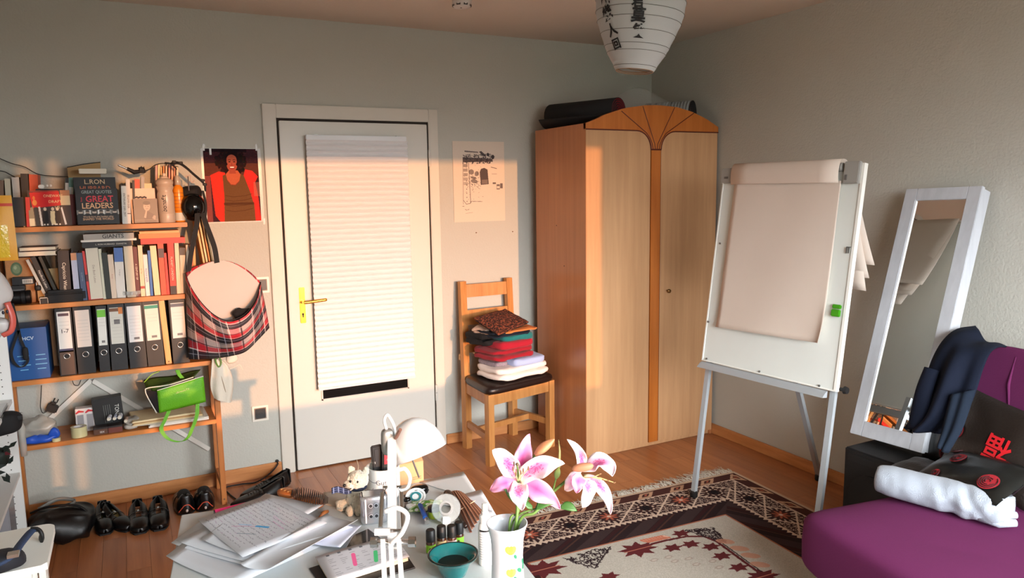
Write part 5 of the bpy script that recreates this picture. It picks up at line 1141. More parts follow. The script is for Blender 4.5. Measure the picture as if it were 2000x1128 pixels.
def seatf(u, v):
    a = 2*math.pi*u; e = .3; cx, cy = math.copysign(abs(math.cos(a))**e, math.cos(a)), math.copysign(abs(math.sin(a))**e, math.sin(a))
    k = (.0, .85, .975, 1.0, .985, .93, .6, .0)[v_i(v)]; z = (.4235, .4235, .425, .440, .456, .466, .474, .477)[v_i(v)]
    s_, q_ = .5+.5*cx*k, .5+.5*cy*k; p = lerp(lerp(cor[0], cor[1], s_), lerp(cor[3], cor[2], s_), q_); return p+up*z
def v_i(v): return int(round(v*7))
MB().grid(seatf, 40, 7, cu=True).build('seat_cushion', mat('brown_leather', (44, 30, 28), .36, bump=.15, bs=120), t, smooth=True)
# folded clothes
def fold(name, label, cat, px, py, y, w, d, h, m, yaw=.22, layers=2, amp=.006, seed=0, z=None, edge=None, e=.45, sh=0, group='folded clothes on the chair'):
    c = ony(px, py, y); M = Matrix.Translation((c.x, c.y, z)) @ Matrix.Rotation(yaw, 4, 'Z')
    t = thing(name, label, cat, (c.x, c.y, z), group); lh = h/layers
    for k in range(layers):
        b = MB()
        rr = (w/2*(1-.02*k), d/2*(1-.03*k), lh/2*1.04)
        b.sell(M @ V(sh*k, .0+.006*k, lh*(k+.5)), rr, e, .35, 44, 14, amp, 22, seed+k*3.3, M=M.to_3x3().to_4x4())
        b.v = [V(v.x, v.y, max(v.z, z+.0008)) for v in b.v]
        b.build('fold', m, t, smooth=True)
    return t, M
def terry(n, c): return mat(n, c, .95, bump=.6, bs=260, sheen=.1)
z = .4785; yC = -.30
fold('white_towel', 'big white folded towel, lowest in the clothes pile on the chair', 'towel', 1002, 735, -.31, .40, .27, .075, terry('terry_white', (236, 226, 218)), .20, 2, .008, 1, z); z += .070
fold('light_blue_towel', 'light blue folded towel right above the white one on the chair', 'towel', 1015, 705, -.31, .245, .24, .048, terry('terry_blue', (168, 186, 226)), .20, 1, .007, 7, z)
fold('patterned_cloth', 'small grey patterned cloth edge beside the light blue towel', 'cloth', 962, 702, -.29, .10, .2, .03, mat('grey_pattern', (140, 130, 140), .9, var=.5, vs=120), .2, 1, .008, 9, z+.001); z += .046
fold('red_garment', 'crimson folded garment, lower and wider of the two red ones', 'garment', 985, 685, -.30, .32, .25, .066, terry('red_cloth', (150, 8, 30)), .22, 2, .010, 11, z); z += .060
fold('red_garment', 'crimson folded garment, upper and narrower of the two red ones', 'garment', 990, 668, -.30, .265, .24, .05, terry('red_cloth2', (164, 12, 38)), .2, 1, .008, 15, z); z += .046
fold('teal_garment', 'teal green folded garment in the middle of the clothes pile', 'garment', 995, 655, -.30, .235, .23, .042, terry('teal_cloth', (20, 112, 112)), .2, 1, .007, 17, z)
fold('black_garment', 'black bundled garment at the left of the teal one on the chair', 'garment', 945, 666, -.26, .13, .2, .075, mat('black_cloth', (16, 16, 20), .9, bump=.3, bs=60), .3, 2, .016, 19, z-.026); z += .032
fold('navy_garment', 'dark navy folded garment just above the teal one', 'garment', 982, 648, -.30, .29, .24, .030, mat('navy_cloth', (18, 42, 66), .9, bump=.3, bs=60), .2, 2, .010, 21, z); z += .022
fold('beige_scarf', 'crumpled beige grey scarf below the leopard print top', 'scarf', 948, 640, -.27, .10, .14, .036, mat('beige_cloth', (176, 150, 132), .9, var=.25, vs=60, bump=.4, bs=60), .4, 2, .016, 23, z-.012)
fold('orange_garment', 'thin orange edged garment under the leopard print top', 'garment', 1000, 636, -.31, .26, .21, .014, mat('orange_cloth', (206, 120, 60), .9), .2, 1, .008, 25, z); z += .010
def leopard():
    cv = Cv(220, 200, (128, 66, 42)); random.seed(3)
    for _ in range(900):
        x, y = random.uniform(0, 220), random.uniform(0, 200); cv.ell(x, y, random.uniform(3, 6), random.uniform(2.4, 4), (40, 18, 14), random.uniform(0, 3), .95)
        if random.random() < .3: cv.ell(x, y, 1.8, 1.5, (140, 70, 40))
    return cv
lm = imat('leopard_print', leopard(), .9, bump=.4, bs=200)
c0, c1, c2, c3 = [ony(x, y, yy) for x, y, yy in ((926, 622, -.34), (972, 641, -.44), (1033, 628, -.36), (986, 604, -.16))]
t = thing('leopard_top', 'leopard print folded top lying on the very top of the clothes pile', 'garment', V(c0.x+.1, -.3, z), 'folded clothes on the chair')
c0, c1, c2, c3 = [ony(x, y, yy) for x, y, yy in ((925, 621, -.27), (974, 654, -.46), (1033, 629, -.34), (986, 603, -.17))]
def lpt(u, v):
    p = lerp(lerp(c0, c1, u), lerp(c3, c2, u), v); k = (1-(2*u-1)**6)*(1-(2*v-1)**6)
    return p+V(0, 0, .016*math.sin(math.pi*u)*math.sin(math.pi*v)+.006*noise.noise(V(u*4, v*4, 3)))+V(.004*math.sin(9*v), -.004*math.sin(11*u), 0)*(1-k)
MB().grid(lpt, 22, 20).build('top_layer', lm, t, smooth=True, solid=.005)
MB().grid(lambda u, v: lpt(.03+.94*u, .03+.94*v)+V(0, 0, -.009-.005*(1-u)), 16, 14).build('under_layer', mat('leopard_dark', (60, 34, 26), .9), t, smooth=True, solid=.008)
# ------------------------------------------------------------------ posters
cv = Cv(240, 306, (70, 52, 60)); rnd = random.Random(4)
for _ in range(500): cv.ell(rnd.uniform(0, 240), rnd.uniform(0, 306), 5, 1.2, (rnd.randint(80, 130), rnd.randint(52, 76), rnd.randint(48, 76)), 0, .5)
cv.rect(0, 60, 240, 110, (140, 100, 66), .5)
for _ in range(420):
    a, q = rnd.uniform(0, 6.28), rnd.random()**.5; cv.ell(118+66*q*math.cos(a), 52+58*q*math.sin(a), rnd.uniform(4, 9), rnd.uniform(4, 8), (rnd.randint(28, 60), rnd.randint(24, 46), rnd.randint(28, 44)), rnd.uniform(0, 3), .9)
cv.rect(0, 0, 190, 14, (30, 26, 36), .7)
cv.poly([(24, 110), (62, 94), (90, 100), (86, 306), (56, 306), (36, 280), (30, 200)], (222, 78, 62)).poly([(180, 86), (212, 92), (236, 116), (222, 140), (232, 200), (240, 306), (206, 306), (190, 200), (168, 120)], (226, 74, 66))
cv.poly([(78, 112), (112, 100), (150, 100), (172, 112), (196, 180), (212, 240), (214, 306), (74, 306), (80, 200)], (118, 98, 66))
cv.poly([(92, 106), (108, 90), (146, 90), (158, 108), (150, 136), (132, 152), (112, 150), (98, 132)], (196, 120, 88))
cv.line([(98, 132), (112, 150), (132, 152), (150, 136)], 3, (150, 86, 66))
cv.ell(122, 62, 24, 34, (176, 106, 84)).ell(122, 44, 22, 20, (186, 116, 92)).poly([(110, 86), (136, 86), (138, 104), (108, 104)], (170, 100, 80))
for ex in (112, 133): cv.ell(ex, 54, 5, 2.2, (52, 34, 32)); cv.line([(ex-6, 47), (ex, 45), (ex+6, 47)], 2, (60, 38, 34))
cv.poly([(121, 56), (127, 70), (117, 70)], (160, 92, 76)).ell(122, 78, 12, 6, (140, 52, 56)).ell(122, 77, 10, 3.4, (236, 224, 214))
for _ in range(60):
    a = rnd.uniform(2.6, 6.9); cv.ell(122+28*math.cos(a), 48+32*math.sin(a), 5, 5, (36, 28, 34), 0, .9)
for yy in (196, 214, 236, 258): cv.line([(84, yy), (120, yy+6), (170, yy+2), (204, yy-6)], 3, (94, 76, 50), .7)
cv.rect(76, 226, 212, 236, (84, 66, 46), .7).rect(0, 112, 24, 306, (176, 110, 96), .7).rect(214, 140, 240, 200, (186, 140, 120), .6)
cv.noise(.015); cv.a = np.clip(cv.a, 0, 1)**np.array((1.1, 1.3, 1.3), np.float32)
pts = [ony(x, y, -.004) for x, y in ((393, 291), (503, 290), (510, 431), (409, 433))]
t = thing('portrait_poster', 'poster of a laughing person with curly hair and coral jacket, taped left of the door', 'poster', (pts[2]+pts[3])/2)
x0, x1 = (pts[0].x+pts[3].x)/2, (pts[1].x+pts[2].x)/2; zt, zb = (pts[0].z+pts[1].z)/2, (pts[2].z+pts[3].z)/2
MB().box(x0, x1, -.003, -.0015, zb, zt).build('sheet', mat('poster_paper', (220, 210, 200), .6), t)
MB().quad((x0, -.0034, zb), (x1, -.0034, zb), (x1, -.0034, zt), (x0, -.0034, zt)).build('photo_print', imat('portrait_print', cv, .75, spec=.1), t)
tp = mat('sticky_tape', (226, 222, 212), .2, alpha=.5)
sl = mat('poster_sleeve', (226, 220, 214), .2, alpha=.25)
MB().box(x0-.012, x1+.016, -.0012, -.0004, zb-.006, zt+.002).build('clear_sleeve', sl, t)
for (x, z_) in ((x0+.004, zt+.005), (x0+.036, zt-.016), (x1-.004, zt+.008), (x1+.014, zb-.006)): MB().box(x-.005, x+.005, -.0042, -.0036, z_-.016, z_+.018).build('tape', tp, t)
# ink drawing of an old house
cv = Cv(310, 470, (216, 200, 182)); ink = (58, 48, 48); rnd = random.Random(8)
cv.noise(.008)
for i in range(46): x = rnd.uniform(58, 236); cv.line([(x, 84-.06*(x-60)+rnd.uniform(-8, 8)), (x+rnd.uniform(4, 22), 78+rnd.uniform(-6, 20))], 2.2, ink, .8)
cv.poly([(58, 92), (236, 100), (240, 118), (58, 122)], ink, .82).poly([(70, 54), (150, 60), (152, 66), (70, 62)], ink, .7).poly([(156, 60), (170, 56), (200, 82), (186, 88)], ink, .85).ell(210, 76, 8, 10, ink).ell(240, 90, 9, 13, ink)
for i in range(80): x, y = rnd.uniform(60, 236), rnd.uniform(88, 128); cv.ell(x, y, rnd.uniform(3, 7), 3, ink, rnd.uniform(0, 3), .8)
cv.line([(58, 120), (56, 366)], 2, ink, .7).line([(92, 124), (100, 360)], 3, ink, .8)
for i in range(5): cv.rect(60, 132+i*26, 86, 150+i*26, ink, .45-.05*i)
cv.poly([(158, 180), (166, 160), (186, 154), (206, 164), (212, 250), (164, 254)], ink, .88).poly([(170, 224), (206, 222), (206, 248), (170, 250)], (150, 130, 116), .6)
for (x, y, a, b) in ((108, 178, 22, 26), (140, 188, 18, 24), (120, 212, 26, 12), (124, 232, 30, 20)): cv.ell(x, y, a*.7, b*.6, ink, .2, .55)
for i in range(120): x, y = rnd.gauss(128, 26), rnd.gauss(236, 46); cv.line([(x, y), (x+rnd.uniform(-9, 9), y+rnd.uniform(-7, 7))], 1.6, ink, .6)
for (x, y, w, h) in ((236, 240, 20, 10), (260, 252, 20, 30), (282, 246, 16, 30)): cv.rect(x, y, x+w, y+h, ink, .7)
cv.rect(262, 262, 278, 276, (216, 200, 182)).line([(228, 150), (262, 158)], 4, ink, .7).line([(232, 190), (262, 190)], 3, ink, .6)
cv.line([(58, 344), (74, 366), (98, 362), (104, 350), (170, 352)], 2.5, ink, .8)
for (x, y) in ((66, 396), (80, 400), (50, 378)): cv.line([(x, y), (x+10, y+rnd.uniform(-6, 6))], 2.5, ink, .8)
cv.line([(70, 420), (110, 416)], 1.5, ink, .5)
for i in range(6): cv.ell(78, 230+i*24, 2.5, 3.5, ink, 0, .8)
pts = [ony(x, y, -.004) for x, y in ((882, 277), (985, 275), (986, 432), (889, 432))]
x0, x1 = (pts[0].x+pts[3].x)/2, (pts[1].x+pts[2].x)/2; zt, zb = (pts[0].z+pts[1].z)/2, (pts[2].z+pts[3].z)/2
t = thing('ink_drawing', 'pale sheet with a brush drawing of an old tiled house, right of the door', 'drawing', ((x0+x1)/2, -.003, zb))
MB().box(x0, x1, -.003, -.0012, zb, zt).build('sheet', mat('drawing_paper', (216, 200, 182), .7), t)
MB().quad((x0, -.0034, zb), (x1, -.0034, zb), (x1, -.0034, zt), (x0, -.0034, zt)).build('drawing_print', imat('house_ink', cv, .7), t)
for (a, b) in ((930, 454), (1001, 452)):
    q = ony(a, b, 0); tn = tag(MB().cyl((q.x, -.006, q.z), (q.x, 0, q.z), .0035, n=8).build('nail', mat('screw_dull', 0)), 'small nail in the wall below the ink drawing, %s one' % ('left' if a < 960 else 'right'), 'nail')
# ------------------------------------------------------------------ paper lantern
LC = V(.805, -2.13, 1.985); t = thing('paper_lantern', 'white paper lantern with black brush characters hanging from the ceiling', 'lantern', LC)
tiltM = Matrix.Translation(LC) @ Matrix.Rotation(math.radians(5), 4, Vector(FW))
prof = [(.062, 0), (.070, .012), (.098, .052), (.125, .115), (.146, .17), (.1515, .215), (.150, .25), (.142, .30), (.124, .355), (.098, .405), (.070, .44), (.062, .452)]
def lr(z):
    for (r0, z0), (r1, z1_) in zip(prof[:-1], prof[1:]):
        if z <= z1_: return lerp(r0, r1, max(0, (z-z0)/(z1_-z0)))
    return prof[-1][0]
zz = np.linspace(0, .452, 60)
sm = np.convolve(np.pad([lr(q) for q in zz], 3, 'edge'), np.ones(7)/7, 'valid')
def lr2(z): return float(np.interp(z, zz, sm))
ribs = [.012, .055, .075, .115, .155, .185, .225, .262, .30, .338, .375, .41, .44]
def lan(u, v):
    z = v*.452; a = 2*math.pi*u; k = min(abs(z-q) for q in ribs); r = lr2(z)-.0012+.0018*math.exp(-(k/.006)**2); return tiltM @ V(r*math.cos(a), r*math.sin(a), z)
pm = bpy.data.materials.new('lantern_paper'); pm.use_nodes = True; nt_ = pm.node_tree; bb = nt_.nodes['Principled BSDF']; bb.inputs['Base Color'].default_value = lin((186, 188, 186)); bb.inputs['Roughness'].default_value = .8
tr_ = nt_.nodes.new('ShaderNodeBsdfTranslucent'); tr_.inputs[0].default_value = lin((190, 176, 160)); ms = nt_.nodes.new('ShaderNodeMixShader'); ms.inputs[0].default_value = .2
nt_.links.new(bb.outputs[0], ms.inputs[1]); nt_.links.new(tr_.outputs[0], ms.inputs[2]); nt_.links.new(ms.outputs[0], nt_.nodes['Material Output'].inputs[0])
MB().grid(lan, 48, 90, cu=True).build('paper_body', pm, t, smooth=True)
rb_ = MB()
wire = mat('lantern_wire', (92, 84, 72), .6)
for q in ribs:
    r = lr2(q)+.0012; MB().tube([tiltM @ V(r*math.cos(a), r*math.sin(a), q) for a in np.linspace(0, 2*math.pi, 48, endpoint=False)], .0008, 5, closed=True).build('rib', wire, t)
for q, r in ((.0, .0625), (.004, .056)): MB().tube([tiltM @ V(r*math.cos(a), r*math.sin(a), q) for a in np.linspace(0, 2*math.pi, 40, endpoint=False)], .0014, 6, closed=True).build('bottom_ring', mat('rattan', (150, 110, 72), .6), t)
MB().tube([tiltM @ V(-.06, 0, .006), tiltM @ V(.06, .01, .006)], .0012, 6).build('cross_wire', mat('rattan', 0), t)
MB().tube([tiltM @ V(0, 0, .44), V(LC.x, LC.y, 2.5)], .003, 8).build('cord', mat('gloss_white', 0), t)
MB().lathe([(.012, 2.47), (.045, 2.50), (.05, 2.53)], (LC.x, LC.y, 0), 24, True, True).build('canopy', mat('gloss_white', 0), t, smooth=40)
MB().lathe([(.016, .30), (.018, .33), (.018, .38), (.012, .44)], LC, 16, True, True).build('bulb_socket', mat('gloss_white', 0), t, smooth=40)
MB().sell(LC+V(0, 0, .25), (.032, .032, .05), nu=16, nv=12).build('bulb', mat('bulb_glass', (236, 230, 214), .2), t, smooth=True)
inv = tiltM.inverted(); co = inv @ Vector(CAM); 
def lsurf(px, py):
    d = (inv.to_3x3() @ Vector(ray(px, py))); s = 1.9
    while s < 3.2:
        p = co+d*s
        if 0 <= p.z <= .452 and math.hypot(p.x, p.y) <= lr2(p.z): break
        s += .002
    return math.atan2(p.y, p.x), p.z
inkm = mat('brush_ink', (16, 14, 15), .6)
def glyph(ch, px, py, size, rot=0, sx_=1):
    a0, z0 = lsurf(px, py)
    def wp(x, y):
        x, y = x*sx_, y; x, y = x*math.cos(rot)-y*math.sin(rot), x*math.sin(rot)+y*math.cos(rot); z = z0+y; r = lr2(max(0, min(.452, z)))+.0022; a = a0+x/r
        return tiltM @ V(r*math.cos(a), r*math.sin(a), z)
    letter(t, ch, size, (0, 0, 0), (1, 0, 0), (0, 1, 0), inkm, bold=.034, warp=wp, name='brush_character')
for ch, px, py, s, ro in (('征', 1178, -22, .044, .25), ('戰', 1183, 3, .042, .25), ('幾', 1187, 28, .046, .2), ('人', 1197, 60, .040, .25), ('回', 1205, 87, .034, .22), ('場', 1246, -22, .040, 0), ('君', 1246, 4, .040, 0), ('莫', 1247, 31, .046, -.04), ('笑', 1248, 62, .042, -.04)):
    glyph(ch, px, py, s, ro)
# ================================================================== RUG, FLIP CHART, MIRROR, SOFA
def rugcv():
    S = 340; Wm, Hm = 1.90, 2.45; w, h = int(Wm*S), int(Hm*S)
    X, Y = np.meshgrid((np.arange(w)+.5)/S, (np.arange(h)+.5)/S)         # x from left, y from the far edge
    ds = np.stack([X, Wm-X, Y, Hm-Y]); k = ds.argmin(0); d = ds.min(0)
    s = np.where(k < 2, Y, X)
    cv = Cv(w, h, (182, 176, 164)); A = cv.a
    def put(m, c, a=1.): A[m] = A[m]*(1-a)+np.array(c)/255*a
    cream, brown, dark, blackc, rust = (206, 182, 162), (74, 44, 40), (50, 32, 34), (28, 22, 26), (176, 96, 74)
    put(d < .018, (196, 170, 146))
    m = (d >= .018) & (d < .085); put(m, brown)
    f = (s+(d-.05)*.9) % .20; put(m & (f > .03) & (f < .115) & (abs(d-.052) < .026), (186, 148, 120)); put(m & (f > .052) & (f < .092) & (abs(d-.052) < .015), brown); put(m & (f > .066) & (f < .08) & (abs(d-.052) < .007), rust)
    m2 = (d >= .085) & (d < .275); put(m2, dark)
    p = .215; a = (s % p)/p-.5; b = (d-.18)/.19; ii = np.floor(s/p).astype(int) % 2
    L = abs(a)*2+abs(b)*2
    th = np.arctan2(b, a); r = np.hypot(a, b)
    curl = np.sin(a*46+3*np.sin(b*30))*np.sin(b*44+3*np.sin(a*28))
    put(m2 & (L > 1.08) & (curl > .18), cream, .92)
    put(m2 & (abs(L-1.0) < .07), cream)
    ins = m2 & (L < .93)
    put(ins & (L > .62) & (np.sin(th*16) > .2), cream, .85)
    put(ins & (r < .25+.05*np.cos(8*th)), np.array((70, 44, 40))); 
    put(ins & (ii == 0) & (r < .15+.07*np.cos(8*th)), rust); put(ins & (ii == 0) & (r < .05), cream)
    put(ins & (ii == 1) & (r < .17+.08*np.cos(8*th)), blackc); put(ins & (ii == 1) & (abs(r-.19) < .025) & (np.cos(8*th) > 0), cream)
    zz_ = np.abs((s % .03)/.03-.5)*2
    put((d >= .270) & (d < .300), dark); put((d >= .268) & (d < .276+.018*zz_), cream); put((d >= .082) & (d < .088+.008*zz_), cream)
    m3 = (d >= .298) & (d < .415); put(m3, (44, 32, 34)); f = ((s*1.0+d*1.6) % .26)/.26; put(m3 & (f < .42), (60, 46, 46)); put(m3 & (abs(f-.7) < .03), (96, 60, 48), .6); put(m3 & (f > .45) & (f < .6), (58, 30, 30), .8)
    put((d >= .413) & (d < .420), (166, 104, 80))
    fld = d >= .42
    A[fld] += (rng.normal(0, .03, A.shape[:2])[..., None]*np.ones(3))[fld]
    maroon = (92, 38, 40)
    def to(p): return (p[0]*S, p[1]*S)
    def leaf(cx, cy, R, ang, n=7, col=maroon, sq=.7):
        P = []
        for i in range(n*2):
            rr = R*(1 if i % 2 == 0 else .55); t_ = ang+math.pi*i/n; P.append((cx+rr*math.cos(t_), cy+rr*sq*math.sin(t_)))
        cv.poly([to(q) for q in P], col)
    return cv, S, Wm, Hm, to, leaf, maroon
cv, S_, RW, RH, to, leaf, maroon = rugcv()
rc = V(2.150, -1.262, 0); ra = -.045
ex, ey = V(math.cos(ra), math.sin(ra), 0), V(math.sin(ra), -math.cos(ra), 0)     # ex along far edge to the right, ey toward the window
R0 = rc-ex*RW
def rpos(px, py): q = onz(px, py, .012)-R0; return (q.dot(ex), q.dot(ey))
bk = (44, 32, 36)
for (x, y, r) in ((1246, 1071, .10), (1490, 1124, .085), (1061, 1110, .11)):
    c = rpos(x, y); leaf(c[0], c[1], r, .3, 8); cv.line([to((c[0]-r*.7, c[1])), to((c[0]+r*.7, c[1]))], 2, (176, 110, 90))
for (x, y) in ((1314, 1068), (1349, 1061), (1389, 1066), (1410, 1084), (1443, 1106), (1190, 1124), (1330, 1040)):
    c = rpos(x, y); leaf(c[0], c[1], .052, .2, 6)
vine = [rpos(x, y) for x, y in ((1262, 1064), (1300, 1054), (1340, 1046), (1375, 1046), (1400, 1056), (1430, 1078), (1460, 1100), (1485, 1118))]
cv.line([to(p) for p in vine], 5, maroon); cv.line([to((p[0]+.015, p[1]-.012)) for p in vine[3:]], 2, bk)
for i in range(8):
    p0 = rpos(1262+5.5*i, 1056-1.2*i); cv.ell(*to((p0[0], p0[1]-.005)), 9, 4, (196, 120, 96), .9); cv.ell(*to((p0[0]+.004, p0[1]-.008)), 5, 2, (226, 180, 156), .9)
rnd = random.Random(2)
for (tri, n) in ((((1340, 1034), (1392, 1030), (1418, 1058)), 60), (((1100, 1088), (1192, 1066), (1162, 1108)), 60)):
    T = [rpos(*q) for q in tri]
    for i in range(n):
        a, b = rnd.random(), rnd.random(); a, b = (a, b) if a+b < 1 else (1-a, 1-b)
        x = T[0][0]+a*(T[1][0]-T[0][0])+b*(T[2][0]-T[0][0]); y = T[0][1]+a*(T[1][1]-T[0][1])+b*(T[2][1]-T[0][1]); g = rnd.uniform(0, 6.3)
        cv.line([to((x+.014*math.cos(g+k)*(1-k*.12), y+.014*math.sin(g+k)*(1-k*.12))) for k in np.arange(0, 4, .6)], 1.6, bk)
    cv.line([to(T[1]), to(T[2])], 2, bk); cv.line([to(T[0]), to(T[2])], 1.5, bk)
rx = [rpos(x, y) for x, y in ((1412, 1062), (1440, 1076), (1462, 1090), (1480, 1108))]
for i, p in enumerate(rx): cv.ell(*to((p[0]+.03, p[1]-.02)), 14, 8, (196, 140, 116), .7, .8)
for (x, y) in ((1278, 1092), (1306, 1086), (1318, 1094), (1345, 1089), (1360, 1100), (1392, 1094), (1405, 1106)):
    c = rpos(x, y); cv.ell(*to(c), 7, 4, (150, 130, 120), 0, .5); cv.ell(*to(c), 4, 2, (200, 190, 176), 0, .8)
# mirror image of the same spray towards the unseen half
for k in range(5): leaf(.60+.22*k, 1.6-.08*k, .06, .1*k, 6)
rt = thing('patterned_rug', 'maroon and cream oriental rug with dark border and white fringe on the floor', 'rug', R0+ex*RW/2+ey*RH/2)
c4 = [R0+ey*RH, R0+ey*RH+ex*RW, R0+ex*RW, R0]; zt = V(0, 0, .009)
rb2 = MB(); rb2.hexa([c+V(0, 0, .0008) for c in c4]+[c+zt for c in c4]); rb2.build('backing', mat('rug_backing', (120, 88, 74), .95), rt)
MB().quad(*[c+zt+V(0, 0, .0008) for c in c4]).build('pile', imat('rug_weave', cv, .95, bump=.5, bs=350, spec=.1), rt)
fb = MB(); rnd = random.Random(6)
for i in range(420):
    s = RW*i/420; p = R0+ex*s; L = rnd.uniform(.06, .10)*(1.2 if .75 < s/RW < .98 else .9); g = rnd.uniform(-.7, .7); dv = (-ey*math.cos(g)+ex*math.sin(g))
    m_ = p+dv*L*.5+ex*rnd.uniform(-.012, .012)
    fb.tube([p+V(0, 0, .006), m_+V(0, 0, rnd.uniform(.006, .016)), p+dv*L+V(0, 0, .003)], [.0022, .002, .0012], 3, caps=False)
fo = fb.build('fringe', mat('fringe_cream', (206, 198, 182), .95), rt); fo['kind'] = 'stuff'
# ------------------------------------------------------------------ flip chart
fa, fu = V(.108, -.994, 0).normalized(), V(.141, .015, .990).normalized(); fn_ = fa.cross(fu).normalized(); FO = V(1.780, -1.396, .717); FWd, FHt = .749, .974
FM = frame(FO, fa, fu, fn_)
t = thing('flip_chart', 'white flip chart easel with a blank paper pad standing on the rug edge', 'flip chart', V(1.9, -1.75, 0))
fw_m = mat('chart_white', (218, 222, 216), .35); fg = mat('chart_grey', (176, 182, 186), .4, .3)
MB(FM).box(.004, FWd-.004, .004, FHt-.004, -.022, -.004).build('board', fw_m, t)
for x0, x1, y0, y1 in ((0, .006, 0, FHt), (FWd-.012, FWd, 0, FHt), (.006, FWd-.012, FHt-.005, FHt), (.006, FWd-.012, 0, .006)): MB(FM).box(x0, x1, y0, y1, -.024, 0).build('board_edge', mat('edge_white', (232, 232, 224), .4), t)
MB(FM).hexa([V(0, -.034, -.004), V(FWd-.04, -.034, -.004), V(FWd-.04, -.034, .03), V(0, -.034, .03), V(0, -.004, -.004), V(FWd-.04, -.004, -.004), V(FWd-.04, -.012, .01), V(0, -.012, .01)]).build('pen_tray', fg, t)
def leg3(top, foot, w, name, m=fg):
    d = (foot-top).normalized(); x = fa; y = d.cross(x).normalized(); q = []
    for p in (foot, top): q += [p-x*w-y*w*.8, p+x*w-y*w*.8, p+x*w+y*w*.8, p-x*w+y*w*.8]
    MB().hexa(q).build(name, m, t)
def footcap(p):
    MB().lathe([(.016, 0), (.020, .006), (.019, .03), (.014, .034)], p, 14, True, True).build('rubber_foot', mat('matt_black', 0), t, smooth=40)
for x in (.022, FWd-.03):
    tp_ = FM @ V(x, .06, -.035); dirn = -fu; k = (tp_.z-.034)/fu.z; ft = tp_-fu*k
    leg3(tp_, ft, .0125, 'leg'); footcap(V(ft.x, ft.y, .0108 if x < .3 else .0108))
rt_ = FM @ V(FWd*.62, FHt*.16, -.034); rf2 = V(2.47, -1.565, .034)
leg3(rt_, rf2, .013, 'rear_leg'); footcap(V(rf2.x, rf2.y, .0005))
kp = FM @ V(FWd+.0, .012, -.03); MB().cyl(kp, kp+fa*.02, .008).cyl(kp+fa*.02, kp+fa*.034, .017, .014).build('knob', mat('matt_black', 0), t, smooth=40)
for px, py in ((1383, 628), (1380, 700), (1483, 725), (1600, 753), (1406, 475)):
    q = onp(px, py, FO, fn_); MB().cyl(q-fn_*.002, q+fn_*.002, .005, n=10).build('screw', mat('screw_grey', (120, 122, 120), .4, .6), t)
def fl(px, py): q = FM.inverted() @ onp(px, py, FO, fn_); return q.x, q.y
MB(FM).box(.0, .066, FHt-.075, FHt-.002, -.004, .016, .003).build('clamp_block', mat('clamp_grey', (150, 148, 142), .4), t)
MB(FM).box(.02, .045, FHt-.056, FHt-.044, .014, .018, .002).build('clamp_button', mat('clamp_dark', (96, 92, 88), .5), t)
MB(FM).box(FWd-.082, FWd-.012, FHt-.088, FHt+.006, -.004, .018, .003).build('clamp_block', mat('clamp_grey', 0), t)
MB(FM).box(FWd-.076, FWd-.062, FHt-.075, FHt-.05, .016, .02, .002).build('clamp_button', mat('clamp_dark', 0), t)
paper = mat('flip_paper', (212, 197, 183), .8, bump=.12, bs=14)
x0, x1 = .07, FWd-.096
MB(FM).cyl((x0, FHt-.016, .004), (x1, FHt-.016, .004), .019, n=20).build('clamp_bar', mat('clamp_grey', 0), t, smooth=40)
prf = [V(0, FHt-.085, .0205), V(0, FHt-.06, .028), V(0, FHt-.02, .030), V(0, FHt+.014, .018), V(0, FHt+.020, -.012), V(0, FHt+.006, -.042)]
ps = thing('paper_pad', 'large blank beige paper pad hanging on the flip chart with sheets turned over its back', 'paper pad', FM @ V(.36, .25, .01))
def fold_(u, v):
    P_ = bez(prf, 5); q = sample(P_, v); return FM @ V(lerp(x0+.002, x1-.002, u), q.y, q.z)
MB().grid(fold_, 6, 20).build('turned_over_strip', paper, ps, smooth=True, solid=.0012)
cTL, cTR, cBR, cBL = fl(1440, 357), fl(1656, 354), fl(1612, 671), fl(1402, 638)
def sheet(u, v):
    a = (lerp(cTL[0], cBL[0], v), lerp(cTL[1], cBL[1], v)); b = (lerp(cTR[0], cBR[0], v), lerp(cTR[1], cBR[1], v)); x, y = min(lerp(a[0], b[0], u), FWd-.088), lerp(a[1], b[1], u)
    z = .0175-.006*v+.014*max(0, (v-.86)/.14)**2*(.5+.5*math.sin(3*u))+.02*max(0, (u-.93)/.07)**2*max(0, (v-.75)/.25)+.0015*math.sin(9*u+4*v)
    return FM @ V(x, y, z)
MB().grid(sheet, 24, 30).build('front_sheet', paper, ps, smooth=True, solid=.0012)
MB().grid(lambda u, v: sheet(u*.96, v*.93)-fn_*.007, 8, 10).build('pad_block', mat('pad_edge', (206, 190, 172), .8), ps, smooth=True, solid=.004)
# turned over sheets hang straight down behind the board
top0, top1 = FM @ V(x0, FHt+.002, -.043), FM @ V(x1, FHt+.002, -.043)
for k, (sh, dx, ln, lift) in enumerate(((.03, .025, .50, 0), (.055, .05, .44, .02), (.01, .085, .56, .0))):
    def bs_(u, v, sh=sh, dx=dx, ln=ln):
        p = lerp(top0, top1, u)+V(.022+dx*v+.05*v*v, -sh*v, -ln*v*(1-.0*u)); p.x += .03*math.sin(2.2*u+k)*v*v; return p
    MB().grid(bs_, 12, 16).build('turned_sheet', paper, ps, smooth=True, solid=.001)
gq = [onp(px, py, FO, fn_) for px, py in ((1637, 606),)]
gt = thing('green_magnet', 'bright green magnet clip stuck on the right edge of the flip chart', 'magnet', gq[0]); gx, gy = fl(1637, 600); 
gmm = mat('magnet_green', (64, 150, 20), .4)
MB(FM).box(gx-.022, gx+.018, gy-.006, gy+.012, .0005, .012, .003).build('upper_half', gmm, gt); MB(FM).box(gx-.023, gx+.017, gy-.040, gy-.009, .0005, .014, .003).build('lower_half', gmm, gt)
gx, gy = fl(1658, 488)
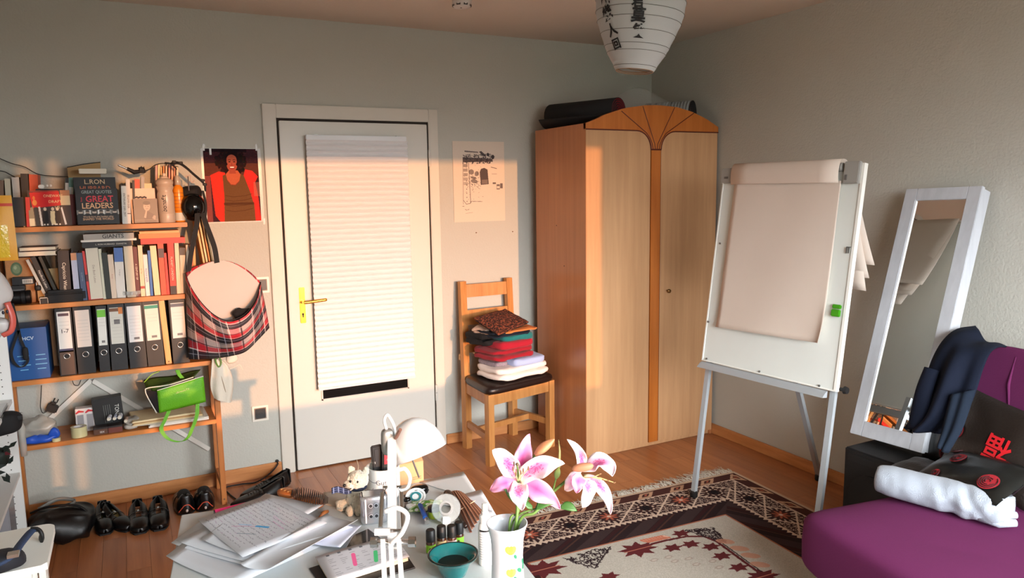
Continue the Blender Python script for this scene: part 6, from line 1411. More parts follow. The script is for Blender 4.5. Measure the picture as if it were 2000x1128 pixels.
MB(FM).box(gx-.012, gx-.008, gy-.014, gy+.014, .0, .003).box(gx-.008, gx+.008, gy+.010, gy+.014, 0, .003).box(gx-.002, gx+.002, gy-.014, gy+.012, 0, .003).build('metal_clip', mat('screw_grey', 0), t)
# ------------------------------------------------------------------ speaker and mirror
t = thing('speaker', 'black box loudspeaker on the floor carrying the leaning mirror', 'speaker', (2.17, -2.26, 0))
sx0, sx1, sy0, sy1, szt = 1.962, 2.40, -2.40, -2.118, .452
MB().box(sx0, sx1, sy0, sy1, .0105, szt, .006).build('cabinet', mat('speaker_black', (22, 21, 23), .6, bump=.2, bs=200), t)
RM = Matrix.Translation((sx0-.001, (sy0+sy1)/2, .25)) @ Matrix.Rotation(-math.pi/2, 4, 'Y')
MB(RM).lathe([(.11, 0), (.11, .004), (.095, .003), (.03, -.0), (.0, .003)], n=32, cap0=False).build('driver', mat('driver_black', (34, 33, 35), .5), t, smooth=40)
MB(RM).lathe([(.012, .003), (.105, .002)], n=4, cap0=False) 
MB().box(sx0-.003, sx0, sy0+.02, sy1-.02, .40, .43).build('front_bar', mat('driver_black', 0), t)
RM2 = Matrix.Translation((2.06, sy1+.001, .30)) @ Matrix.Rotation(-math.pi/2, 4, 'X')
MB(RM2).lathe([(.05, 0), (.05, .004), (.03, .001), (.0, .001)], n=28, cap0=False).build('port', mat('driver_black', 0), t, smooth=40)
ma, mu = V(.011, -.999, .033).normalized(), V(.314, .035, .948).normalized(); mn = ma.cross(mu).normalized(); MO = V(2.079, -2.050, .4585); mw, mh = .345, 1.150
mu = mn.cross(ma).normalized(); MO = MO+V(0, 0, .022)-mu*.005
MM = frame(MO, ma, mu, mn)
t = thing('leaning_mirror', 'tall white framed mirror cabinet leaning against the wall on a speaker', 'mirror', MO+ma*mw/2)
mf = wood('mirror_frame_white', (182, 186, 192), (196, 200, 206), (3, 3, .3), 9, .45)
fwid = .058
MB(MM).box(0, fwid, 0, mh, -.022, 0, .002).build('frame_side', mf, t); MB(MM).box(mw-fwid, mw, 0, mh, -.022, 0, .002).build('frame_side', mf, t)
MB(MM).box(fwid, mw-fwid, 0, fwid+.01, -.022, 0, .002).build('frame_bottom', mf, t); MB(MM).box(fwid, mw-fwid, mh-fwid+.004, mh, -.022, 0, .002).build('frame_top', mf, t)
gm_ = bpy.data.materials.new('mirror_glass'); gm_.use_nodes = True; g = gm_.node_tree.nodes['Principled BSDF']; g.inputs['Base Color'].default_value = (.86, .88, .87, 1); g.inputs['Metallic'].default_value = 1; g.inputs['Roughness'].default_value = .01
MB(MM).box(fwid-.004, mw-fwid+.004, fwid, mh-fwid+.004, -.012, -.008).build('glass', gm_, t)
MB(MM).box(fwid, fwid+.004, fwid+.012, mh-fwid, -.008, -.002).build('inner_bead', mat('bead_white', (236, 238, 240), .3), t)
MB(MM).box(.006, mw-.006, .006, mh-.004, -.075, -.026, .002).build('cabinet_body', mf, t)
# ------------------------------------------------------------------ sofa bed
U, Vv = V(.987, -.160, 0).normalized(), V(-.160, -.987, 0).normalized(); SO = V(1.335, -2.386, 0); SM = frame(SO, U, Vv, V(0, 0, 1))
# left handed frame is fine for placing points
purple = mat('purple_fabric', (98, 38, 78), .95, bump=.25, bs=220, spec=.15, var=.05, vs=4)
t = thing('sofa_bed', 'purple fabric sofa bed at the right, with cushions and a towel on it', 'sofa', SM @ V(.45, .7, 0))
b = MB(); b.sell(SM @ V(.46, .74, .298), (.46, .74, .122), .30, .16, 72, 20, .006, 5, 3, M=SM.to_3x3().to_4x4()); b.build('seat', purple, t, smooth=True)
lean = math.radians(13)
BM = SM @ Matrix.Translation((.84, .71, .40)) @ Matrix.Rotation(lean, 4, 'Y')
b = MB(); b.sell(BM @ V(.075, -.06, .285), (.075, .77, .285), .22, .10, 72, 28, .005, 5, 8, M=BM.to_3x3().to_4x4()); b.build('backrest', purple, t, smooth=True)
for k in range(6): MB().tube([BM @ V(.004, -.62+.16*k+.02*math.sin(k), .53), BM @ V(-.0005, -.62+.16*k, .42), BM @ V(.002, -.62+.16*k+.03, .30)], [.004, .007, .003], 8).build('gather_fold', purple, t, smooth=True)
for u_, v_ in ((.08, .10), (.84, .10), (.08, 1.38), (.84, 1.38)):
    p = SM @ V(u_, v_, 0); MB().box(p.x-.02, p.x+.02, p.y-.02, p.y+.02, .0105 if p.x < 2.1 else .0005, .20, .002).build('leg', mat('sofa_leg_pale', (196, 200, 206), .4), t)
# towel roll
twm = terry('terry_bluewhite', (158, 166, 176))
p0, p1 = onz(1700, 960, .42), onz(1985, 1030, .42)
tA, tB = V(p0.x+.02, p0.y-.01, 0), V(p1.x-.02, p1.y, 0); ax = (tB-tA).normalized(); nx = V(-ax.y, ax.x, 0); Lt = (tB-tA).length
tr0 = .062
t = thing('rolled_towel', 'white terry towel rolled up on the front of the purple sofa seat', 'towel', (tA+tB)/2+V(0, 0, .42))
def tw_(u, v):
    a = 2*math.pi*u; e = math.sqrt(max(0, 1-(2*abs(v-.5))**8)); r = tr0*(.72+.28*e)*(1+.18*max(0, v-.6)); wr = .010*noise.noise(V(math.cos(a)*1.2+v*11, math.sin(a)*2, v*9))*(.3+1.6*max(0, v-.35)) +   .006*math.sin(34*v+2.5*math.cos(a)+1.5*math.sin(a))*max(0, v-.32)
    r += wr; p = tA+ax*(Lt*(v-.0))+nx*(r*1.1*math.cos(a)*e**.3)+V(0, 0, .421+tr0*.92+r*.92*math.sin(a)); p.z = max(p.z, .4285); return p
MB().grid(tw_, 30, 60, cu=True).build('roll', twm, t, smooth=True)
for k, (dz, rr) in enumerate(((.012, .018), (.040, .016))): MB().tube([tA+ax*(Lt*.80)+V(0, 0, .436+dz)-nx*.05, tA+ax*(Lt*.93)+V(0, 0, .436+dz)-nx*.045, tA+ax*(Lt*1.02)+V(0, 0, .436+dz)-nx*.01], [rr*.6, rr, rr*.7], 12).build('loose_fold', twm, t, smooth=True)
# cushions
satin = mat('dark_satin', (36, 38, 36), .3, bump=.25, bs=25, sheen=0); brownsatin = mat('brown_satin', (52, 42, 36), .45, bump=.4, bs=120)
red_e = mat('red_embroidery', (156, 26, 38), .7, bump=.4, bs=300); red_b = mat('red_bright', (206, 24, 34), .6)
def medallion(parent, M, x, y, r, z_fn):
    b = MB(); b.grid(lambda u, v: M @ V(x+r*v*math.cos(2*math.pi*u), y+r*v*math.sin(2*math.pi*u), z_fn(x+r*v*math.cos(2*math.pi*u), y+r*v*math.sin(2*math.pi*u))+.003), 24, 3, cu=True); b.build('medallion', red_e, parent, smooth=True)
    for k in range(4):
        b = MB(); q = r*(.25+.2*k); b.tube([M @ V(x+q*math.cos(a), y+q*math.sin(a), z_fn(x+q*math.cos(a), y+q*math.sin(a))+.0045) for a in np.linspace(k, k+4.2, 14)], .0014, 5); b.build('medallion_thread', mat('thread_dark', (70, 16, 24), .7), parent)
def cushion(label, c, nrm, xa, hx, hy, hz, m, meds=(), seed=0, name='cushion', group=None):
    nrm = Vector(nrm).normalized(); xa = (Vector(xa)-nrm*Vector(xa).dot(nrm)).normalized(); ya = nrm.cross(xa); M = frame(c, xa, ya, nrm)
    t = thing(name, label, 'cushion', Vector(c), group)
    def zf(x, y): a, b = min(1, abs(x/hx)), min(1, abs(y/hy)); return hz*max(0, (1-a**2.6)*(1-b**2.6))**.55
    for s in (1, -1):
        b = MB(); b.grid(lambda u, v: M @ V((2*u-1)*hx*(1-.05*(1-(2*v-1)**2)), (2*v-1)*hy*(1-.05*(1-(2*u-1)**2)), s*zf((2*u-1)*hx, (2*v-1)*hy)+s*.006*noise.noise(V(u*4+seed, v*4, s))), 26, 26, flip=s < 0)
        b.build('cover_front' if s > 0 else 'cover_back', m, t, smooth=True)
    for (x, y, r) in meds: medallion(t, M, x*hx, y*hy, r, zf)
    return t, M, zf
def sof(u, v, z): return SM @ V(u, v, z)
cA = sof(.800, .175, .60); tA_, MA, zA = cushion('dark cushion with a bright red embroidered character, upright against the sofa back', cA, (-.90, .14, .36), (-.16, -1, -.12), .20, .17, .044, brownsatin, ((-.80, -.05, .032),), 1)
def strokes(par, M, zf, S, pts, w, m):
    for P in pts: MB().tube([M @ V(x*S, y*S, zf(x*S, y*S)+.003) for x, y in P], [(w, .002)]*len(P), 8).build('embroidered_stroke', m, par)
letter(tA_, '福', .105, (0, 0, 0), (1, 0, 0), (0, 1, 0), red_b, bold=.015, warp=lambda x, y: MA @ V(-x+.03, -y+.0, zA(-x+.03, -y)+.006), name='embroidered_character')
cB = sof(.625, .22, .528); cushion('dark satin cushion with red round medallions lying behind the rolled towel', cB, (-.34, .22, .92), (-.20, -1, .02), .20, .118, .046, satin, ((-.35, .20, .030), (.62, -.42, .036), (-.42, -.70, .020), (-.70, .72, .020)), 4)
cC = sof(.60, .015, .468); cushion('flat brown satin cushion at the left end behind the rolled towel', cC, (-.16, .05, 1), (-.16, -1, -.05), .11, .10, .034, brownsatin, (), 7)
cD = sof(.838, -.055, .590); cushion('dark cushion with a red medallion half hidden under the navy jacket', cD, (-.92, .14, .30), (-.16, -1, -.05), .10, .155, .036, satin, ((-.25, .1, .034), (.25, -.62, .030)), 9)
# jacket over the back corner
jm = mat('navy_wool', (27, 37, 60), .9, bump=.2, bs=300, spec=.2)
t = thing('navy_jacket', 'dark navy jacket thrown over the left corner of the sofa back', 'jacket', onx(1850, 760, 2.14))
Lp = [onx(x, y, xx) for x, y, xx in ((1905, 647, 2.30), (1868, 652, 2.24), (1842, 672, 2.16), (1822, 705, 2.10), (1808, 745, 2.06), (1796, 785, 2.02), (1784, 815, 2.0), (1766, 836, 1.98))]
Rp = [onx(x, y, xx) for x, y, xx in ((1966, 678, 2.28), (1950, 678, 2.20), (1934, 690, 2.12), (1920, 722, 2.07), (1908, 760, 2.04), (1896, 790, 2.02), (1880, 815, 2.0), (1845, 846, 1.98))]
Lp, Rp = bez(Lp, 5), bez(Rp, 5)
def jk(u, v):
    p = lerp(sample(Lp, v), sample(Rp, v), u); k = math.sin(math.pi*u)
    p.x -= .045*k*(1-.3*v)+.020*math.sin(u*13+2*v)*k*min(1, v*2); p.z += .012*math.sin(u*8)*(1-v)*k+.022*(1-v)*(1-u*.9); return p
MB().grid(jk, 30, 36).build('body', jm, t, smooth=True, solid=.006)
Lq = [onx(x, y, xx) for x, y, xx in ((1858, 770, 2.0), (1850, 800, 1.98), (1842, 835, 1.95), (1834, 868, 1.92))]; Rq = [onx(x, y, xx) for x, y, xx in ((1905, 760, 2.02), (1893, 800, 1.99), (1878, 840, 1.95), (1852, 884, 1.92))]
Lq, Rq = bez(Lq, 5), bez(Rq, 5)
def jt(u, v): p = lerp(sample(Lq, v), sample(Rq, v), u); p.x -= .025*math.sin(math.pi*u)+.01*math.sin(9*u)*math.sin(math.pi*u); return p
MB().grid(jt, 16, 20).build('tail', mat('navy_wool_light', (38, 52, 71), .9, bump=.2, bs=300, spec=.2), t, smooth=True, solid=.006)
sl = [onx(x, y, xx) for x, y, xx in ((1820, 720, 2.04), (1806, 760, 2.01), (1798, 800, 1.99), (1792, 838, 1.97))]
MB().tube(bez(sl, 6), [(.03+.012*k/18, .02) for k in range(19)], 14, flat=(0, 1, 0)).build('sleeve', jm, t, smooth=True)
# ================================================================== DESK
DZT = .74; dA = V(-.697, -2.150, 0); e1, e2 = V(.9915, -.130, 0).normalized(), V(-.130, -.9915, 0).normalized()
DW, DL = .765, 1.40; DMx = frame(dA, e1, e2, V(0, 0, 1))
t = thing('desk', 'white desk in the foreground covered with papers, small bottles and a lamp', 'desk', dA+e1*DW/2+e2*DL/2)
desk_m = mat('desk_white', (188, 194, 194), .35, bump=.1, bs=400)
def dbox(x0, x1, y0, y1, z0, z1): return MB(DMx).box(x0, x1, y0, y1, z0, z1)
MB(DMx).box(0, DW, 0, DL, DZT-.028, DZT, .002).build('top', desk_m, t)
for x in (.03, DW-.07):
    for y in (.03, DL-.07): dbox(x, x+.04, y, y+.04, .0005 if x < .4 else .0112, DZT-.028).build('leg', mat('desk_leg_grey', (170, 172, 174), .4, .3), t)
dbox(.05, DW-.05, .04, .06, DZT-.10, DZT-.028).build('apron', desk_m, t)
z0 = DZT+.0006
def dz(px, py, z=DZT): return onz(px, py, z)
def sheet_at(P4, z, name, label, cat, m, group=None, curl=0, th=.0008, n=8, parent=None):
    P4 = [V(p.x, p.y, 0) for p in P4]
    def fn(u, v):
        p = lerp(lerp(P4[3], P4[2], u), lerp(P4[0], P4[1], u), v); return V(p.x, p.y, z+curl*(abs(u-.5)*2)**4*(1-v*.4)+.0012*(1+math.sin(5*u+3*v)))
    o = MB().grid(fn, n, n).build(name, m, parent, smooth=True, solid=th)
    if parent is None: tag(o, label, cat, group)
    return o
pw = mat('paper_white', (198, 202, 208), .75)
# handwriting page
cv = Cv(420, 300, (198, 201, 207)); rnd = random.Random(12)
for r in range(15):
    y = 24+r*18; x = 24
    while x < 396-rnd.uniform(0, 90):
        w = rnd.uniform(8, 34); P = [(x+i*3, y+rnd.uniform(-4, 3)) for i in range(int(w/3)+2)]
        cv.line(P, 1.3, rnd.choice([(70, 72, 86), (90, 90, 104), (110, 110, 124), (150, 110, 150)]), .85); x += w+rnd.uniform(5, 14)
cv.line([(150, 70), (196, 108), (232, 132)], 3, (196, 110, 160), .8).line([(160, 96), (200, 122)], 8, (150, 186, 220), .7).line([(226, 132), (268, 154)], 12, (60, 150, 206), .9).line([(222, 60), (284, 100)], 3, (80, 110, 126)).line([(236, 190), (330, 182)], 3, (220, 160, 200), .7).line([(196, 214), (300, 204)], 3, (220, 160, 200), .6)
note_m = imat('handwritten_page', cv, .75)
def dquad(*px): return [dz(*p) for p in px]
sheet_at(dquad((338, 1088), (470, 1140), (640, 1060), (420, 1040)), z0, 'paper_sheet', 'bottom sheets of the loose paper heap at the desk\'s left corner', 'paper', pw, 'papers')
zq = z0+.0034
specs = [(((325, 1092), (455, 1150), (640, 1052), (410, 1030)), 'lower left sheet of the heap, sticking out over the desk edge', .006), (((335, 1068), (500, 1118), (655, 1030), (405, 1018)), 'middle sheet of the heap, edge above the lower left sheet', .004),
         (((345, 1066), (478, 1108), (690, 1040), (520, 985)), 'plain white sheet whose left corner points past the handwriting', .004), (((470, 1118), (530, 1128), (700, 1032), (640, 1020)), 'folded translucent sheet at the right of the paper heap', .010), (((395, 1068), (475, 1100), (632, 1000), (520, 978)), 'blank sheet directly under the handwritten page', .003)]
for q, lb, cu in specs:
    sheet_at(dquad(*q), zq, 'paper_sheet', lb, 'paper', pw, 'papers', cu); zq += .0036
q = dquad((392, 1043), (475, 1107), (642, 1034), (540, 984))
q = [dz(388, 1032), dz(476, 1108), dz(640, 1038), dz(524, 983)]
sheet_at([q[0], q[1], q[2], q[3]], zq, 'handwritten_page', 'handwritten page with pink and blue marker strokes on top of the paper heap', 'paper', note_m, None, .002)
# pen
def penlike(name, label, cat, pts, r, m1, split=None, m2=None):
    t = thing(name, label, cat, (Vector(pts[0])+Vector(pts[1]))/2)
    a, b = Vector(pts[0]), Vector(pts[1])
    if split: c = lerp(a, b, split); MB().tube([a, a+(c-a)*.03, c], [r*.9, r, r], 12).build('barrel', m1, t, smooth=40); MB().tube([c, lerp(c, b, .1), b], [r*1.02, r, r*.55], 12).build('cap', m2, t, smooth=40); MB().tube([a, lerp(a, b, -.02)], r*.85, 12).build('end_plug', m2, t, smooth=40)
    else: MB().tube([a, b], r, 12).build('barrel', m1, t, smooth=40)
    return t
pk = mat('highlighter_pink', (240, 50, 120), .3); bkp = mat('gloss_black', 0)
a, b = dz(420, 1006), dz(508, 985)
th_ = penlike('highlighter_pen', 'pink highlighter pen with black cap lying at the desk\'s far left edge', 'pen', (a+V(0, 0, .0085), b+V(0, 0, .0085)), .0078, pk, .68, bkp)
# hair brush
a, b = dz(552, 968), dz(636, 998); d = (b-a).normalized(); s = V(-d.y, d.x, 0)
t = thing('hair_brush', 'wooden paddle hair brush with dark bristles lying behind the papers', 'brush', (a+b)/2)
hm = wood('brush_wood', (156, 84, 36), (190, 112, 54), (2, 2, 2), 12)
MB().sell(lerp(a, b, .10)+V(0, 0, .014), (.032, .022, .010), .8, 1, 20, 10, M=frame((0, 0, 0), d, s, V(0, 0, 1))).build('handle', hm, t, smooth=True)
MB().sell(lerp(a, b, .62)+V(0, 0, .010), (.055, .030, .009), .8, 1, 24, 10, M=frame((0, 0, 0), d, s, V(0, 0, 1))).build('paddle', hm, t, smooth=True)
for k in range(3): MB().tube([lerp(a, b, .02+.08*k)+s*.016+V(0, 0, .019), lerp(a, b, .04+.08*k)-s*.010+V(0, 0, .0245)], .0016, 6).build('carved_line', cov((206, 160, 100)), t)
bb = MB()
for i in range(16):
    for j in range(6):
        p = lerp(a, b, .30+.045*i)+s*(.022-.0085*j)*math.sin(math.pi*(i+1)/17)**.4+V(0, 0, .018); bb.cyl(p, p+V(0, 0, .018)+d*.003, .0011, .0008, n=5)
o = bb.build('bristles', mat('bristle_dark', (70, 58, 54), .6), t); o['kind'] = 'stuff'
# hair brush tip peeking out right of the papers
a2 = dz(641, 1003); t = thing('wooden_stick', 'small orange wooden tip peeking out right of the handwritten page', 'stick', a2)
MB().tube([dz(622, 1013)+V(0, 0, .004), dz(634, 1006)+V(0, 0, .008), a2+V(0, 0, .008)], [.002, .006, .004], 10).build('tip', hm, t, smooth=True)
MB().tube([dz(617, 1016)+V(0, 0, .003), dz(623, 1012.5)+V(0, 0, .004)], [.001, .0022], 8).build('lead', mat('matt_black', 0), t)
# flyers at the back of the desk
for k, (q, lb, col) in enumerate((((( 628, 985), (720, 1000), (690, 960), (632, 962)), 'beige printed flyer under the plush dog', (196, 188, 176)), (((820, 942), (905, 970), (960, 1010), (905, 922)), 'blank grey card at the far right corner of the desk', (208, 208, 206)), (((850, 985), (960, 1000), (1000, 1062), (940, 958)), 'white sheet under the wooden hand fan', (216, 216, 220)))):
    q_ = dquad(*q); sheet_at([q_[0], q_[1], q_[2], q_[3]], z0+.001*k, 'flyer', lb, 'paper', mat('flyer_%d' % k, col, .6), None)
# plush dog
pz = DZT+.001; pp = dz(692, 1000); fur = mat('plush_cream', (206, 194, 172), .95, bump=1., bs=240, sheen=.6)
t = thing('plush_dog', 'small cream plush terrier with a navy checked scarf sitting on the desk', 'plush toy', V(pp.x, pp.y, DZT))
D0 = V(pp.x+.005, pp.y+.005, DZT); sc = .92
def D3(x, y, z): return D0+RTv*(x*sc)+FWv*(y*sc)+V(0, 0, z*sc)
RTv = V(RT[0], RT[1], 0).normalized(); FWv = V(FW[0], FW[1], 0).normalized()
b = MB()
for c, r in (((-.002, .012, .036), (.026, .030, .036)), ((.008, 0, .066), (.020, .02, .022)), ((-.036, .008, .018), (.022, .02, .017)), ((-.010, -.028, .014), (.011, .014, .014)), ((.014, -.026, .014), (.011, .013, .014)), ((.006, -.018, .030), (.010, .011, .028))): b.sell(D3(*c), r, 1, 1, 20, 14, .004, 90, 3)
b.build('body', fur, t, smooth=True)
b = MB()
for c, r in (((.012, -.004, .098), (.028, .026, .026)), ((-.008, -.018, .090), (.017, .016, .014)), ((-.006, -.012, .104), (.012, .012, .010))): b.sell(D3(*c), r, 1, 1, 22, 14, .004, 90, 5)
b.build('head', fur, t, smooth=True)
for c, r in (((-.008, .002, .123), (.009, .006, .014)), ((.034, .002, .121), (.010, .006, .013))): MB().sell(D3(*c), r, 1, 1, 14, 10, .003, 90, 7).build('ear', fur, t, smooth=True)
for c in ((-.004, -.030, .103), (.016, -.030, .102)): MB().sell(D3(*c), (.0035, .0035, .0035), 1, 1, 10, 8).build('eye', bkp, t, smooth=True)
MB().sell(D3(-.022, -.030, .092), (.005, .005, .004), 1, 1, 10, 8).build('nose', mat('nose_dark', (40, 26, 26), .3), t, smooth=True)
MB().tube([D3(-.018, -.032, .084), D3(-.010, -.034, .081), D3(-.002, -.032, .083)], .0012, 5).build('mouth', mat('nose_dark', 0), t)
cvs = Cv(80, 40, (30, 38, 66)); [cvs.rect(x, 0, x+5, 40, (150, 160, 190), .8) for x in range(6, 80, 20)]; [cvs.rect(0, y, 80, y+4, (110, 120, 160), .7) for y in range(6, 40, 14)]
scm = imat('scarf_check', cvs, .85)
MB().tube([D3(.010+.021*math.cos(a), -.002+.02*math.sin(a), .076) for a in np.linspace(0, 2*math.pi, 20, endpoint=False)], .006, 8, closed=True).build('scarf', mat('scarf_navy', (32, 40, 70), .85), t, smooth=True)
MB().grid(lambda u, v: D3(-.060+.055*u, -.030+.010*u, .066+.018*v+.004*math.sin(6*u)), 8, 4).build('scarf_end', scm, t, smooth=True, solid=.003)
MB().tube([D3(.012, 0, .123), D3(.014, 0, .140), D3(.012, 0, .148), D3(.010, 0, .158)], .0009, 5).build('hanging_thread', mat('thread_tan', (180, 150, 120), .8), t)
# mug with pens
mp_ = dz(752, 975); c = V(mp_.x+.004, mp_.y+.02, DZT+.0005); mr = .046; mhh = .092
t = thing('mug', 'white mug with cursive lettering holding black things, behind the lamp arm', 'mug', c)
cer = mat('ceramic_white', (232, 232, 228), .15)
MB().lathe([(mr*.8, 0), (mr*.92, .003), (mr, .02), (mr, mhh), (mr-.004, mhh), (mr-.004, .008), (0, .006)], c, 36).build('body', cer, t, smooth=40)
hx = RTv*mr
MB().tube(bez([c+hx*.97+V(0, 0, .078), c+hx*1.35+V(0, 0, .080), c+hx*1.62+V(0, 0, .055), c+hx*1.45+V(0, 0, .025), c+hx*.98+V(0, 0, .016)], 6), [(.006, .0045)]*25, 10).build('handle', cer, t, smooth=True)
def mugwarp(az, zz):
    a0 = math.atan2(-FWv.y, -FWv.x)+az
    return lambda x, y: V(c.x+(mr+.0008)*math.cos(a0+x/mr), c.y+(mr+.0008)*math.sin(a0+x/mr), c.z+zz+y)
lm_ = cov((90, 90, 100)); lr_ = cov((170, 120, 130))
letter(t, 'Guten', .020, (0, 0, 0), (1, 0, 0), (0, 1, 0), lm_, warp=mugwarp(.25, .058)); letter(t, 'familie', .016, (0, 0, 0), (1, 0, 0), (0, 1, 0), lr_, warp=mugwarp(-.1, .036))
MB().tube([mugwarp(0, .062)(x, .004*math.sin(x*90)) for x in np.linspace(-.05, -.005, 10)], .0007, 5).build('flourish', lm_, t)
for k, (x, y, h, r, m) in enumerate(((-.012, .005, .150, .016, mat('matt_black', 0)), (.004, -.006, .165, .010, mat('matt_black', 0)))):
    p = c+RTv*x+FWv*y; tp_ = thing('brush_handle' if k else 'black_pouch', 'tall narrow black handle standing in the white mug' if k else 'broad black pouch standing in the white mug', 'pen' if k else 'pouch', p+V(0, 0, .01))
    MB().box(-r, r, -.006, .006, .012, h, .003); MB(Matrix.Translation(p) @ Matrix.Rotation(.08*(k-.5), 4, 'Y')).box(-r, r, -.006, .006, .012, h, .003).build('body', m, tp_)
    MB(Matrix.Translation(p) @ Matrix.Rotation(.08*(k-.5), 4, 'Y')).box(-r*.5, r*.5, -.0072, -.0058, h*.6, h*.93).build('flash', cov((170, 30, 46) if k else (40, 40, 44)), tp_)
p = c+RTv*.022; tp_ = thing('maroon_pen', 'maroon pen leaning to the right inside the white mug', 'pen', p)
MB().tube([p+V(0, 0, .012), p+RTv*.022+V(0, 0, .15)], .005, 10).build('barrel', cov((96, 34, 52)), tp_, smooth=40); MB().tube([p+RTv*.022+V(0, 0, .15), p+RTv*.023+V(0, 0, .156)], .0035, 10).build('button', ring, tp_, smooth=40)
p = c-RTv*.022+FWv*.005; tp_ = thing('white_stick', 'pale round ended tool standing at the left inside the white mug', 'tool', p)
MB().tube([p+V(0, 0, .012), p+V(0, 0, .10)], .006, 10).build('shaft', cer, tp_, smooth=40); MB().sell(p+V(0, 0, .102), (.012, .012, .012), 1, 1, 14, 10).build('head', cer, tp_, smooth=True)
# photo tin
tb = dz(735, 1020); T0_ = V(tb.x+.0, tb.y+.015, DZT+.0005); TM = frame(T0_, RTv, FWv, V(0, 0, 1)) @ Matrix.Rotation(.25, 4, 'Z')
t = thing('silver_tin', 'silver tin box with round portrait stickers, standing before the mug', 'tin', T0_)
silver = mat('silver_tin', (196, 198, 204), .22, .85)
b = MB(TM); prt = [(-.030, 0), (-.034, .004), (-.034, .072), (-.030, .078)]
def tinf(u, v):
    a = 2*math.pi*u; e = .45; k = (.88, .97, 1, 1, .97, .86)[int(round(v*5))]; z = (0, .003, .008, .064, .072, .075)[int(round(v*5))]
    return TM @ V(.036*k*math.copysign(abs(math.cos(a))**e, math.cos(a)), .026*k*math.copysign(abs(math.sin(a))**e, math.sin(a)), z)
MB().grid(tinf, 36, 5, cu=True).build('body', silver, t, smooth=True); MB(TM).box(-.028, .028, -.020, .020, .070, .0748).build('lid', silver, t)
MB(TM).box(-.0245, -.021, -.0285, -.0255, .006, .070, .001).build('white_bar', cov((236, 236, 238)), t)
for r in range(2):
    for k in range(3):
        q = TM @ V(-.010+.014*k, -.0272, .024+.028*r); n_ = (TM.to_3x3() @ V(0, -1, 0)); MB().cyl(q+n_*.0002, q+n_*.0014, .0062, n=16).build('portrait_dot', cov((150, 152, 158)), t); MB().cyl(q+n_*.001, q+n_*.0018, .0042, n=14).build('portrait_centre', cov((34, 34, 40)), t)
# carton behind
b0, b1 = dz(775, 950), dz(828, 940); t = thing('small_carton_box', 'plain brown cardboard box behind the lamp head on the desk', 'box', (b0+b1)/2)
d = (b1-b0).normalized(); s = V(-d.y, d.x, 0); W_ = (b1-b0).length; hb = .062
CMx = frame(V(b0.x, b0.y, DZT+.0004)+s*.0, d, s, V(0, 0, 1))
MB(CMx).box(-.02, W_, 0, .07, 0, hb, .001).build('body', mat('kraft_tan', (206, 150, 104), .8), t)
MB(CMx).hexa([V(-.02, 0, hb), V(W_, 0, hb), V(W_, .03, hb+.014), V(-.02, .03, hb+.014), V(-.02, 0, hb+.002), V(W_, 0, hb+.002), V(W_, .03, hb+.016), V(-.02, .03, hb+.016)]).build('flap', mat('kraft_tan', 0), t)
for k in range(2): MB(CMx).box(W_-.034+.0*k, W_-.008, -.0012, 0, .012+.006*k, .0135+.006*k).build('print_line', cov((150, 106, 70)), t)
# black lens like item + white disc
p = dz(822, 968); t = thing('eyeglass_case', 'small black shiny case lying behind the green sachet', 'case', p)
MB().sell(p+V(0, .01, .014), (.026, .018, .014), .6, .8, 20, 12).build('shell', bkp, t, smooth=True); MB().tube([p+V(-.024, -.002, .014), p+V(0, -.009, .014), p+V(.024, -.002, .014)], .0012, 6).build('seam', mat('matt_black', 0), t)
p = dz(812, 973); t = thing('plastic_dish', 'white oval dish leaning on the black case on the desk', 'dish', p)
LMx = frame(p+V(-.004, -.012, .010), RTv, (FWv*.85+V(0, 0, .5)), (FWv*-.5+V(0, 0, .85)))
MB(LMx).lathe([(.0, .0), (.024, .0), (.028, .004), (.026, .004), (.022, .002)], n=28, cap0=False).build('dish', mat('lid_white', (228, 232, 232), .3), t, smooth=40); MB(LMx).lathe([(.010, .0024), (.016, .0024)], n=24, cap0=False).build('teal_print', cov((40, 120, 126)), t)
p = dz(800, 980); t = thing('metal_ring_tray', 'flat grey metal saucer left of the white oval dish', 'saucer', p)
MB().lathe([(.0, .0005), (.03, .0005), (.040, .005), (.038, .006), (.028, .0025), (0, .0025)], p+V(-.012, .006, 0), 30, False).build('dish', mat('dull_metal', (150, 152, 154), .35, .6), t, smooth=40); MB().sell(p+V(-.008, 0, .010), (.012, .010, .006), .8, 1, 14, 10).build('black_knob', bkp, t, smooth=True)
# green sachet, blue lighter, tape dispenser
p = dz(832, 992); t = thing('green_sachet', 'crumpled green and white foil sachet beside the lamp arm', 'sachet', p)
cvg = Cv(90, 70, (126, 160, 90)); rnd = random.Random(5); [cvg.ell(rnd.uniform(0, 90), rnd.uniform(0, 70), rnd.uniform(5, 16), rnd.uniform(4, 9), rnd.choice([(80, 130, 50), (200, 214, 170), (226, 226, 220), (150, 186, 90), (60, 110, 60)]), rnd.uniform(0, 3)) for _ in range(40)]
sm_ = imat('sachet_print', cvg, .25)
def sac(u, v): x, y = (u-.5)*.085, (v-.5)*.07; return p+RTv*x+FWv*y+V(0, 0, .003+.010*math.sin(math.pi*u)*math.sin(math.pi*v)+.005*noise.noise(V(u*5, v*5, 1))+.004)
MB().grid(sac, 16, 14).build('foil', sm_, t, smooth=True, solid=.001); MB().sell(p-RTv*.04+V(0, 0, .006), (.012, .018, .005), .8, .8, 12, 8, .003, 60).build('foil_end', cov((220, 222, 220)), t, smooth=True)
a, b = dz(822, 998), dz(832, 1020); t = thing('blue_lighter', 'dark blue lighter lying on the green sachet', 'lighter', (a+b)/2)
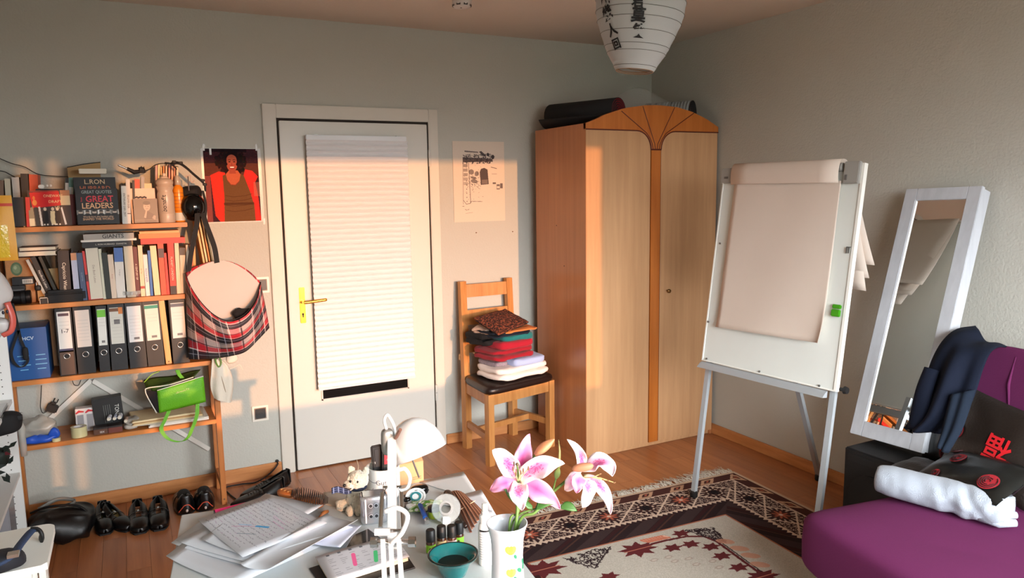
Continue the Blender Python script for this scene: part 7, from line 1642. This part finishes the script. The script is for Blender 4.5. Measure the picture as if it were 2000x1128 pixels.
MB().tube([a+V(0, 0, .016), b+V(0, 0, .010)], [(.006, .010), (.006, .010)], 12).build('body', mat('lighter_blue', (24, 84, 170), .25), t, smooth=40); MB().tube([b+V(0, 0, .010), b+(b-a)*.25+V(0, 0, .009)], .0065, 10).build('metal_top', ring, t, smooth=40)
p = dz(848, 1010); t = thing('lime_jar', 'small lime green jar with a dark lid behind the oil bottles', 'jar', p)
MB().lathe([(.014, 0), (.016, .003), (.016, .018), (.012, .022)], p+V(0, 0, .001), 20, True, True).build('body', mat('lime', (170, 190, 40), .35), t, smooth=40); MB().lathe([(.0165, .020), (.0165, .030), (.014, .031)], p, 20, True, True).build('lid', cov((60, 40, 36)), t, smooth=40)
p = dz(872, 1018); t = thing('clear_tape_ring', 'big clear plastic tape ring standing tilted behind the oil bottles', 'tape', p)
TR = frame(p+V(0, .0, .036), RTv, (FWv*.55+V(0, 0, .83)), (FWv*-.83+V(0, 0, .55)))
clr = mat('clear_plastic_thick', (196, 204, 204), .08, alpha=.38, spec=.8)
MB(TR).lathe([(.017, -.006), (.036, -.006), (.038, 0), (.036, .006), (.017, .006), (.017, -.006)], n=36, cap0=False).build('ring', clr, t, smooth=40); MB(TR).lathe([(.013, -.007), (.018, -.007), (.018, .007), (.013, .007), (.013, -.007)], n=28, cap0=False).build('hub', mat('hub_grey', (160, 164, 164), .3), t, smooth=40)
MB(TR).box(-.010, .012, -.040, -.022, -.008, .010, .003).build('cutter_foot', cov((220, 224, 224)), t)
# oil bottles
for k, (px, py, col, lb) in enumerate(((842, 1079, (136, 196, 40), 'green labelled oil bottle, leftmost and nearest of the four'), (863, 1071, (206, 176, 130), 'brown oil bottle with beige label, second from the left'), (883, 1070, (206, 196, 206), 'brown oil bottle with pale lilac label, third from the left'), (897, 1063, (130, 190, 46), 'green labelled oil bottle, rightmost of the four'))):
    p = dz(px, py); t = thing('oil_bottle', lb, 'bottle', V(p.x, p.y, DZT), 'small oil bottles on the desk'); c = V(p.x, p.y, DZT+.0005); r = .0115
    MB().lathe([(r*.9, 0), (r, .002), (r, .026), (r*.8, .032), (r*.6, .034)], c, 24, True, True).build('body', mat('amber_glass', (74, 40, 20), .1), t, smooth=40)
    MB().lathe([(r*1.02, .003), (r*1.02, .023)], c, 24, False).build('label_wrap', mat('oil_label_%d' % k, col, .5), t, smooth=True)
    MB().lathe([(r*.98, .030), (r*1.0, .034), (r*.95, .056), (r*.8, .058)], c, 24, True, True).build('cap', mat('cap_black', (24, 23, 24), .5), t, smooth=40)
    fw = mugwarp
    a0 = math.atan2(-FWv.y, -FWv.x)
    MB().sell(V(c.x+r*1.03*math.cos(a0), c.y+r*1.03*math.sin(a0), c.z+.014), (.003, .003, .003), 1, 1, 8, 6).build('emblem', cov((50, 70, 24) if col[1] > 180 else (150, 100, 70)), t)
# hand fan (folded sandalwood) and dark handle
t = thing('hand_fan', 'brown slatted wooden hand fan lying at the right edge of the desk', 'fan', dz(910, 1000))
fp = wood('fan_wood', (150, 96, 70), (186, 128, 98), (2, 2, 2), 20)
fp2 = wood('fan_wood_dark', (92, 52, 38), (124, 76, 56), (2, 2, 2), 20)
P0, P1, P2, P3 = dz(882, 962), dz(906, 966), dz(950, 1010), dz(920, 1042)
for k in range(13):
    f = k/12; a = lerp(P0, P1, f)+V(0, 0, .003+.010*f*(1-f)*4*.6); b = lerp(P3, P2, f)+V(0, 0, .004+.018*f*(1-f)*4*.6); d = (b-a).normalized(); s = V(-d.y, d.x, 0)
    m_ = lerp(a, b, .55)
    MB().ribbon([a+V(0, 0, .0012*(k % 2)), m_+V(0, 0, .002+.0016*(k % 2)), b+V(0, 0, .0016*(k % 2))], s*(.0030 if k % 2 == 0 else .0017), .0014).build('fan_rib', fp if k % 2 else fp2, t)
MB().tube([lerp(P0, P3, .52)+V(0, 0, .010), lerp(P1, P2, .52)+V(0, 0, .016)], .0012, 6).build('ribbon_thread', cov((214, 176, 140)), t)
a, b = dz(874, 968), dz(918, 1030); t = thing('wooden_comb', 'dark brown rounded handle lying beside the hand fan', 'comb', (a+b)/2)
MB().tube(bez([a+V(0, 0, .009), lerp(a, b, .15)+V(0, 0, .009), lerp(a, b, .5)+V(-.006, 0, .008), b+V(-.012, 0, .006)], 6), [(.010, .009)]*8+[(.008, .007)]*5+[(.006, .005)]*6, 12).build('handle', mat('dark_walnut', (54, 38, 32), .35), t, smooth=True)
MB().sell(a+V(0, 0, .009), (.011, .011, .009), 1, 1, 14, 10).build('end_knob', mat('dark_walnut', 0), t, smooth=True)
# spray bottle
p = dz(949, 1100); c = V(p.x, p.y, DZT+.0005); topz = ond(950, 975, np.dot(np.array(p)-CAM, FW)).z-DZT
t = thing('spray_bottle', 'white spray bottle with small printed lines left of the flower vase', 'bottle', c); H = topz; r = .0165
MB().lathe([(r*.92, 0), (r, .003), (r, H*.60), (r*.9, H*.66), (r*.55, H*.71)], c, 28, True, True).build('body', mat('bottle_white', (230, 232, 230), .3), t, smooth=40)
MB().lathe([(r*.78, H*.69), (r*.78, H*.80), (r*.5, H*.82), (r*.5, H*.86), (r*.42, H*.87), (r*.42, H*.98), (r*.36, H)], c, 24, True, True).build('pump_head', mat('bottle_white', 0), t, smooth=40)
def spw(zz): 
    a0 = math.atan2(-FWv.y, -FWv.x)-.2
    return lambda x, y: V(c.x+(r+.0006)*math.cos(a0+x/r), c.y+(r+.0006)*math.sin(a0+x/r), c.z+zz+y)
def arcband(z0_, z1_, a_, b_, m, par, rr=None): 
    rr = rr or r+.0006; a0 = math.atan2(-FWv.y, -FWv.x)-.1
    MB().grid(lambda u, v: V(c.x+rr*math.cos(a0+lerp(a_, b_, u)), c.y+rr*math.sin(a0+lerp(a_, b_, u)), c.z+lerp(z0_, z1_, v)), 10, 1).build('print_line', m, par)
arcband(H*.57, H*.60, -.75, .85, cov((44, 44, 46)), t)
rnd = random.Random(3)
for k in range(11): arcband(H*(.52-.04*k), H*(.527-.04*k), -.75, rnd.uniform(.1, .75), cov((140, 150, 156)), t)
# teal bowl
p = dz(886, 1122); c = V(p.x, p.y, DZT+.0005); dist = float(np.dot(np.array(p)-CAM, FW)); rB = 51*dist/FPX*.97
rimz = ond(886, 1092, dist+.0).z-DZT
t = thing('teal_bowl', 'dark teal glazed pottery bowl at the front of the desk', 'bowl', c); h = max(.05, rimz)
MB().lathe([(rB*.45, 0), (rB*.5, .004), (rB*.62, h*.4), (rB*.72, h*.7), (rB*.86, h*.86), (rB*.98, h*.93), (rB*1.0, h), (rB*.93, h*1.01), (rB*.86, h*.97), (rB*.66, h*.75), (rB*.56, h*.4), (0, h*.2)], c, 44).build('body', mat('teal_glaze', (20, 104, 104), .15, var=.35, vs=30, coat=.5), t, smooth=True)
MB().lathe([(rB*.985, h*.955), (rB*1.006, h*.985), (rB*1.0, h*1.008), (rB*.935, h*1.016), (rB*.92, h*1.005)], c, 44, False).build('rim', mat('teal_rim', (28, 50, 46), .25), t, smooth=True)
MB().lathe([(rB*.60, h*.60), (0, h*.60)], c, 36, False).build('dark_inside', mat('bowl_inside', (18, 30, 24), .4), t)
# planner with marker spots on a black case
cvp = Cv(260, 130, (204, 207, 214)); rnd = random.Random(9)
for k in range(7): x = 22+k*36; cvp.line([(x, 8), (x, 122)], 1, (170, 174, 184)); [cvp.line([(x+6, 14+j*8), (x+6+rnd.uniform(8, 24), 14+j*8)], 1.4, (120, 124, 136), .7) for j in range(12) if rnd.random() < .55]; cvp.rect(x+8, 112, x+18, 120, (110, 114, 126))
cvp.line([(96, 42), (108, 90)], 13, (240, 90, 150), .9).line([(160, 30), (176, 74)], 13, (60, 206, 120), .9).line([(206, 22), (216, 34)], 6, (240, 120, 170), .7).line([(226, 60), (232, 80)], 10, (226, 90, 140), .8)
q_ = dquad((640, 1150), (790, 1108), (765, 1052), (612, 1096))
t = thing('planner', 'open week planner page with pink and green marker spots at the desk front', 'planner', (q_[0]+q_[2])/2)
q_ = dquad((645, 1148), (800, 1098), (768, 1054), (616, 1098))
sheet_at(q_, z0+.012, 'page', '', '', imat('planner_page', cvp, .7), None, .0, .001, 8, t)
q2 = [lerp((q_[0]+q_[2])/2, p, .97) for p in q_]
MB().hexa([V(p.x, p.y, z0+.004) for p in q2]+[V(p.x, p.y, z0+.0115) for p in q2]).build('page_block', PAPER, t)
q3 = dquad((640, 1160), (810, 1110), (775, 1058), (605, 1112))
t2 = thing('black_folder', 'black cover sticking out under the open week planner', 'folder', (q3[0]+q3[2])/2)
MB().hexa([V(p.x, p.y, z0) for p in q3]+[V(p.x, p.y, z0+.0034) for p in q3]).build('cover', mat('matt_black', 0), t2); MB().tube([V(p.x, p.y, z0+.002) for p in q3], .002, 6, closed=True).build('edge', mat('matt_black', 0), t2)
q4 = dquad((660, 1072), (722, 1052), (706, 1040), (655, 1064)); t3 = thing('phone', 'slim phone in a dark case above the planner by the lamp', 'phone', (q4[0]+q4[2])/2)
q4 = dquad((672, 1082), (752, 1058), (722, 1036), (690, 1050))
MB().hexa([V(p.x, p.y, z0) for p in q4]+[V(p.x, p.y, z0+.008) for p in q4]).build('body', cov((200, 202, 206)), t3); q5 = [lerp((q4[0]+q4[2])/2, p, .88) for p in q4]
MB().hexa([V(p.x, p.y, z0+.0075) for p in q5]+[V(p.x, p.y, z0+.0086) for p in q5]).build('screen', mat('dark_glazing', 0), t3)
q4 = dquad((600, 1066), (665, 1078), (706, 1034), (660, 1026)); sheet_at([q4[0], q4[1], q4[2], q4[3]], z0+.008, 'paper_sheet', 'bluish translucent leaflet corner above the week planner', 'paper', mat('leaflet_blue', (206, 214, 232), .4), None, .003)
# ------------------------------------------------------------------ lamp
lw = mat('lamp_white', (222, 222, 220), .22, coat=.3); chrome = mat('chrome', (200, 200, 200), .12, 1)
J1 = ond(766, 1058, 1.50); J2 = ond(766, 862, 1.68); B1 = V(-.424, -3.155, DZT+.06)
t = thing('desk_lamp', 'white jointed desk lamp with dome shade and springs, clamped to the desk', 'lamp', V(B1.x, B1.y, DZT))
MB().lathe([(.055, 0), (.055, .010), (.02, .02), (.014, .05), (.010, .066)], V(B1.x, B1.y, DZT+.0005), 28, True, True).build('base', lw, t, smooth=40)
def bar(a, b, off, w, th, name, m):
    d = (b-a).normalized(); s = RTv; n_ = d.cross(s).normalized(); q = []
    for p in (a, b): q += [p+s*(off-w)-n_*th, p+s*(off+w)-n_*th, p+s*(off+w)+n_*th, p+s*(off-w)+n_*th]
    return MB().hexa(q).build(name, m, t)
for o in (-.0185, -.003, .0135): bar(B1, J1+V(0, 0, .004), o, .0048, .004, 'lower_arm', lw)
for o in (.0,): bar(J1-V(0, 0, .012), J2+V(0, 0, .012), o, .0092, .006, 'upper_arm', lw)
for o in (-.021, .019):
    a, b = lerp(J1, J2, .13)+RTv*o*1.15, lerp(J1, J2, .46)+RTv*o
    MB().tube([a, b], .0048, 12).build('spring', chrome, t, smooth=40); MB().tube([b, lerp(J1, J2, .52)+RTv*o*.5], .0012, 6).build('spring_wire', chrome, t)
MB().tube([lerp(J1, J2, .10)-RTv*.026, lerp(J1, J2, .10)+RTv*.024], .004, 8).build('spring_bracket', chrome, t); MB().tube([lerp(J1, J2, .52)-RTv*.020, lerp(J1, J2, .52)+RTv*.020], .0035, 8).build('spring_bracket', chrome, t)
MB().cyl(J1-RTv*.032, J1+RTv*.038, .0055, n=12).build('joint_axle', chrome, t, smooth=40)
for o in (-.036, .040): MB().cyl(J1+RTv*(o-.007), J1+RTv*(o+.007), .011, n=8).build('joint_knob', chrome, t)
MB().cyl(J1-RTv*.034+V(0, 0, .022), J1-RTv*.004+V(0, 0, .022), .0075, n=12).build('white_sleeve', lw, t, smooth=40)
MB().tube(bez([J1+V(0, 0, .065)-RTv*.012, J1+V(0, 0, .072)+RTv*.012, J1+V(0, 0, .060)+RTv*.034-FWv*.01, J1+V(0, 0, .030)+RTv*.024-FWv*.02, J1+V(0, 0, .008)+RTv*.004-FWv*.014, J1+V(0, 0, -.005)], 8), .0048, 10).build('cable_loop', mat('cable_white', (226, 228, 228), .35), t, smooth=True)
hd = J2+V(0, 0, .0)
MB().sell(hd-RTv*.010, (.014, .012, .030), .5, .5, 16, 12).build('head_bracket', mat('bracket_grey', (150, 150, 146), .35, .5), t, smooth=True)
MB().tube(bez([hd-RTv*.010+V(0, 0, .02), hd-RTv*.016+V(0, 0, .05), hd-RTv*.008+V(0, 0, .062), hd+RTv*.004+V(0, 0, .04), hd+RTv*.008+V(0, 0, .016)], 8), .0036, 8).build('cable_loop', mat('cable_white', 0), t, smooth=True)
ax = (V(*UP)*.90-RTv*.36+FWv*.05).normalized(); xo = (RTv-ax*RTv.dot(ax)).normalized(); SMx = frame(ond(821, 885, 1.70), xo, ax.cross(xo), ax)
R = .0625
prof_s = [(R, 0), (R*.985, .012), (R*.93, .030), (R*.82, .049), (R*.64, .066), (R*.42, .077), (R*.2, .082), (0, .083)]
MB(SMx).lathe(prof_s, n=44, cap0=False).build('shade', lw, t, smooth=True, solid=.0015)
MB(SMx).tube([(R*math.cos(a), R*math.sin(a), 0) for a in np.linspace(0, 2*math.pi, 44, endpoint=False)], .0012, 6, closed=True).build('shade_rim', lw, t, smooth=True)
MB(SMx).lathe([(.0, .02), (.016, .024), (.02, .034), (.012, .05), (.010, .07)], n=20, cap0=False).build('bulb', mat('bulb_glass', 0), t, smooth=True)
MB().cyl(hd+RTv*.012+V(0, 0, -.0), hd+RTv*.024+V(0, 0, -.0), .009, n=12).build('pivot_knob', chrome, t, smooth=40); MB().cyl(hd+RTv*.010+V(0, 0, -.02), hd+RTv*.020+V(0, 0, -.02), .006, n=12).build('pivot_knob', chrome, t, smooth=40)
MB().tube([hd+RTv*.010+V(0, 0, .012)-FWv*.012, hd+RTv*.024+V(0, 0, .038)-FWv*.03], .004, 8).build('tilt_lever', mat('lever_brown', (120, 84, 70), .4), t, smooth=40)
MB().tube([hd+RTv*.032+V(0, 0, -.006), hd+RTv*.058+V(0, .0, -.085)], .0022, 8).build('steel_rod', mat('rod_grey', (120, 116, 112), .3, .7), t, smooth=40)
MB().cyl(hd-RTv*.004+V(0, 0, -.03), hd+RTv*.014-V(0, 0, .045), .016, .012, n=18).build('lamp_neck', lw, t, smooth=40)
# ------------------------------------------------------------------ vase and lilies
vt = 1.43; vr = ond(990, 1020, vt); c = V(vr.x, vr.y, DZT+.0005); H = vr.z-DZT; R = .0395
t = thing('flower_vase', 'white porcelain vase painted with yellow roses, holding pink lilies', 'vase', c)
prof_v = [(R*.62, 0), (R*.68, .003), (R*.74, H*.15), (R*.80, H*.35), (R*.80, H*.5), (R*.76, H*.7), (R*.80, H*.85), (R*.92, H*.95), (R*1.0, H*.992), (R*1.0, H), (R*.95, H*.998), (R*.86, H*.95), (R*.72, H*.8), (R*.68, H*.5), (0, H*.3)]
MB().lathe(prof_v, c, 48).build('body', mat('porcelain', (208, 213, 219), .1, coat=.4), t, smooth=True)
def vr_(z): return float(np.interp(z/H, [0, .15, .35, .5, .7, .85, .95, 1], [.66, .74, .80, .80, .76, .80, .92, 1]))*R
def von(px, py):
    d = Vector(ray(px, py)); cc = Vector(CAM); s = vt-.12
    while s < vt+.1:
        p = cc+d*s
        if 0 <= p.z-c.z <= H and math.hypot(p.x-c.x, p.y-c.y) <= vr_(p.z-c.z): return p
        s += .0015
    return cc+d*vt
def dab(px, py, rx, rz, m, name='painted_petal', rot=0):
    p = von(px, py); a0 = math.atan2(p.y-c.y, p.x-c.x)
    def fn(u, v):
        a = 2*math.pi*u; x, z = rx*v*math.cos(a), rz*v*math.sin(a); x, z = x*math.cos(rot)-z*math.sin(rot), x*math.sin(rot)+z*math.cos(rot); zz = p.z+z; rr = vr_(zz-c.z)+.0007
        return V(c.x+rr*math.cos(a0+x/rr), c.y+rr*math.sin(a0+x/rr), zz)
    MB().grid(fn, 14, 2, cu=True).build(name, m, t)
yl, yd, gr = cov((236, 206, 70)), cov((206, 164, 50)), cov((40, 120, 86))
for (cx, cy, s) in ((998, 1074, 1.), (999, 1118, .9)):
    for (dx, dy, rx, ry, ro) in ((-5, 0, .006, .008, .3), (4, -1, .006, .008, -.3), (0, 4, .007, .005, 0), (0, -3, .004, .006, 0)): dab(cx+dx*s, cy+dy*s, rx*s, ry*s, yl if dx else yd, rot=ro)
    dab(cx+8*s, cy+12*s, .003, .005, gr, 'painted_leaf', .5)
for (x, y, ro) in ((1020, 1095, .4), (1027, 1104, -.5), (1014, 1112, .9)): dab(x, y, .004, .007, gr, 'painted_leaf', ro)
cvp = Cv(48, 96, (246, 222, 232))
yy, xx = np.mgrid[0:96, 0:48]; u = np.abs((xx+.5)/48-.5)*2; v = 1-(yy+.5)/96          # v 0 at the base
pk_ = np.clip(1-u*1.25, 0, 1)*np.clip(1-np.abs(v-.42)/.42, 0, 1)**.8
colr = np.stack([246-34*pk_, 222-128*pk_, 234-76*pk_], -1)/255; edge = np.clip((u-.75)/.25, 0, 1)[..., None]; colr = colr*(1-edge)+np.array((250, 240, 244))/255*edge
base = np.clip(1-v/.14, 0, 1)[..., None]; colr = colr*(1-base)+np.array((226, 236, 190))/255*base; cvp.a = colr.astype(np.float32)
for _ in range(60):
    a, b = random.uniform(14, 34), random.uniform(44, 84); cvp.ell(a, b, .9, 1.4, (206, 60, 120), 0, .8)
petal_m = imat('lily_petal', cvp, .45)
petal_m.node_tree.nodes['Principled BSDF'].inputs['Subsurface Weight'].default_value = .15; petal_m.node_tree.nodes['Principled BSDF'].inputs['Subsurface Radius'].default_value = (.01, .005, .006)
cvd = Cv(48, 96, (226, 120, 176)); cvd.a = np.clip(colr*np.array((.96, .74, .86)), 0, 1).astype(np.float32); petal_d = imat('lily_petal_deep', cvd, .45)
def petal(par, base, mid, tip, width, nrm, m, ruffle=.006, cup=.25, curl=0):
    base, mid, tip = Vector(base), Vector(mid), Vector(tip)
    def fn(u, v):
        p = base*(1-v)**2+mid*2*v*(1-v)+tip*v*v; tn = ((mid-base)*(1-v)+(tip-mid)*v).normalized(); s = tn.cross(Vector(nrm)).normalized(); n_ = s.cross(tn)
        w = width*(math.sin(math.pi*min(1, .06+.94*v**.85))**.75); x = (2*u-1)
        return p+s*(w*x)+n_*(w*cup*(x*x)-.15*w)+n_*(ruffle*math.sin(v*11+x*2)*abs(x)**2)
    return MB().grid(fn, 10, 18).build('petal', m, par, smooth=True, solid=.0008)
def F(px, py, dt=0): return ond(px, py, 1.42+dt)
stem_m = mat('stem_green', (96, 130, 58), .5); leaf_m = mat('leaf_green', (60, 106, 44), .45)
toC = -Vector(FW)
l1 = thing('pink_lily', 'big open pink lily facing the camera, left bloom in the vase', 'flower', F(1013, 945, .01))
b = F(1012, 940, .035)
for tip, md, w, dt, m in (((1034, 848), (1020, 890), .0175, .05, petal_d), ((958, 955), (985, 940), .0175, .04, petal_d), ((1094, 993), (1055, 950), .021, .02, petal_d), ((962, 878), (992, 893), .0195, -.01, petal_m), ((1102, 904), (1052, 900), .021, -.005, petal_m), ((1019, 995), (1012, 962), .0185, -.01, petal_m)):
    petal(l1, b, F(md[0], md[1], -.02 if m is petal_m else .005), F(tip[0], tip[1], dt), w, toC, m)
MB().tube(bez([b, F(1012, 925, .0), F(1010, 908, -.03)], 6), [.0022]*10+[.0018]*3, 8).build('pistil', stem_m, l1, smooth=True); MB().sell(F(1010, 906, -.032), (.0035, .0035, .003), 1, 1, 10, 8).build('stigma', mat('stigma', (90, 80, 50), .5), l1, smooth=True)
for k, (x, y) in enumerate(((1004, 905), (1002, 915), (1022, 918), (1032, 914), (1017, 922), (1007, 925))):
    MB().tube([b, F((1012+x)/2, (938+y)/2, .0), F(x, y, -.02)], .0009, 6).build('filament', cov((206, 214, 150)), l1); MB().sell(F(x, y, -.021), (.0015, .0015, .005), 1, 1, 8, 6).build('anther', mat('anther', (120, 84, 50), .7), l1, smooth=True)
MB().tube(bez([b+V(0, 0, -.004), F(1010, 975, .03), F(1009, 1010, .02), V(c.x+.004, c.y, c.z+H*.6), V(c.x-.01, c.y, c.z+H*.34)], 8), .0032, 8).build('stem', stem_m, l1, smooth=True)
l2 = thing('pink_lily', 'drooping pink lily seen from the side, right bloom in the vase', 'flower', F(1150, 940, .01))
b = F(1128, 922, .02)
for pts, w, m, nn in ((((1128, 922, .02), (1152, 890, .01), (1107, 857, .0)), .010, petal_m, toC), (((1135, 918, .02), (1190, 878, .0), (1196, 930, -.02)), .020, petal_m, V(0, 0, 1)+toC*.6), (((1140, 930, .02), (1190, 945, .0), (1192, 1004, .0)), .012, petal_m, toC), (((1140, 930, .02), (1160, 955, -.02), (1137, 990, -.02)), .016, petal_m, toC+RTv*.3), (((1135, 925, .02), (1120, 940, .0), (1103, 955, .02)), .016, petal_m, toC), (((1135, 925, .0), (1128, 940, -.02), (1126, 962, -.02)), .014, petal_d, toC)):
    petal(l2, *[F(*p) for p in pts], w, nn, m, .005)
MB().sell(F(1138, 912, -.008), (.021, .008, .008), .9, 1, 18, 12, M=frame((0, 0, 0), RTv*1+V(0, 0, .15), FWv)).build('faded_petal', mat('faded_orange', (176, 120, 88), .6), l2, smooth=True)
for k, (x, y) in enumerate(((1178, 936), (1188, 938), (1200, 942), (1172, 925))): MB().tube([F(1142, 932, .0), F((1142+x)/2, 932, -.015), F(x, y, -.015)], .0009, 6).build('filament', cov((196, 176, 110)), l2); MB().sell(F(x, y, -.015), (.0035, .0015, .0015), 1, 1, 8, 6).build('anther', mat('anther', 0), l2, smooth=True)
MB().tube(bez([b, F(1110, 935, .03), F(1075, 965, .03), F(1045, 1000, .02), V(c.x+.026, c.y, c.z+H*.97), V(c.x-.005, c.y, c.z+H*.4)], 8), .0030, 8).build('stem', stem_m, l2, smooth=True)
def bud(label, a, b2, r, m, name='lily_bud'):
    t = thing(name, label, 'flower bud', a); a, b2 = Vector(a), Vector(b2)
    def fn(u, v): d = (b2-a); ax_ = d.normalized(); x = ax_.orthogonal().normalized(); y = ax_.cross(x); w = r*math.sin(math.pi*min(1, .08+.9*v))**.8*(1+.12*math.cos(6*math.pi*u)); q = 2*math.pi*u; return a+d*v+x*w*math.cos(q)+y*w*math.sin(q)
    MB().grid(fn, 18, 14, cu=True).build('bud', m, t, smooth=True); return t
tb1 = bud('closed orange pink lily bud above the left bloom', F(1045, 888, .02), F(1083, 857, .02), .009, mat('bud_orange', (214, 146, 104), .5))
MB().tube(bez([F(1045, 888, .02), F(1034, 905, .04), F(1020, 950, .04), F(1012, 1000, .03), V(c.x+.010, c.y+.008, c.z+H*.98), V(c.x+.004, c.y+.004, c.z+H*.45)], 6), .0022, 8).build('stem', stem_m, tb1, smooth=True)
tb2 = bud('small green lily bud between the two blooms', F(1086, 934, .03), F(1092, 912, .03), .006, mat('bud_green', (130, 150, 80), .5))
MB().tube(bez([F(1086, 934, .03), F(1078, 960, .03), F(1058, 988, .03), V(c.x+.018, c.y+.008, c.z+H*.98), V(c.x, c.y+.006, c.z+H*.5)], 6), .0018, 8).build('stem', stem_m, tb2, smooth=True)
MB().tube([F(1092, 912, .03), F(1093, 880, .03), F(1091, 858, .03)], [.003, .0022, .0006], 8).build('pointed_leaf', mat('leaf_pale', (150, 150, 96), .5), tb2, smooth=True)
for k, pts in enumerate((((1046, 992), (1056, 985), (1070, 980), (1085, 983)), ((1048, 990), (1052, 975), (1062, 968), (1078, 974)), ((1010, 985), (1000, 970), (992, 962), (985, 955)), ((1095, 990), (1106, 987), (1118, 990), (1127, 997)), ((1040, 990), (1030, 984), (1026, 975), (1036, 972)))):
    P_ = [F(x, y, .02) for x, y in pts]
    def lf(u, v, P_=P_): p = sample(bez(P_, 5), v); w = .007*math.sin(math.pi*min(1, .1+.88*v)); return p+V(0, 0, w*(2*u-1))+FWv*(w*.8*(2*u-1))
    MB().grid(lf, 4, 12).build('leaf', leaf_m, l2, smooth=True, solid=.0006)
